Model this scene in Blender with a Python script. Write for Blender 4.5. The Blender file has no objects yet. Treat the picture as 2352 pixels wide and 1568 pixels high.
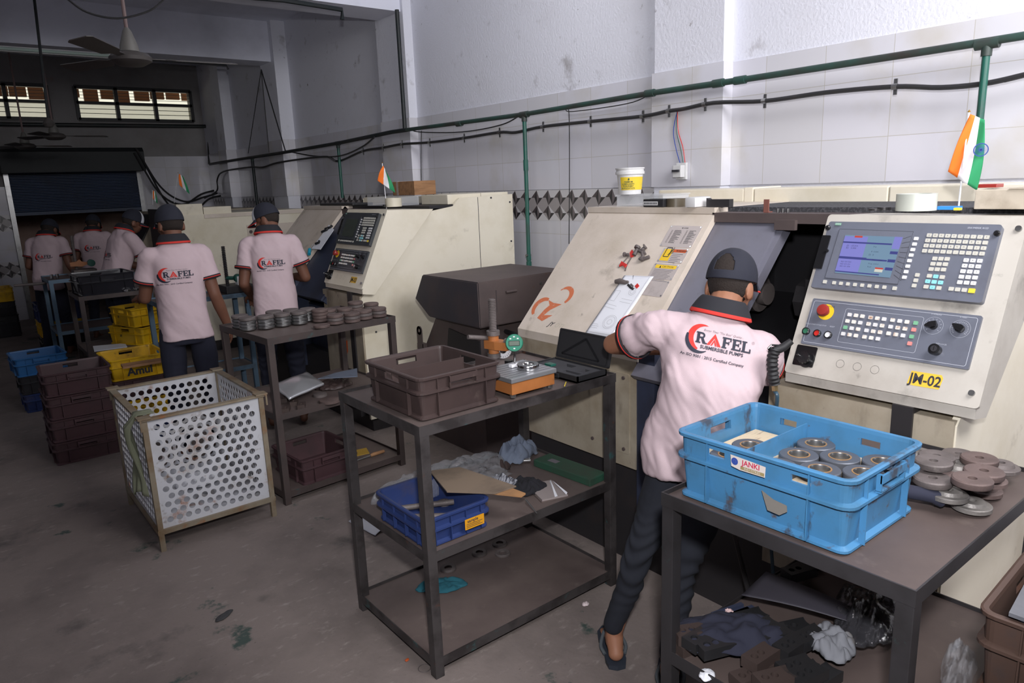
import bpy, bmesh, math, random
import numpy as np
from mathutils import Vector, Matrix, noise
from mathutils.bvhtree import BVHTree
random.seed(7)
PI = math.pi
S = bpy.context.scene
COL = S.collection
# ---------------------------------------------------------------- camera
def look(yaw, pit, rol):
    yaw, pit, rol = map(math.radians, (yaw, pit, rol))
    fw = Vector((math.sin(yaw)*math.cos(pit), math.cos(yaw)*math.cos(pit), math.sin(pit)))
    r0 = Vector((math.cos(yaw), -math.sin(yaw), 0)); u0 = r0.cross(fw)
    r = r0*math.cos(rol)+u0*math.sin(rol); u = -r0*math.sin(rol)+u0*math.cos(rol)
    return r, u, fw
cam = bpy.data.objects.new('camera', bpy.data.cameras.new('camera')); COL.objects.link(cam)
r_, u_, f_ = look(38.35, -12.4957, -2.1957)
CAM = Vector((0, 0, 1.7))
cam.matrix_world = Matrix(((r_.x, u_.x, -f_.x, 0), (r_.y, u_.y, -f_.y, 0), (r_.z, u_.z, -f_.z, 1.7), (0, 0, 0, 1)))
cam.data.sensor_width = 36; cam.data.lens = 25.265; cam.data.clip_start = .05; cam.data.clip_end = 100
S.camera = cam
# ---------------------------------------------------------------- view and light
S.view_settings.view_transform = 'Standard'; S.view_settings.look = 'None'
S.view_settings.gamma = 1; S.view_settings.use_curve_mapping = False
S.view_settings.exposure = 0.32
W = bpy.data.worlds.new('world'); S.world = W; W.use_nodes = True
bg = W.node_tree.nodes['Background']; bg.inputs[0].default_value = (.93, .9, .74, 1); bg.inputs[1].default_value = 1.1
def area(name, loc, target, sx, sy, power, col=(1, 1, 1)):
    l = bpy.data.lights.new(name, 'AREA'); l.shape = 'RECTANGLE'; l.size = sx; l.size_y = sy; l.energy = power; l.color = col
    o = bpy.data.objects.new(name, l); COL.objects.link(o); o.location = loc
    o.rotation_euler = (Vector(target)-Vector(loc)).to_track_quat('-Z', 'Y').to_euler(); return o
area('bounced_flash_light', (1.9, -.5, 3.35), (2.6, 2.4, 1.2), 1.6, 1.2, 80, (1, .975, .985))
sl = bpy.data.lights.new('camera_flash_light', 'SPOT'); sl.energy = 180; sl.spot_size = math.radians(84); sl.spot_blend = .45; sl.shadow_soft_size = .05; sl.color = (.98, .97, 1)
so_ = bpy.data.objects.new('camera_flash_light', sl); COL.objects.link(so_); so_.location = (.02, -.06, 1.98); so_.rotation_euler = (Vector((2.5, 2.2, 1.25))-so_.location).to_track_quat('-Z', 'Y').to_euler()
area('wall_fill_light', (2.6, -1.2, 2.9), (3.7, 1.8, 2.5), 1.2, 1.2, 10, (.97, .98, 1)).data.spread = math.radians(80)  # unseen fill lamp added to brighten the right wall
area('ceiling_fill_light', (2.5, 3.7, 3.6), (2.7, 5.4, 1.3), 1.2, 1.2, 14, (.98, .98, 1))  # unseen area fill added under the ceiling, standing in for bounced flash
area('tube_light_back', (-.6, 6.0, 3.1), (.4, 6.4, 0), 1.2, .06, 2, (.9, .95, 1))
# ---------------------------------------------------------------- helpers
def tag(o, label=None, cat=None, group=None, kind=None):
    if label: o['label'] = label
    if cat: o['category'] = cat
    if group: o['group'] = group
    if kind: o['kind'] = kind
    return o
def thing(name, label, cat, loc=(0, 0, 0), group=None, rz=0):
    o = bpy.data.objects.new(name, None); COL.objects.link(o); o.empty_display_size = .1
    o.location = loc; o.rotation_euler = (0, 0, rz)
    return tag(o, label, cat, group)
def obj(name, bm, mats, parent=None, smooth=False, local=False):
    """one mesh object; vertices are in world coordinates unless local=True"""
    if isinstance(bm, bpy.types.Mesh): me = bm
    else:
        me = bpy.data.meshes.new(name); bm.to_mesh(me); bm.free()
    if not isinstance(mats, (list, tuple)): mats = [mats]
    if not me.materials:
        for m in mats: me.materials.append(m)
    if smooth:
        me.polygons.foreach_set('use_smooth', [True]*len(me.polygons))
        if smooth != 'all' and hasattr(me, 'set_sharp_from_angle'): me.set_sharp_from_angle(angle=math.radians(38))
    o = bpy.data.objects.new(name, me); COL.objects.link(o)
    if parent:
        o.parent = parent
        if not local:
            p = parent
            while p.parent: p = p.parent
            if parent.parent is None:
                o.matrix_parent_inverse = (Matrix.Translation(p.location) @ Matrix.Rotation(p.rotation_euler.z, 4, 'Z')).inverted()
    return o
def kids(o): return [c for c in bpy.data.objects if c.parent == o]
CH = {}
def copy_tree(o, parent=None, chmap=None):
    if chmap is None:
        chmap = {}
        for c in bpy.data.objects:
            if c.parent: chmap.setdefault(c.parent.name, []).append(c)
    c = o.copy(); COL.objects.link(c)
    if parent: c.parent = parent
    for ch in chmap.get(o.name, []): copy_tree(ch, c, chmap)
    return c
def place(o, loc, rz=0, label=None, group=None, rx=0, ry=0):
    o.location = loc; o.rotation_euler = (rx, ry, rz)
    if label: o['label'] = label
    if group: o['group'] = group
    return o
def B(): return bmesh.new()
def V(*a): return Vector(a)
def poly(bm, pts, mi=0):
    try: f = bm.faces.new([bm.verts.new(p) for p in pts]); f.material_index = mi; return f
    except ValueError: return None
def box(bm, x0, x1, y0, y1, z0, z1, mi=0, M=None, bev=0):
    vs = [Vector((x, y, z)) for x in (x0, x1) for y in (y0, y1) for z in (z0, z1)]
    if M is not None: vs = [M @ v for v in vs]
    b = [bm.verts.new(v) for v in vs]; fs = []
    for q in ((0, 1, 3, 2), (4, 6, 7, 5), (0, 4, 5, 1), (2, 3, 7, 6), (0, 2, 6, 4), (1, 5, 7, 3)):
        f = bm.faces.new([b[i] for i in q]); f.material_index = mi; fs.append(f)
    if bev:
        es = list({e for f in fs for e in f.edges})
        r = bmesh.ops.bevel(bm, geom=es, offset=bev, segments=2, affect='EDGES', profile=.6)
        for f in r['faces']: f.material_index = mi
    return bm
def frame(d, up=None):
    d = Vector(d).normalized(); up = Vector(up) if up is not None else (Vector((0, 0, 1)) if abs(d.z) < .95 else Vector((1, 0, 0)))
    a = up.cross(d).normalized(); b = d.cross(a).normalized(); return a, b
def ringfaces(bm, A, Bv, mi=0):
    n = len(A)
    for i in range(n):
        try: f = bm.faces.new((A[i], A[(i+1) % n], Bv[(i+1) % n], Bv[i])); f.material_index = mi
        except ValueError: pass
def tube(bm, pts, r, seg=10, mi=0, caps=True, closed=False):
    pts = [Vector(p) for p in pts]; n = len(pts); rr = r if isinstance(r, (list, tuple)) else [r]*n
    rings = []; a = None
    for i, p in enumerate(pts):
        if closed: d = pts[(i+1) % n]-pts[i-1]
        else: d = pts[min(i+1, n-1)]-pts[max(i-1, 0)]
        if d.length < 1e-9: d = Vector((0, 0, 1))
        d.normalize()
        if a is None: a, b = frame(d)
        else:
            a = (a-d*a.dot(d)); a = a.normalized() if a.length > 1e-6 else frame(d)[0]; b = d.cross(a)
        rings.append([bm.verts.new(p+(a*math.cos(t)+b*math.sin(t))*rr[i]) for t in [2*PI*k/seg for k in range(seg)]])
    for i in range(n-1): ringfaces(bm, rings[i], rings[i+1], mi)
    if closed: ringfaces(bm, rings[-1], rings[0], mi)
    elif caps:
        for R, rev in ((rings[0], 1), (rings[-1], 0)):
            f = bm.faces.new(R[::-1] if rev else R); f.material_index = mi
    return bm
def cyl(bm, p0, p1, r, seg=16, mi=0, r1=None): return tube(bm, [p0, p1], [r, r if r1 is None else r1], seg, mi)
def lathe(bm, prof, seg=24, M=None, mi=0, mis=None):
    """profile list of (radius, z); closed where radius is 0"""
    M = M or Matrix.Identity(4); rings = []
    for (r, z) in prof:
        if r < 1e-6: rings.append([bm.verts.new(M @ Vector((0, 0, z)))])
        else: rings.append([bm.verts.new(M @ Vector((r*math.cos(2*PI*k/seg), r*math.sin(2*PI*k/seg), z))) for k in range(seg)])
    for i in range(len(rings)-1):
        A, C = rings[i], rings[i+1]; m = mis[i] if mis else mi
        for k in range(seg):
            k2 = (k+1) % seg
            if len(A) == 1 and len(C) == 1: continue
            vs = (A[0], C[k2], C[k]) if len(A) == 1 else ((A[k], A[k2], C[0]) if len(C) == 1 else (A[k], A[k2], C[k2], C[k]))
            f = bm.faces.new(vs); f.material_index = m
    return bm
def prism(bm, pts, axis, a0, a1, mi=0):
    """polygon pts (2D) extruded along axis between a0 and a1"""
    def P(p, a): return {'x': (a, p[0], p[1]), 'y': (p[0], a, p[1]), 'z': (p[0], p[1], a)}[axis]
    A = [bm.verts.new(P(p, a0)) for p in pts]; C = [bm.verts.new(P(p, a1)) for p in pts]
    f = bm.faces.new(A); f.material_index = mi; f = bm.faces.new(C[::-1]); f.material_index = mi
    ringfaces(bm, A, C, mi); return bm
def fixn(bm): bmesh.ops.recalc_face_normals(bm, faces=bm.faces); return bm
def TR(loc, rz=0, rx=0, ry=0, s=1): return Matrix.Translation(loc) @ Matrix.Rotation(rz, 4, 'Z') @ Matrix.Rotation(ry, 4, 'Y') @ Matrix.Rotation(rx, 4, 'X') @ Matrix.Scale(s, 4)
def xf(bm, M): bmesh.ops.transform(bm, matrix=M, verts=bm.verts); return bm
def gridwall(bm, fn, us, vs, holes, t, mi=0):
    """slab with rectangular holes; fn(u, v, n) -> point; holes = (u0,u1,v0,v1)"""
    us = sorted(set(us) | {h[0] for h in holes} | {h[1] for h in holes}); vs = sorted(set(vs) | {h[2] for h in holes} | {h[3] for h in holes})
    nu, nv = len(us)-1, len(vs)-1
    def solid(i, j):
        if not (0 <= i < nu and 0 <= j < nv): return False
        cu, cv = (us[i]+us[i+1])/2, (vs[j]+vs[j+1])/2
        return not any(h[0] < cu < h[1] and h[2] < cv < h[3] for h in holes)
    c = {}
    def v(i, j, k):
        if (i, j, k) not in c: c[i, j, k] = bm.verts.new(fn(us[i], vs[j], t*k))
        return c[i, j, k]
    def F(*q):
        f = bm.faces.new([v(*x) for x in q]); f.material_index = mi
    for i in range(nu):
        for j in range(nv):
            if not solid(i, j): continue
            F((i, j, 0), (i, j+1, 0), (i+1, j+1, 0), (i+1, j, 0)); F((i, j, 1), (i+1, j, 1), (i+1, j+1, 1), (i, j+1, 1))
            if not solid(i-1, j): F((i, j, 0), (i, j, 1), (i, j+1, 1), (i, j+1, 0))
            if not solid(i+1, j): F((i+1, j, 0), (i+1, j+1, 0), (i+1, j+1, 1), (i+1, j, 1))
            if not solid(i, j-1): F((i, j, 0), (i+1, j, 0), (i+1, j, 1), (i, j, 1))
            if not solid(i, j+1): F((i, j+1, 0), (i, j+1, 1), (i+1, j+1, 1), (i+1, j+1, 0))
    return bm
def spline(pts, n=8):
    pts = [Vector(p) for p in pts]; out = []
    P = [pts[0]*2-pts[1]]+pts+[pts[-1]*2-pts[-2]]
    for i in range(1, len(P)-2):
        a, b, c, d = P[i-1:i+3]
        for k in range(n):
            t = k/n; out.append(.5*((2*b)+(c-a)*t+(2*a-5*b+4*c-d)*t*t+(3*b-a-3*c+d)*t**3))
    return out+[pts[-1]]
# ---------------------------------------------------------------- materials
def srgb(r, g, b): return tuple((c/255/12.92 if c/255 <= .04045 else ((c/255+.055)/1.055)**2.4) for c in (r, g, b))
def mat(name, col, rough=.5, metal=0, dirt=None, bump=0, bscale=40, spec=.5, alpha=1, emis=None, es=0, trans=0, coat=0, scratch=None):
    """dirt: list of (colour, scale, amount 0..1, edge, stretch)"""
    m = bpy.data.materials.new(name); m.use_nodes = True; nt = m.node_tree; N = nt.nodes; L = nt.links
    p = N['Principled BSDF']; p.inputs['Roughness'].default_value = rough; p.inputs['Metallic'].default_value = metal
    p.inputs['Specular IOR Level'].default_value = spec; p.inputs['Base Color'].default_value = (*col, 1)
    if alpha < 1: p.inputs['Alpha'].default_value = alpha
    if trans: p.inputs['Transmission Weight'].default_value = trans
    if coat: p.inputs['Coat Weight'].default_value = coat
    if emis: p.inputs['Emission Color'].default_value = (*emis, 1); p.inputs['Emission Strength'].default_value = es
    tc = N.new('ShaderNodeTexCoord'); last = None
    for i, d in enumerate(dirt or []):
        dc, sc, am, ed = d[:4]; st = d[4] if len(d) > 4 else (1, 1, 1)
        mp = N.new('ShaderNodeMapping'); mp.inputs['Scale'].default_value = st; mp.inputs['Location'].default_value = (i*3.3, i*1.7, i*5.1); L.new(tc.outputs['Object'], mp.inputs[0])
        nz = N.new('ShaderNodeTexNoise'); nz.inputs['Scale'].default_value = sc; nz.inputs['Detail'].default_value = 7; nz.inputs['Roughness'].default_value = .62; L.new(mp.outputs[0], nz.inputs['Vector'])
        rp = N.new('ShaderNodeValToRGB'); lo = .62-am*.42; rp.color_ramp.elements[0].position = lo; rp.color_ramp.elements[1].position = min(1, lo+ed)
        L.new(nz.outputs['Fac'], rp.inputs[0])
        mx = N.new('ShaderNodeMix'); mx.data_type = 'RGBA'; L.new(rp.outputs[0], mx.inputs[0])
        if last is None: mx.inputs[6].default_value = (*col, 1)
        else: L.new(last, mx.inputs[6])
        mx.inputs[7].default_value = (*dc, 1); last = mx.outputs[2]
    if last is not None: L.new(last, p.inputs['Base Color'])
    if bump:
        nb = N.new('ShaderNodeTexNoise'); nb.inputs['Scale'].default_value = bscale; nb.inputs['Detail'].default_value = 5; L.new(tc.outputs['Object'], nb.inputs['Vector'])
        bp = N.new('ShaderNodeBump'); bp.inputs['Strength'].default_value = bump; bp.inputs['Distance'].default_value = .01; L.new(nb.outputs['Fac'], bp.inputs['Height']); L.new(bp.outputs[0], p.inputs['Normal'])
    m['last'] = 0
    return m
C_ = srgb
M = {}
M['floor'] = mat('concrete', C_(130, 119, 114), .8, dirt=[(C_(104, 95, 91), 2.2, .38, .3), (C_(156, 148, 142), 15, .08, .2, (1, 2, 1)), (C_(62, 60, 59), 1.5, .06, .12), (C_(64, 78, 73), 3.1, -.05, .04), (C_(60, 54, 52), 45, -.05, .1, (1, 3, 1))], bump=.25, bscale=30)
M['plaster'] = mat('plaster', C_(226, 227, 236), .85, dirt=[(C_(210, 209, 214), 1.3, .2, .4), (C_(140, 134, 132), 4.5, .02, .22), (C_(120, 112, 110), 14, -.12, .1)], bump=.35, bscale=60)
M['ceil'] = mat('ceiling_paint', C_(232, 234, 246), .9, dirt=[(C_(194, 196, 206), 1.2, .4, .4)])
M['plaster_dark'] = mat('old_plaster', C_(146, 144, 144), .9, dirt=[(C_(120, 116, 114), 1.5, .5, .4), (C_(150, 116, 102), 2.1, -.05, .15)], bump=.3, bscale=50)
def tile_mat():
    m = mat('white_tiles', C_(214, 213, 220), .16, spec=.45)
    nt = m.node_tree; N = nt.nodes; L = nt.links; p = N['Principled BSDF']
    g = N.new('ShaderNodeNewGeometry'); s = N.new('ShaderNodeSeparateXYZ'); L.new(g.outputs['Position'], s.inputs[0])
    c = N.new('ShaderNodeCombineXYZ'); ad = N.new('ShaderNodeMath'); ad.operation = 'ADD'; L.new(s.outputs[0], ad.inputs[0]); L.new(s.outputs[1], ad.inputs[1])
    a2 = N.new('ShaderNodeMath'); a2.operation = 'ADD'; a2.inputs[1].default_value = -5.77+.341*20; L.new(ad.outputs[0], a2.inputs[0])
    a3 = N.new('ShaderNodeMath'); a3.operation = 'ADD'; a3.inputs[1].default_value = -1.851+.276*10; L.new(s.outputs[2], a3.inputs[0])
    L.new(a2.outputs[0], c.inputs[0]); L.new(a3.outputs[0], c.inputs[1])
    b = N.new('ShaderNodeTexBrick'); b.offset = 0; b.inputs['Scale'].default_value = 1; b.inputs['Brick Width'].default_value = .341; b.inputs['Row Height'].default_value = .276
    b.inputs['Mortar Size'].default_value = .0016; b.inputs['Mortar Smooth'].default_value = .1
    b.inputs['Color1'].default_value = (*C_(218, 217, 226), 1); b.inputs['Color2'].default_value = (*C_(210, 209, 214), 1); b.inputs['Mortar'].default_value = (*C_(188, 184, 178), 1)
    L.new(c.outputs[0], b.inputs['Vector'])
    nz = N.new('ShaderNodeTexNoise'); nz.inputs['Scale'].default_value = 2.3; nz.inputs['Detail'].default_value = 6; L.new(g.outputs['Position'], nz.inputs['Vector'])
    rp = N.new('ShaderNodeValToRGB'); rp.color_ramp.elements[0].position = .55; rp.color_ramp.elements[1].position = .85; L.new(nz.outputs['Fac'], rp.inputs[0])
    mx = N.new('ShaderNodeMix'); mx.data_type = 'RGBA'; L.new(rp.outputs[0], mx.inputs[0]); L.new(b.outputs['Color'], mx.inputs[6]); mx.inputs[7].default_value = (*C_(196, 190, 178), 1)
    L.new(mx.outputs[2], p.inputs['Base Color']); return m
M['tile'] = tile_mat()
CREAM = C_(214, 202, 189)
M['cream'] = mat('cream_machine_paint', CREAM, .42, dirt=[(C_(184, 171, 152), 2.4, .4, .35), (C_(120, 110, 94), 5, .04, .25), (C_(70, 64, 56), 16, -.1, .2)], bump=.05, bscale=120)
M['cream_light'] = mat('light_cream_paint', C_(232, 225, 207), .42, dirt=[(C_(208, 198, 172), 2.0, .45, .35), (C_(150, 138, 116), 5, .0, .25)])
M['cream_dirty'] = mat('oily_cream_paint', C_(176, 166, 148), .45, dirt=[(C_(140, 126, 104), 3, .5, .3), (C_(92, 84, 72), 6, .12, .25, (1, 1, .35)), (C_(46, 42, 38), 14, -.08, .15)])
M['panel_frame'] = mat('control_housing_paint', C_(190, 185, 176), .45, dirt=[(C_(156, 148, 138), 3.2, .4, .35), (C_(110, 106, 100), 6, .15, .25), (C_(60, 58, 56), 10, -.03, .2)])
M['door_grey'] = mat('grey_door_paint', C_(112, 112, 124), .38, dirt=[(C_(90, 84, 86), 2, .4, .4), (C_(70, 62, 60), 8, -.02, .2)])
M['navy_steel'] = mat('navy_steel', C_(52, 58, 78), .45, dirt=[(C_(40, 40, 48), 4, .3, .3)])
M['dark'] = mat('dark_interior', C_(34, 33, 36), .5, dirt=[(C_(24, 22, 22), 3, .4, .3)])
M['plinth'] = mat('dark_plinth', C_(44, 42, 44), .5, dirt=[(C_(58, 50, 48), 6, .2, .3)])
M['brown'] = mat('dusty_brown_steel', C_(92, 80, 78), .6, dirt=[(C_(70, 62, 62), 3, .5, .4), (C_(96, 66, 50), 9, -.03, .2)])
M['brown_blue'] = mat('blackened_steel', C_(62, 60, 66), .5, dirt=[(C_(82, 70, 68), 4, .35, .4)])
M['frame'] = mat('dusty_dark_steel', C_(78, 68, 66), .55, .2, dirt=[(C_(56, 52, 52), 6, .4, .3), (C_(62, 88, 88), 11, -.02, .1), (C_(90, 70, 60), 20, -.02, .1)])
M['frame_teal'] = mat('worn_teal_steel', C_(70, 66, 66), .5, .2, dirt=[(C_(50, 46, 46), 9, .4, .15), (C_(60, 92, 92), 11, -.02, .08), (C_(90, 60, 48), 18, -.05, .1)])
M['frame_dark'] = mat('black_steel', C_(58, 56, 58), .45, .3, dirt=[(C_(40, 38, 38), 6, .4, .3), (C_(56, 82, 80), 14, -.05, .1)])
M['tray'] = mat('dusty_sheet', C_(104, 92, 88), .6, .1, dirt=[(C_(86, 74, 72), 4, .5, .35), (C_(122, 110, 104), 13, .05, .2)])
M['steel'] = mat('steel', C_(150, 150, 150), .3, .9, dirt=[(C_(90, 86, 84), 9, .2, .3)])
M['bright'] = mat('polished_steel', C_(200, 200, 200), .18, 1)
M['chrome'] = mat('chrome', C_(220, 220, 220), .08, 1)
M['iron'] = mat('cast_iron', C_(108, 100, 98), .6, .25, dirt=[(C_(82, 76, 74), 12, .4, .3), (C_(134, 126, 122), 30, .05, .2)], bump=.15, bscale=150)
M['iron_red'] = mat('reddish_cast_iron', C_(104, 88, 84), .65, .2, dirt=[(C_(84, 72, 70), 12, .4, .3)], bump=.15, bscale=150)
M['iron_lt'] = mat('light_cast_iron', C_(126, 122, 118), .5, .35, dirt=[(C_(96, 92, 90), 14, .4, .3)], bump=.15, bscale=150)
M['black'] = mat('black_plastic', C_(40, 40, 42), .45, dirt=[(C_(62, 58, 56), 9, .05, .3)])
M['rubber'] = mat('black_rubber', C_(34, 34, 36), .6)
M['cable'] = mat('black_cable', C_(42, 42, 44), .5, dirt=[(C_(70, 62, 58), 9, .1, .3)])
M['green'] = mat('green_pipe', C_(34, 92, 80), .4, dirt=[(C_(54, 62, 58), 5, .35, .3), (C_(70, 58, 54), 12, .02, .2)])
M['green_dirty'] = mat('dusty_green_pipe', C_(44, 78, 70), .5, dirt=[(C_(56, 52, 50), 4, .55, .3)])
M['pipe_dark'] = mat('dark_pipe', C_(30, 38, 40), .5, dirt=[(C_(48, 44, 44), 5, .4, .3)])
M['white'] = mat('white_plastic', C_(214, 214, 214), .4, dirt=[(C_(170, 166, 160), 8, .05, .3)])
M['paper'] = mat('paper', C_(232, 234, 240), .8)
M['red'] = mat('red_plastic', C_(200, 46, 40), .35)
M['redprint'] = mat('red_ink', C_(214, 48, 40), .7)
M['navyprint'] = mat('navy_ink', C_(34, 38, 54), .7)
M['grayprint'] = mat('grey_ink', C_(110, 106, 112), .7)
M['orange'] = mat('saffron_cloth', C_(240, 120, 34), .75)
M['flagwhite'] = mat('white_cloth', C_(228, 228, 232), .75)
M['flaggreen'] = mat('green_cloth', C_(40, 142, 92), .75)
M['blueink'] = mat('blue_ink', C_(44, 70, 150), .7)
M['yellow'] = mat('yellow_plastic', C_(214, 176, 30), .45, dirt=[(C_(150, 120, 30), 8, .1, .3)])
M['orange_paint'] = mat('orange_paint', C_(204, 92, 44), .6, dirt=[(C_(150, 110, 90), 18, .05, .2)])
M['wood'] = mat('dusty_wood', C_(164, 122, 84), .7, dirt=[(C_(120, 86, 60), 5, .4, .3, (1, 6, 6)), (C_(80, 62, 50), 12, .0, .2)])
M['card'] = mat('cardboard', C_(128, 112, 96), .85, dirt=[(C_(96, 84, 74), 5, .4, .3)])
M['card_orange'] = mat('brown_cardboard', C_(176, 130, 86), .85, dirt=[(C_(130, 100, 72), 6, .3, .3)])
M['glassclear'] = mat('clear_plastic', C_(225, 228, 232), .22, alpha=.3, spec=.7)
M['film'] = mat('plastic_film', C_(190, 192, 198), .08, alpha=.15, spec=1, bump=1.0, bscale=45)
M['film_dark'] = mat('dark_plastic_film', C_(60, 60, 64), .12, alpha=.62, spec=1, bump=1.0, bscale=30)
# ================================================================= SETTING
XW, YB, ZC = 3.75, 12.6, 3.7
def struct(name, bm, mats, parent=None, smooth=False):
    o = obj(name, fixn(bm) if not isinstance(bm, bpy.types.Mesh) else bm, mats, parent, smooth)
    if parent is None: o['kind'] = 'structure'
    return o
struct('floor', box(B(), -3.6, XW+.15, -2.5, 14.6, -.1, 0), M['floor'])
bm = B(); box(bm, -3.6, XW+.15, -2.5, YB+.2, ZC, ZC+.1); struct('ceiling', bm, M['ceil'])
bm = B(); box(bm, XW, XW+.15, -2.5, YB+.2, 0, ZC, 0); box(bm, XW, XW+.15, YB+.2, 14.6, 0, 2.5, 0); box(bm, XW-.012, XW, -2.5, 12.6, 0, 1.40, 1); box(bm, XW-.012, XW, -2.5, 12.6, 1.634, 2.322, 1)
struct('wall_right', bm, [M['plaster'], M['tile']])
bm = B(); box(bm, -3.75, -3.6, -2.5, YB+.2, 0, ZC); box(bm, -3.75, -3.6, YB+.2, 14.6, 0, 2.5); struct('wall_left', bm, M['plaster'])
struct('wall_front', box(B(), -3.6, XW, -2.65, -2.5, 0, ZC), M['plaster'])
# decorative diamond band
dm = [mat('band_'+n, c, .3) for n, c in (('black', C_(52, 50, 52)), ('grey', C_(110, 102, 104)), ('pale', C_(206, 204, 206)), ('mid', C_(160, 154, 154)), ('deep', C_(78, 70, 72)))]
def diamond_band(bm, y0, y1, zb, h, x, w=.134, axis='y'):
    n = int(round((y1-y0)/w))
    def P(a, b): return (x, a, b) if axis == 'y' else (a, x, b)
    for r in range(2):
        z0 = zb+r*h; z1 = z0+h; zm = (z0+z1)/2
        for i in range(n):
            l = y0+i*w; rr = l+w; c = l+w/2; a = .2*w
            T = lambda pts, m: poly(bm, [P(*q) for q in pts], m)
            T([(l, z0), (l, z1), (l+a, zm)], 0); T([(rr, z0), (rr-a, zm), (rr, z1)], 1)
            T([(l, z1), (rr, z1), (c, zm)], 2 if r else 3); T([(l, z0), (c, zm), (rr, z0)], 3 if r else 2)
            T([(l, z1), (c, zm), (l+a, zm)], 4); T([(l, z0), (l+a, zm), (c, zm)], 3)
            T([(rr, z1), (rr-a, zm), (c, zm)], 2); T([(rr, z0), (c, zm), (rr-a, zm)], 0)
    return bm
bm = diamond_band(B(), 2.6, 12.5, 1.40, .115, XW-.013)
tr = obj('trim_1', bm, dm); tr['kind'] = 'structure'
# back wall with windows and shutter opening
def bw(x, z, n): return (x, YB+n, z)
bm = B()
gridwall(bm, bw, [-3.6, .95, XW], [0, ZC], [(.97, 2.66, -1, 2.16), (1.985, 3.60, 2.835, 3.305), (.10, 1.64, 2.83, 3.30)], .2)
# the shutter opening reaches the floor
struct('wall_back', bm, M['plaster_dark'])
bm = B(); box(bm, -3.6, .955, YB-.02, YB, 0, 1.9, 0); box(bm, 2.67, XW, YB-.02, YB, 0, 2.3, 0)
struct('trim_2', bm, M['tile'])
bm = B()
for zz in (.62, 1.28):
    diamond_band(bm, .68, .948, zz, .115, YB-.022, axis='x')
o = obj('trim_3', bm, dm); o['kind'] = 'structure'
bm = B(); box(bm, -3.6, XW, 14.4, 14.6, 0, 2.5); box(bm, -3.6, XW, YB+.2, 14.4, 2.42, 2.5)
struct('wall_beyond_shutter', bm, mat('pinkish_plaster', C_(176, 150, 138), .85, dirt=[(C_(130, 92, 84), 1.2, .3, .3), (C_(96, 70, 66), 3, .02, .2)]))
# pillars and beams
def pillar(n, y0, y1, x0, zt=ZC):
    bm = B(); box(bm, x0, XW+.01, y0, y1, 0, zt, 0)
    box(bm, x0-.012, XW, y0-.012, y1+.012, 0, 1.40, 1); box(bm, x0-.012, XW, y0-.012, y1+.012, 1.634, 2.322, 1)
    struct('trim_%d' % n, bm, [M['plaster'], M['tile']])
pillar(4, 2.60, 3.10, 3.66); pillar(5, 6.04, 6.56, 3.66); pillar(6, 8.95, 9.42, 3.58); pillar(7, 11.15, 11.5, 3.6)
struct('trim_8', box(B(), -3.6, 3.68, 6.08, 6.50, 3.25, ZC), M['ceil'])
struct('trim_9', box(B(), -3.6, 3.60, 9.05, 9.40, 3.24, ZC), M['ceil'])
# windows
blk = mat('dark_window_steel', C_(40, 40, 42), .5)
frost = mat('frosted_louvre_glass', C_(226, 224, 190), .35, alpha=.42, spec=.6)
clearg = mat('dirty_window_glass', C_(120, 90, 60), .2, alpha=.15)
def window(n, x0, x1, z0, z1, bays):
    t = thing('window_%d' % n, None, None, (x0, YB, z0)); t['kind'] = 'structure'
    bm = B(); y0, y1 = YB-.03, YB+.05
    zm = z0+(z1-z0)*.52
    for a, b in ((x0-.02, x0+.03), (x1-.03, x1+.02)): box(bm, a, b, y0, y1, z0, z1)
    for a, b in ((z0-.02, z0+.03), (z1-.03, z1+.02), (zm-.02, zm+.02)): box(bm, x0, x1, y0, y1, a, b)
    for i in range(1, bays):
        c = x0+(x1-x0)*i/bays; box(bm, c-.025, c+.025, y0, y1, z0, z1)
    obj('window_frame', bm, blk, t)
    for i in range(bays):
        a = x0+(x1-x0)*i/bays+.025; b = x0+(x1-x0)*(i+1)/bays-.025
        bm = B()
        for k in range(3):
            zz = z0+.03+(zm-z0-.05)*k/3; h = (zm-z0-.05)/3
            Mx = TR((0, YB+.02, zz+h/2), rx=.25); box(bm, a, b, -.002, .002, -h/2, h/2, M=Mx)
        obj('louvre_pane', bm, frost, t)
        obj('upper_pane', box(B(), a, b, YB+.01, YB+.014, zm+.02, z1-.03), clearg, t)
        bm = B()
        for k in range(1, 3):
            zz = z0+.03+(zm-z0-.05)*k/3; box(bm, a, b, YB-.01, YB, zz-.004, zz+.004)
        for k in range(1, 4):
            zz = zm+.02+(z1-zm-.05)*k/4; box(bm, a, b, YB-.005, YB+.0, zz-.003, zz+.003)
        obj('window_bar', bm, blk, t)
window(1, 1.985, 3.60, 2.835, 3.305, 3); window(2, .10, 1.64, 2.83, 3.30, 3)
# what stands outside the high windows: a rusty eave and beams
bm = B(); rnd = random.Random(3)
for i in range(17):
    x = -.2+i*.24; box(bm, x, x+.13+rnd.random()*.1, 13.2, 13.26, 3.16+rnd.random()*.09, 3.68)
tag(obj('outdoor_awning', bm, mat('rusty_awning', C_(110, 66, 34), .8)), 'rusty brown slatted awning outside behind the high windows', 'awning')
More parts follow.
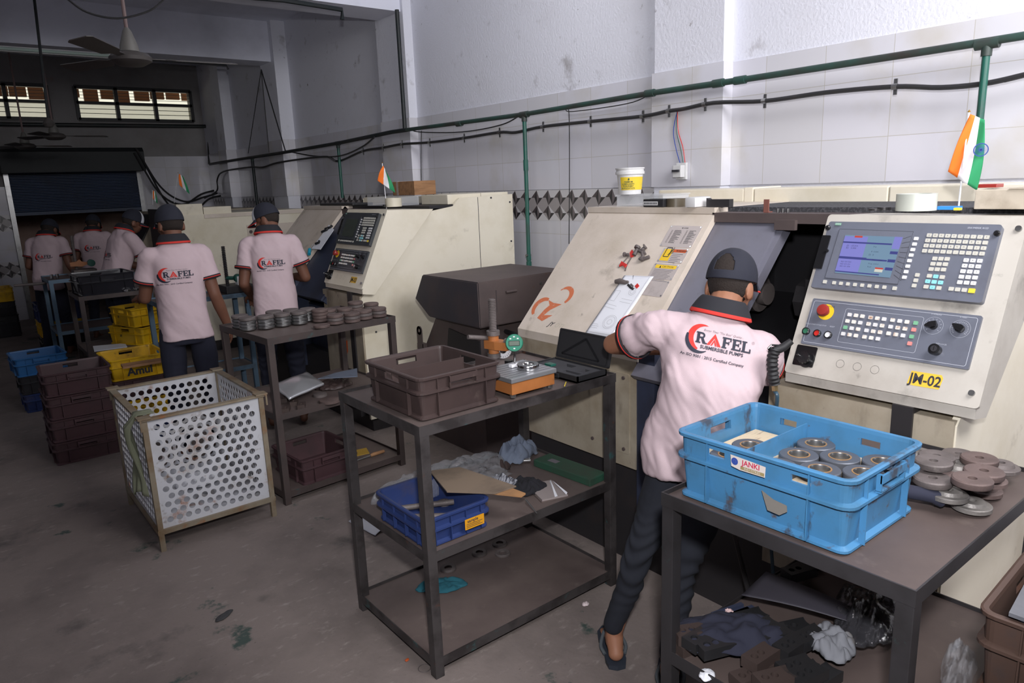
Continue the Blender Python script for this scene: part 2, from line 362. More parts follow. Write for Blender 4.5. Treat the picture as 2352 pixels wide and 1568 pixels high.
# shutter
t = thing('door_1', None, None, (1.8, YB, 0)); t['kind'] = 'structure'
bm = B(); n = 90
pr = [(YB-.03+.012*math.sin(i*PI/3)**1, 1.52+(2.2-1.52)*i/n) for i in range(n+1)]
for i in range(n):
    (a, z0), (b, z1) = pr[i], pr[i+1]; poly(bm, [(.97, a, z0), (2.66, a, z0), (2.66, b, z1), (.97, b, z1)])
box(bm, .97, 2.66, YB-.045, YB-.02, 1.49, 1.53)
obj('shutter_curtain', bm, mat('dark_blue_shutter', C_(44, 60, 88), .5, dirt=[(C_(44, 44, 50), 2, .4, .4)]), t)
bm = B(); prism(bm, [(YB-.36, 2.08), (YB-.36, 2.36), (YB-.3, 2.42), (YB-.001, 2.42), (YB-.001, 2.08)], 'x', .9, 2.72)
obj('shutter_housing', bm, mat('shutter_box', C_(30, 34, 36), .6), t)
bm = B(); box(bm, .93, .99, YB-.07, YB+.02, 0, 2.1); box(bm, 2.64, 2.70, YB-.07, YB+.02, 0, 2.1)
obj('guide_rail', bm, M['steel'], t)
# ================================================================= WRITING AND MARKS
def text_mesh(s, size=1, bold=0, shear=0, align='CENTER', sx=1, res=3, spacing=1):
    cu = bpy.data.curves.new('t', 'FONT'); cu.body = s; cu.size = size; cu.offset = bold*size; cu.shear = shear; cu.align_x = align; cu.align_y = 'CENTER'; cu.resolution_u = res; cu.space_character = spacing
    o = bpy.data.objects.new('t', cu); COL.objects.link(o); bpy.context.view_layer.update()
    dg = bpy.context.evaluated_depsgraph_get(); ev = o.evaluated_get(dg); me = ev.to_mesh()
    vs = [Vector((v.co.x*sx, v.co.y, 0)) for v in me.vertices]; fs = [tuple(p.vertices) for p in me.polygons]
    ev.to_mesh_clear(); bpy.data.objects.remove(o); bpy.data.curves.remove(cu); return vs, fs
def text(bm, s, size, Mx, mi=0, **k):
    vs, fs = text_mesh(s, size, **k); b = [bm.verts.new(Mx @ v) for v in vs]
    for f in fs:
        try: bm.faces.new([b[i] for i in f]).material_index = mi
        except ValueError: pass
def flat(bm, pts, Mx, mi=0): return poly(bm, [Mx @ Vector((p[0], p[1], p[2] if len(p) > 2 else 0)) for p in pts], mi)
def disc(bm, c, r, Mx, mi=0, seg=24, ry=None): return flat(bm, [(c[0]+r*math.cos(2*PI*k/seg), c[1]+(ry or r)*math.sin(2*PI*k/seg)) for k in range(seg)], Mx, mi)
def ring2(bm, c, r0, r1, Mx, mi=0, seg=32, a0=0, a1=2*PI):
    for k in range(seg):
        t0, t1 = a0+(a1-a0)*k/seg, a0+(a1-a0)*(k+1)/seg
        flat(bm, [(c[0]+r*math.cos(t), c[1]+r*math.sin(t)) for r, t in ((r0, t0), (r1, t0), (r1, t1), (r0, t1))], Mx, mi)
def crescent(bm, c, R, c2, R2, a0, a1, Mx, mi=0, seg=26):
    """sliver between an outer arc (c,R) and an inner arc (c2,R2)"""
    pa = [(c[0]+R*math.cos(a0+(a1-a0)*k/seg), c[1]+R*math.sin(a0+(a1-a0)*k/seg)) for k in range(seg+1)]; out = []
    for p in pa:
        d = Vector((p[0]-c2[0], p[1]-c2[1])); L = d.length; q = Vector(c2)+d/L*min(R2, L); out.append((q.x, q.y))
    for k in range(seg): flat(bm, [pa[k], pa[k+1], out[k+1], out[k]], Mx, mi)
def basis(o, U, Vv, N): return Matrix(((U[0], Vv[0], N[0], o[0]), (U[1], Vv[1], N[1], o[1]), (U[2], Vv[2], N[2], o[2]), (0, 0, 0, 1)))
def line2(bm, a, b, w, Mx, mi=0):
    a, b = Vector(a), Vector(b); d = (b-a).normalized(); n = Vector((-d.y, d.x))*w/2
    flat(bm, [a+n, a-n, b-n, b+n], Mx, mi)
def at(px, py, p0, n):
    """where the sight line through a picture point meets a plane of the room"""
    d = f_*1650.67+r_*(px-1176)-u_*(py-784); n = Vector(n); return CAM+d*((Vector(p0)-CAM).dot(n)/d.dot(n))
def atZ(px, py, z): return at(px, py, (0, 0, z), (0, 0, 1))
def atX(px, py, x): return at(px, py, (x, 0, 0), (1, 0, 0))
def atY(px, py, y): return at(px, py, (0, y, 0), (0, 1, 0))
# ================================================================= TURNING MACHINES
PU, PV, PN = (0, -1, 0), (.4225, 0, .907), (-.907, 0, .4225)
CU_, CV, CN = (0, -1, 0), (.683, 0, .7305), (-.7305, 0, .683)
def UV(px, py):
    p = at(px, py, (2.2, 0, 1.03), PN); return 1.28-p.y, (p-Vector((2.2, 0, 1.03))).dot(Vector(PV))
def zA(x, y): return UV(1860+x/4.9, 500+y/4.9)
def zB(x, y): return UV(1780+x/4.523, 680+y/4.523)
M['op'] = mat('grey_operator_panel', C_(104, 108, 120), .35, dirt=[(C_(84, 84, 92), 5, .35, .4)])
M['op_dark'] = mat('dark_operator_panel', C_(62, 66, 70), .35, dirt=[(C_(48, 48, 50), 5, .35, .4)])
M['key'] = mat('ivory_key', C_(196, 194, 184), .4); M['key_w'] = mat('white_key', C_(212, 212, 212), .4)
M['key_c'] = mat('cyan_key', C_(140, 208, 216), .4); M['key_y'] = mat('yellow_key', C_(232, 206, 70), .4)
M['key_g'] = mat('green_key', C_(120, 176, 140), .4); M['key_r'] = mat('pink_key', C_(224, 140, 134), .4)
M['keyrust'] = mat('rust_stained_key', C_(222, 218, 210), .4, dirt=[(C_(160, 110, 70), 60, .25, .2)])
M['line'] = mat('pale_panel_line', C_(190, 194, 204), .5); M['ink'] = mat('dark_ink', C_(48, 48, 54), .7)
M['stop'] = mat('red_mushroom', C_(150, 50, 44), .3); M['stopy'] = mat('yellow_disc', C_(236, 196, 40), .5)
M['knob'] = mat('knob_black', C_(26, 26, 28), .25); M['greenb'] = mat('green_button', C_(50, 110, 84), .3); M['whiteb'] = mat('white_button', C_(236, 236, 240), .3)
M['alu'] = mat('printed_aluminium', C_(196, 186, 182), .45, .3, dirt=[(C_(150, 140, 134), 8, .1, .3)])
def emis(n, c, s): return mat(n, (0, 0, 0), .3, emis=c, es=s)
SCR = [emis('screen_violet', C_(150, 150, 232), .62), emis('screen_cyan', C_(136, 168, 196), .6), emis('screen_bar', C_(88, 92, 170), .5), emis('screen_red', C_(224, 90, 80), .6), emis('screen_white', C_(226, 226, 214), .7), emis('screen_text', C_(70, 74, 120), .3)]
def rrect(x0, x1, y0, y1, r, n=4):
    out = []
    for cx, cy, a in ((x1-r, y1-r, 0), (x0+r, y1-r, PI/2), (x0+r, y0+r, PI), (x1-r, y0+r, 1.5*PI)):
        for k in range(n+1): t = a+PI/2*k/n; out.append((cx+r*math.cos(t), cy+r*math.sin(t)))
    return out
def slab(bm, pts, n0, n1, Mx, mi=0):
    A = [bm.verts.new(Mx @ Vector((p[0], p[1], n0))) for p in pts]; Bq = [bm.verts.new(Mx @ Vector((p[0], p[1], n1))) for p in pts]
    for f in (A[::-1], Bq): bm.faces.new(f).material_index = mi
    ringfaces(bm, A, Bq, mi)
def outline(bm, pts, w, Mx, mi=0):
    for i in range(len(pts)): line2(bm, pts[i][:2], pts[(i+1) % len(pts)][:2], w, Mx, mi)
def swirl_logo(bm, Mx, s, mi_o, mi_d):
    """machine maker's swirl, orange, faded, with letters beneath"""
    crescent(bm, (.16*s, .22*s), .13*s, (.13*s, .20*s), .105*s, -.9, 2.6, Mx, mi_o)
    crescent(bm, (-.10*s, .02*s), .14*s, (-.06*s, .0), .115*s, 1.2, 4.2, Mx, mi_o)
    pts = [(-.05, .13), (.06, .10), (.20, .10), (.07, .0), (.02, -.08), (.16, -.06), (.05, -.16), (-.06, -.13), (-.02, .0), (.02, .06)]
    flat(bm, [(a*s, b*s) for a, b in pts], Mx, mi_o)
def islands(bm):
    seen = set(); out = []
    for v in bm.verts:
        if v in seen: continue
        st = [v]; seen.add(v); g = []
        while st:
            a = st.pop(); g.append(a)
            for e in a.link_edges:
                b = e.other_vert(a)
                if b not in seen: seen.add(b); st.append(b)
        out.append(g)
    return out
def split_sub(name, bm, mats, parent, sm=False):
    for g in islands(bm):
        gs = set(g); fs = {f for v in g for f in v.link_faces}; nb = B(); mp = {v: nb.verts.new(v.co) for v in g}
        for f in fs: nb.faces.new([mp[v] for v in f.verts]).material_index = f.material_index
        o = obj(name, nb, mats, None, sm); o.parent = parent
    bm.free()
def machine(yo, code, logo, screen_on, label, opm, dirtm, sidem):
    T = Matrix.Translation((0, yo, 0))
    t = thing('turning_machine', label, 'machine', (2.2, 1.7+yo, 0))
    G = 'turning_machine'
    def O(name, bm, mats, parent=t, sm=False): return obj(name, xf(fixn(bm), T), mats, parent if parent is not t else t, sm) if parent is t else sub(name, xf(bm, T), mats, parent, sm)
    def sub(name, bm, mats, parent, sm=False):
        o = obj(name, bm, mats, None, sm); o.parent = parent; return o
    # base and plinth
    bm = B(); box(bm, 2.2, 3.55, .75, 1.34, .30, .98, 0); box(bm, 2.2, 3.55, 1.955, 2.73, .47, .95, 0)
    O('base_body', bm, dirtm)
    bm = B(); box(bm, 2.24, 3.5, .78, 2.70, 0, .47); O('plinth', bm, M['plinth'])
    bm = B(); box(bm, 2.30, 3.4, 1.34, 1.955, .46, .80); box(bm, 2.205, 2.30, 1.86, 1.955, .30, 1.0)
    O('chip_pan', bm, M['navy_steel'])
    # left headstock body with slanted cover
    bm = B(); prism(bm, [(2.25, .975), (2.25, 1.0), (2.76, 1.535), (3.55, 1.535), (3.55, .975)], 'y', 1.99, 2.72); O('headstock_body', bm, M['cream'])
    bm = B(); MC = basis((2.2, 2.73, .99), CU_, CV, CN)
    slab(bm, [(0, 0), (.785, 0), (.785, .776), (0, .776)], -.03, 0, MC); prism(bm, [(2.2, .95), (2.2, .99), (2.26, 1.05), (2.26, .95)], 'y', 1.945, 2.73)
    box(bm, 2.70, 3.3, 1.945, 2.73, 1.53, 1.557)
    cov = O('slanted_cover', bm, M['cream'], sm=False)
    # access plate and handle recess on the base
    bm = B(); slab(bm, rrect(-.27, -.035, 0, .36, .01), 0, .004, basis((2.2, 1.955-.0, .53), (0, -1, 0), (0, 0, 1), (-1, 0, 0)) @ Matrix.Translation((0, 0, 0)))
    ap = O('access_plate', bm, M['cream_dirty'])
    bm = B()
    for yy in (2.02, 2.21):
        for zz in (.55, .87): cyl(bm, (2.197, yy, zz), (2.19, yy, zz), .008, 10)
    split_sub('plate_screw', xf(bm, T), M['brown'], ap)
    O('recessed_handle', box(B(), 2.185, 2.2, 2.30, 2.42, .76, .84), M['black'])
    # sliding door, rail, opening
    MD = basis((2.245, 1.95, .99), CU_, CV, CN)
    bm = B(); dw = .31 if yo == 0 else .64; slab(bm, [(0, -.12), (dw, -.12), (dw, .725), (0, .725)], -.03, 0, MD); slab(bm, [(dw, -.12), (dw+.025, -.12), (dw+.025, .74), (dw, .74)], -.06, -.012, MD)
    O('sliding_door', bm, M['door_grey'] if yo == 0 else M['navy_steel'])
    bm = B(); box(bm, 2.70, 2.80, 1.27, 1.955, 1.495, 1.535); box(bm, 2.68, 2.70, 1.55, 1.64, 1.47, 1.51)
    O('door_rail', bm, M['brown'])
    bm = B(); box(bm, 3.25, 3.29, 1.27, 1.99, .8, 1.53); prism(bm, [(2.3, .8), (2.3, .95), (2.82, 1.5), (3.25, 1.5), (3.25, .8)], 'y', 1.975, 1.985); box(bm, 2.8, 3.3, 1.27, 1.99, 1.50, 1.53); box(bm, 2.45, 3.25, 1.265, 1.275, .8, 1.5)
    prism(bm, [(2.35, .8), (3.25, 1.12), (3.25, .8)], 'y', 1.28, 1.985)
    O('working_chamber', bm, M['dark'])
    bm = B(); cyl(bm, (2.92, 1.98, 1.16), (2.92, 1.84, 1.16), .085, 28); cyl(bm, (2.92, 1.84, 1.16), (2.92, 1.80, 1.16), .05, 20)
    O('chuck', bm, M['iron'], sm=True)
    bm = B(); box(bm, 2.80, 3.02, 1.36, 1.56, 1.04, 1.26); cyl(bm, (2.9, 1.56, 1.16), (2.9, 1.62, 1.16), .09, 8)
    O('tool_turret', bm, M['frame_dark'])
    # top deck and rear covers
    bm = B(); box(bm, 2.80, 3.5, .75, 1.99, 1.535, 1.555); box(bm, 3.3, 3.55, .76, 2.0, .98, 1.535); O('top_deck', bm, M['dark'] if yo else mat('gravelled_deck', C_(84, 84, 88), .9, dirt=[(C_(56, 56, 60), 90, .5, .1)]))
    bm = B()
    for a, b, c, d in (((.35, 1.47, 1.40, 1.622), (1.475, 2.14, 1.40, 1.622), (2.145, 2.20, 1.40, 1.628), (2.2, 2.82-.06, 1.555, 1.622)) if yo == 0 else ((.80, 1.40, 1.5, 1.628), (1.41, 2.12, 1.50, 1.61), (2.13, 2.7, 1.5, 1.61), (2.71, 2.72, 1.5, 1.6))):
        box(bm, 3.3, 3.56, a, b, c, d, bev=.006)
    O('rear_cover', bm, sidem)
    # end side panel
    bm = B(); prism(bm, [(2.21, .1), (2.21, .965), (2.74, 1.51), (3.0, 1.545), (3.06, 1.60), (3.56, 1.61), (3.56, .1)], 'y', .745, .765)
    sp = O('side_panel', bm, sidem)
    bm = B(); box(bm, 3.225, 3.229, .7435, .746, .4, 1.6); sub('panel_seam', xf(bm, T), M['ink'], sp); bm = B()
    for xx, zz in ((3.35, 1.59), (3.53, 1.55), (3.53, 1.25), (2.3, .72)): cyl(bm, (xx, .746, zz), (xx, .74, zz), .007, 8)
    split_sub('panel_rivet', xf(bm, T), M['ink'], sp)
    # control housing (wedge)
    MP = basis((2.2, 1.28, 1.03), PU, PV, PN)
    bm = B(); prism(bm, [(2.2, 1.03), (2.44, 1.545), (2.80, 1.535), (2.29, .985), (2.2, 1.0)], 'y', .70, 1.28); O('control_housing', bm, M['cream_light'] if yo else M['panel_frame'])
    bm = B(); slab(bm, rrect(0, .59, 0, .568, .012), 0, .012, MP); face = O('panel_face', bm, M['cream_light'] if yo else M['panel_frame'])
    bm = B()
    for q in (UV(2343, 530), UV(2236, 905)): slab(bm, rrect(q[0]-.008, q[0]+.008, q[1]-.008, q[1]+.008, .007), .012, .02, MP)
    for q in ((.18, .06), (.235, .06), (.29, .06)): ring2(bm, q, .0125, .0133, MP @ Matrix.Translation((0, 0, .0125)))
    split_sub('cover_screw', xf(bm, T), M['steel'], face)
    # upper operator panel
    bm = B(); slab(bm, rrect(.022, .536, .298, .534, .008), .012, .034, MP); slab(bm, [zA(225, 715), zA(1040, 790), zA(1215, 205), zA(390, 172)], .034, .037, MP)
    fr = [(.03, .306), (.528, .306), (.528, .526), (.03, .526)]
    op = O('operator_panel', bm, opm)
    bm = B(); Mt = MP @ Matrix.Translation((0, 0, .0375))
    outline(bm, [zA(390, 172), zA(1215, 205), zA(1040, 790), zA(225, 715)], .0008, Mt)
    for k in range(9): line2(bm, zA(1100+(-13*k), 285+50*k), zA(1190-14*k, 255+62*k), .0012, Mt)
    sub('panel_line', xf(bm, T), M['ink'], op)
    bm = B(); Q = [zA(455, 240), zA(1098, 268), zA(955, 720), zA(335, 660)]
    def S2(a, b):  # screen coordinates 0..1
        x0 = Vector(Q[3]).lerp(Vector(Q[2]), a); x1 = Vector(Q[0]).lerp(Vector(Q[1]), a); return x0.lerp(x1, b)
    Ms = MP @ Matrix.Translation((0, 0, .0385))
    def SR(a0, a1, b0, b1, mi, dz=0): flat(bm, [(*S2(a, b), dz) for a, b in ((a0, b0), (a1, b0), (a1, b1), (a0, b1))], Ms, mi)
    if screen_on:
        SR(0, 1, 0, 1, 1); SR(0, .42, .06, .97, 0, .0003); SR(.0, .86, .79, .83, 2, .0006); SR(0, .5, .38, .44, 2, .0006); SR(.5, .86, .38, .42, 2, .0006)
        SR(.18, .32, .94, .99, 3, .0006); SR(.70, .84, .18, .22, 3, .0006); SR(.70, .84, .11, .18, 4, .0006); SR(.0, .8, .03, .06, 2, .0006); SR(.87, 1, .7, 1, 0, .0003)
        for a in (.25, .45, .65): SR(.87, 1, a-.08, a-.01, 2, .0006)
        for i, (a, b, s, z) in enumerate(((.08, .72, 'Z1  -15.310', .008), (.08, .66, 'X1   0.000', .008), (.56, .72, 'T 3', .007), (.55, .6, 'F  0.000', .007), (.52, .52, 'S1  0', .008), (.06, .3, 'N20 G00 X60', .006), (.06, .24, 'N25 G01 Z-5', .006), (.06, .18, 'N30 G01 X58', .006), (.56, .3, 'Prog. control', .006), (.56, .22, 'Feed', .006), (.6, .4, 'Time counter', .006))):
            q = S2(a, b); text(bm, s, z, Ms @ Matrix.Translation((q.x, q.y, .0009)), 5, align='LEFT', res=1)
        sub('screen', xf(bm, T), SCR, op)
    else:
        SR(0, 1, 0, 1, 0); sub('screen', xf(bm, T), mat('dark_screen', C_(66, 72, 66), .15), op)
    bm = B(); p = zA(375, 119); flat(bm, rrect(p[0]-.0105, p[0]+.0105, p[1]-.004, p[1]+.004, .0005), Ms, 0); text(bm, 'SIEMENS', .0055, Ms @ Matrix.Translation((p[0], p[1], .0004)), 1, bold=.02, res=1)
    p = zA(1960, 172); text(bm, 'SINUMERIK 802D', .0075, Ms @ Matrix.Translation((p[0]-.005, p[1], 0)), 1, res=1)
    sub('maker_badge', xf(bm, T), [M['key_g'], M['line']], op)
    bm = B()
    for q in (zA(258, 158), zA(2150, 230)): xf_ = MP @ Matrix.Translation((q[0], q[1], .034)); lathe(bm, [(.0085, 0), (.0085, .008), (.005, .012), (0, .012)], 12, xf_)
    slab(bm, rrect(*sorted((zA(180, 300)[0], zA(275, 300)[0])), *sorted((zA(180, 615)[1], zA(275, 245)[1])), .002), .034, .039, MP)
    q = zA(252, 418); lathe(bm, [(.006, .039), (.005, .048), (0, .048)], 12, MP @ Matrix.Translation((q[0], q[1], 0)))
    split_sub('hinge_knob', xf(bm, T), M['knob'], op, True)
    kcache = {}
    def key(name, par, q, w, h, mk, n0, th, ch=None):
        bm = B(); slab(bm, rrect(q[0]-w/2, q[0]+w/2, q[1]-h/2, q[1]+h/2, .0015, 2), n0, n0+th, MP)
        ms = [mk, M['ink']]
        if ch and yo == 0: text(bm, ch, h*.5, MP @ Matrix.Translation((q[0], q[1], n0+th+.0003)), 1, res=1)
        return sub(name, xf(bm, T), ms, par)
    rows = ['QWERTYUIOP', 'ASDFGHJKL;', 'ZXCVBNM,[]', 'o=()0-*"{}']
    a, b, c = Vector(zA(1390, 245)), Vector(zA(2033, 270)), Vector(zA(1338, 418))
    for r in range(4):
        for i in range(10): key('key', op, a+(b-a)*i/9+(c-a)*r/3, .0135, .0115, M['key'], .034, .003, rows[r][i])
    a, b, c = Vector(zA(1452, 505)), Vector(zA(1590, 510)), Vector(zA(1412, 622))
    for r in range(3):
        for i in range(3): key('key', op, a+(b-a)*i/2+(c-a)*r/2, .0135, .0115, M['key'], .034, .003)
    a, b, c = Vector(zA(1803, 525)), Vector(zA(1955, 533)), Vector(zA(1732, 770))
    nums = ['789', '456', '123', '-0.', '/*+']
    for r in range(5):
        for i in range(3): key('key', op, a+(b-a)*i/2+(c-a)*r/4, .0135, .0115, M['key_w'], .034, .003, nums[r][i])
    a, b, c = Vector(zA(1392, 698)), Vector(zA(1535, 712)), Vector(zA(1355, 818))
    for r in range(3):
        for i in range(3):
            cy = r == 1 or i == 1; ch = {(0, 1): '^', (1, 0): '<', (1, 2): '>', (2, 1): 'v'}.get((r, i))
            key('key', op, a+(b-a)*i/2+(c-a)*r/2, .0135, .0115, M['key_c'] if cy else M['key'], .034, .003, ch)
    for x, y in ((1636, 843), (1708, 850), (1783, 857)): key('key', op, zA(x, y), .0135, .0115, M['key'], .034, .003)
    key('key', op, zA(1865, 865), .017, .0135, M['key_y'], .034, .003)
    for x, y in ((1257, 687), (1240, 747), (1221, 805)): key('key', op, zA(x, y), .0125, .0115, M['key'], .034, .003)
    a, b = Vector(zA(1243, 282)), Vector(zA(1112, 712))
    for k in range(8): key('soft_key', op, a+(b-a)*k/7, .013, .0105, M['key_w'], .034, .003)
    a, b = Vector(zA(325, 770)), Vector(zA(888, 822))
    for k in range(8): key('soft_key', op, a+(b-a)*k/7, .0115, .011, M['key'], .034, .003)
    for x, y in ((222, 758), (1003, 835)): key('soft_key', op, zA(x, y), .0125, .0115, M['key'], .034, .003)
    # lower switch panel
    bm = B(); slab(bm, rrect(.035, .543, .104, .264, .005), .012, .022, MP)
    mc = O('switch_panel', bm, opm)
    Mt = MP @ Matrix.Translation((0, 0, .0224)); bm = B()
    outline(bm, rrect(.042, .534, .112, .256, .006), .0012, Mt)
    a, b = zB(785, 145), zB(1450, 600); outline(bm, rrect(a[0]-.004, zB(1520, 400)[0]+.004, b[1]-.002, a[1]-.002, .006), .0009, Mt)
    for x, y, s in ((1705, 212, '% SPINDLE'), (1985, 243, '% FEED'), (402, 308, 'CYCLE START'), (512, 322, 'CYCLE STOP'), (626, 337, 'RESET'), (1755, 520, 'KEY LOCK')):
        q = zB(x, y); text(bm, s, .0062, Mt @ Matrix.Translation((q[0], q[1], 0)), 0, res=1)
    for x, y, n in ((1672, 328, 10), (1950, 362, 20)):
        q = zB(x, y); ring2(bm, q, .0262, .0268, Mt)
        for k in range(n): th = -.7+(PI+1.4)*k/(n-1); line2(bm, (q[0]+.0185*math.cos(th), q[1]+.0185*math.sin(th)), (q[0]+.0225*math.cos(th), q[1]+.0225*math.sin(th)), .0009, Mt)
    sub('panel_marking', xf(bm, T), M['line'], mc)
    bm = B(); q = zB(560, 185); disc(bm, q, .027, Mt); es = sub('emergency_disc', xf(bm, T), M['stopy'], mc)
    bm = B(); text(bm, 'EMERGENCY STOP', .0055, Mt @ Matrix.Translation((q[0]+.002, q[1]+.0195, .0004)), 0, res=1, bold=.02); sub('emergency_lettering', xf(bm, T), M['ink'], mc)
    bm = B(); lathe(bm, [(.0125, .0226), (.0125, .038), (.0195, .040), (.0205, .046), (.017, .053), (.008, .055), (0, .055)], 28, MP @ Matrix.Translation((q[0], q[1], 0)))
    sub('emergency_stop_button', xf(fixn(bm), T), M['stop'], mc, True)
    for x, y, m_ in ((360, 385, M['greenb']), (475, 408, M['red']), (588, 425, M['whiteb'])):
        q = zB(x, y); bm = B(); Mq = MP @ Matrix.Translation((q[0], q[1], 0))
        lathe(bm, [(.0125, .0222), (.0125, .031), (.0095, .033), (.009, .030), (0, .030)], 20, Mq, mis=[0, 0, 0, 1])
        sub('push_button', xf(fixn(bm), T), [M['knob'], m_], mc, True)
    K = [(r, c) for r in range(4) for c in range(3)]
    blocks = [((808, 215), (940, 232), (742, 412)), ((1025, 245), (1165, 262), (962, 445)), ((1253, 272), (1402, 292), (1190, 478))]
    for bi, (a, b, c) in enumerate(blocks):
        a, b, c = (Vector(zB(*v)) for v in (a, b, c))
        if bi == 2: c = a+(Vector(zB(1212, 410))-a)*1.5
        for r in range(4 if bi < 2 else 3):
            for i in range(3): key('switch_key', mc, a+(b-a)*i/2+(c-a)*r/3, .0125, .0115, M['key_g'] if (bi, r, i) == (0, 2, 0) else (M['keyrust'] if (r+i+bi) % 3 else M['key_w']), .0222, .004)
    for (x, y), m_ in zip(((1492, 303), (1472, 372), (1450, 443), (1430, 514)), (M['key_g'], M['key_r'], M['key_g'], M['key_r'])): key('switch_key', mc, zB(x, y), .0125, .0115, m_, .0222, .004)
    for x, y, rot in ((1672, 328, .35), (1950, 362, -.45)):
        q = zB(x, y); Mq = MP @ Matrix.Translation((q[0], q[1], 0)) @ Matrix.Rotation(rot, 4, 'Z'); bm = B()
        lathe(bm, [(.0125, .0222), (.0115, .034), (0, .034)], 20, Mq); slab(bm, [(-.019, -.002), (-.006, -.0085), (.013, -.0075), (.013, .0075), (-.006, .0085), (-.019, .002)], .03, .042, Mq); slab(bm, rrect(-.008, .008, -.0015, .0015, .001), .042, .0425, Mq)
        sub('rotary_knob', xf(fixn(bm), T), M['knob'], mc)
    q = zB(1705, 585); bm = B(); Mq = MP @ Matrix.Translation((q[0], q[1], 0)); lathe(bm, [(.0155, .0222), (.0155, .045), (.0095, .046), (.009, .047), (0, .047)], 24, Mq, mis=[0, 0, 0, 1]); slab(bm, rrect(-.001, .001, -.006, .006, .0008), .047, .0475, Mq, 0)
    sub('key_switch', xf(bm, T), [M['knob'], M['bright']], mc, True)
    # hand wheel
    q = zB(345, 665); bm = B(); slab(bm, rrect(.023, .094, .030, .100, .004), .012, .016, MP); Mq = MP @ Matrix.Translation((q[0]+.002, q[1], 0))
    lathe(bm, [(.029, .016), (.027, .020), (.019, .020), (.0185, .038)], 28, Mq)
    pts = [((.0195+.0014*math.cos(12*2*PI*k/72))*math.cos(2*PI*k/72), (.0195+.0014*math.cos(12*2*PI*k/72))*math.sin(2*PI*k/72)) for k in range(72)]; slab(bm, pts, .034, .044, Mq)
    hw = O('hand_wheel', bm, M['knob'], sm=True)
    bm = B(); lathe(bm, [(.004, .044), (.003, .052), (.0045, .056), (.003, .062), (0, .062)], 12, Mq @ Matrix.Translation((-.012, .004, 0))); sub('crank_pin', xf(bm, T), M['chrome'], hw, True)
    # number plate
    bm = B(); q0, q1 = zB(1420, 770), zB(1740, 990); cx, cy = (q0[0]+q1[0])/2, (q0[1]+q1[1])/2; Mt = MP @ Matrix.Translation((cx, cy, .0126))
    flat(bm, [(-.043, .020), (-.047, -.02), (-.04, -.023), (.042, -.022), (.046, .012), (.040, .0215)], Mt, 0)
    text(bm, code, .043, Mt @ Matrix.Translation((0, -.0025, .0006)), 1, bold=.022, sx=.86)
    sub('number_plate', xf(bm, T), [mat('yellow_stencil', C_(240, 190, 60), .6, dirt=[(C_(214, 190, 120), 30, .1, .1)]), M['ink']], face)
    # stand column, orange mark on base
    bm = B(); box(bm, 2.19, 2.26, .86, .92, .1, 1.0); O('support_post', bm, M['plinth'])
    bm = B(); Mo = basis((2.199, 1.045, .80), (0, -1, 0), (0, 0, 1), (-1, 0, 0))
    ring2(bm, (0, 0), .045, .085, Mo, 0, 32, 0, PI*1.05); flat(bm, [(-.02, -.18), (.05, -.16), (.045, -.24), (0, -.3), (-.01, -.22)], Mo, 0); flat(bm, [(.02, -.3), (.035, -.38), (.01, -.4)], Mo, 1)
    sub('orange_emblem', xf(bm, T), [M['orange_paint'], M['ink']], kids(t)[0])
    return t, MC, T, cov, sub
m1, MC1, T1_, cov1, SUB = machine(0, 'JM-02', True, True, 'cream turning machine with lit control screen, nearest of the machines along the tiled wall', M['op'], M['cream_dirty'], M['cream_light'])
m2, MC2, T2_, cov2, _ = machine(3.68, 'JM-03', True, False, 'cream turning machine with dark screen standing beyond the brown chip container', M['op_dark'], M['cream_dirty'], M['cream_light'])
# cover of the near machine: swirl, letters and riveted plates
bm = B(); Ml = MC1 @ Matrix.Translation((.115, .13, .0006)); swirl_logo(bm, Ml, .42, 0, 1)
SUB('maker_emblem', bm, [mat('faded_orange_print', C_(206, 116, 78), .6, dirt=[(CREAM, 30, .1, .2)]), M['ink']], cov1)
bm = B(); text(bm, 'JY', .034, MC1 @ Matrix.Translation((.205, .055, .0006)), 0, bold=.02, shear=.4); text(bm, 'OTI', .034, MC1 @ Matrix.Translation((.26, .055, .0006)), 1, shear=.4)
SUB('maker_lettering', bm, [M['ink'], mat('worn_letter', C_(188, 180, 164), .6)], cov1)
def cUV(px, py):
    p = at(px, py, (2.2, 0, .99), CN); return 2.73-p.y, (p-Vector((2.2, 0, .99))).dot(Vector(CV))
def zC(x, y): return cUV(1400+x/7.468, 490+y/7.468)
plates = [((1060, 212), (1605, 220), (1400, 590), (850, 568)), ((950, 590), (1385, 605), (1235, 860), (800, 830)), ((790, 850), (1210, 885), (1070, 1155), (640, 1110)), ((640, 1130), (1048, 1165), (890, 1440), (560, 1400))]
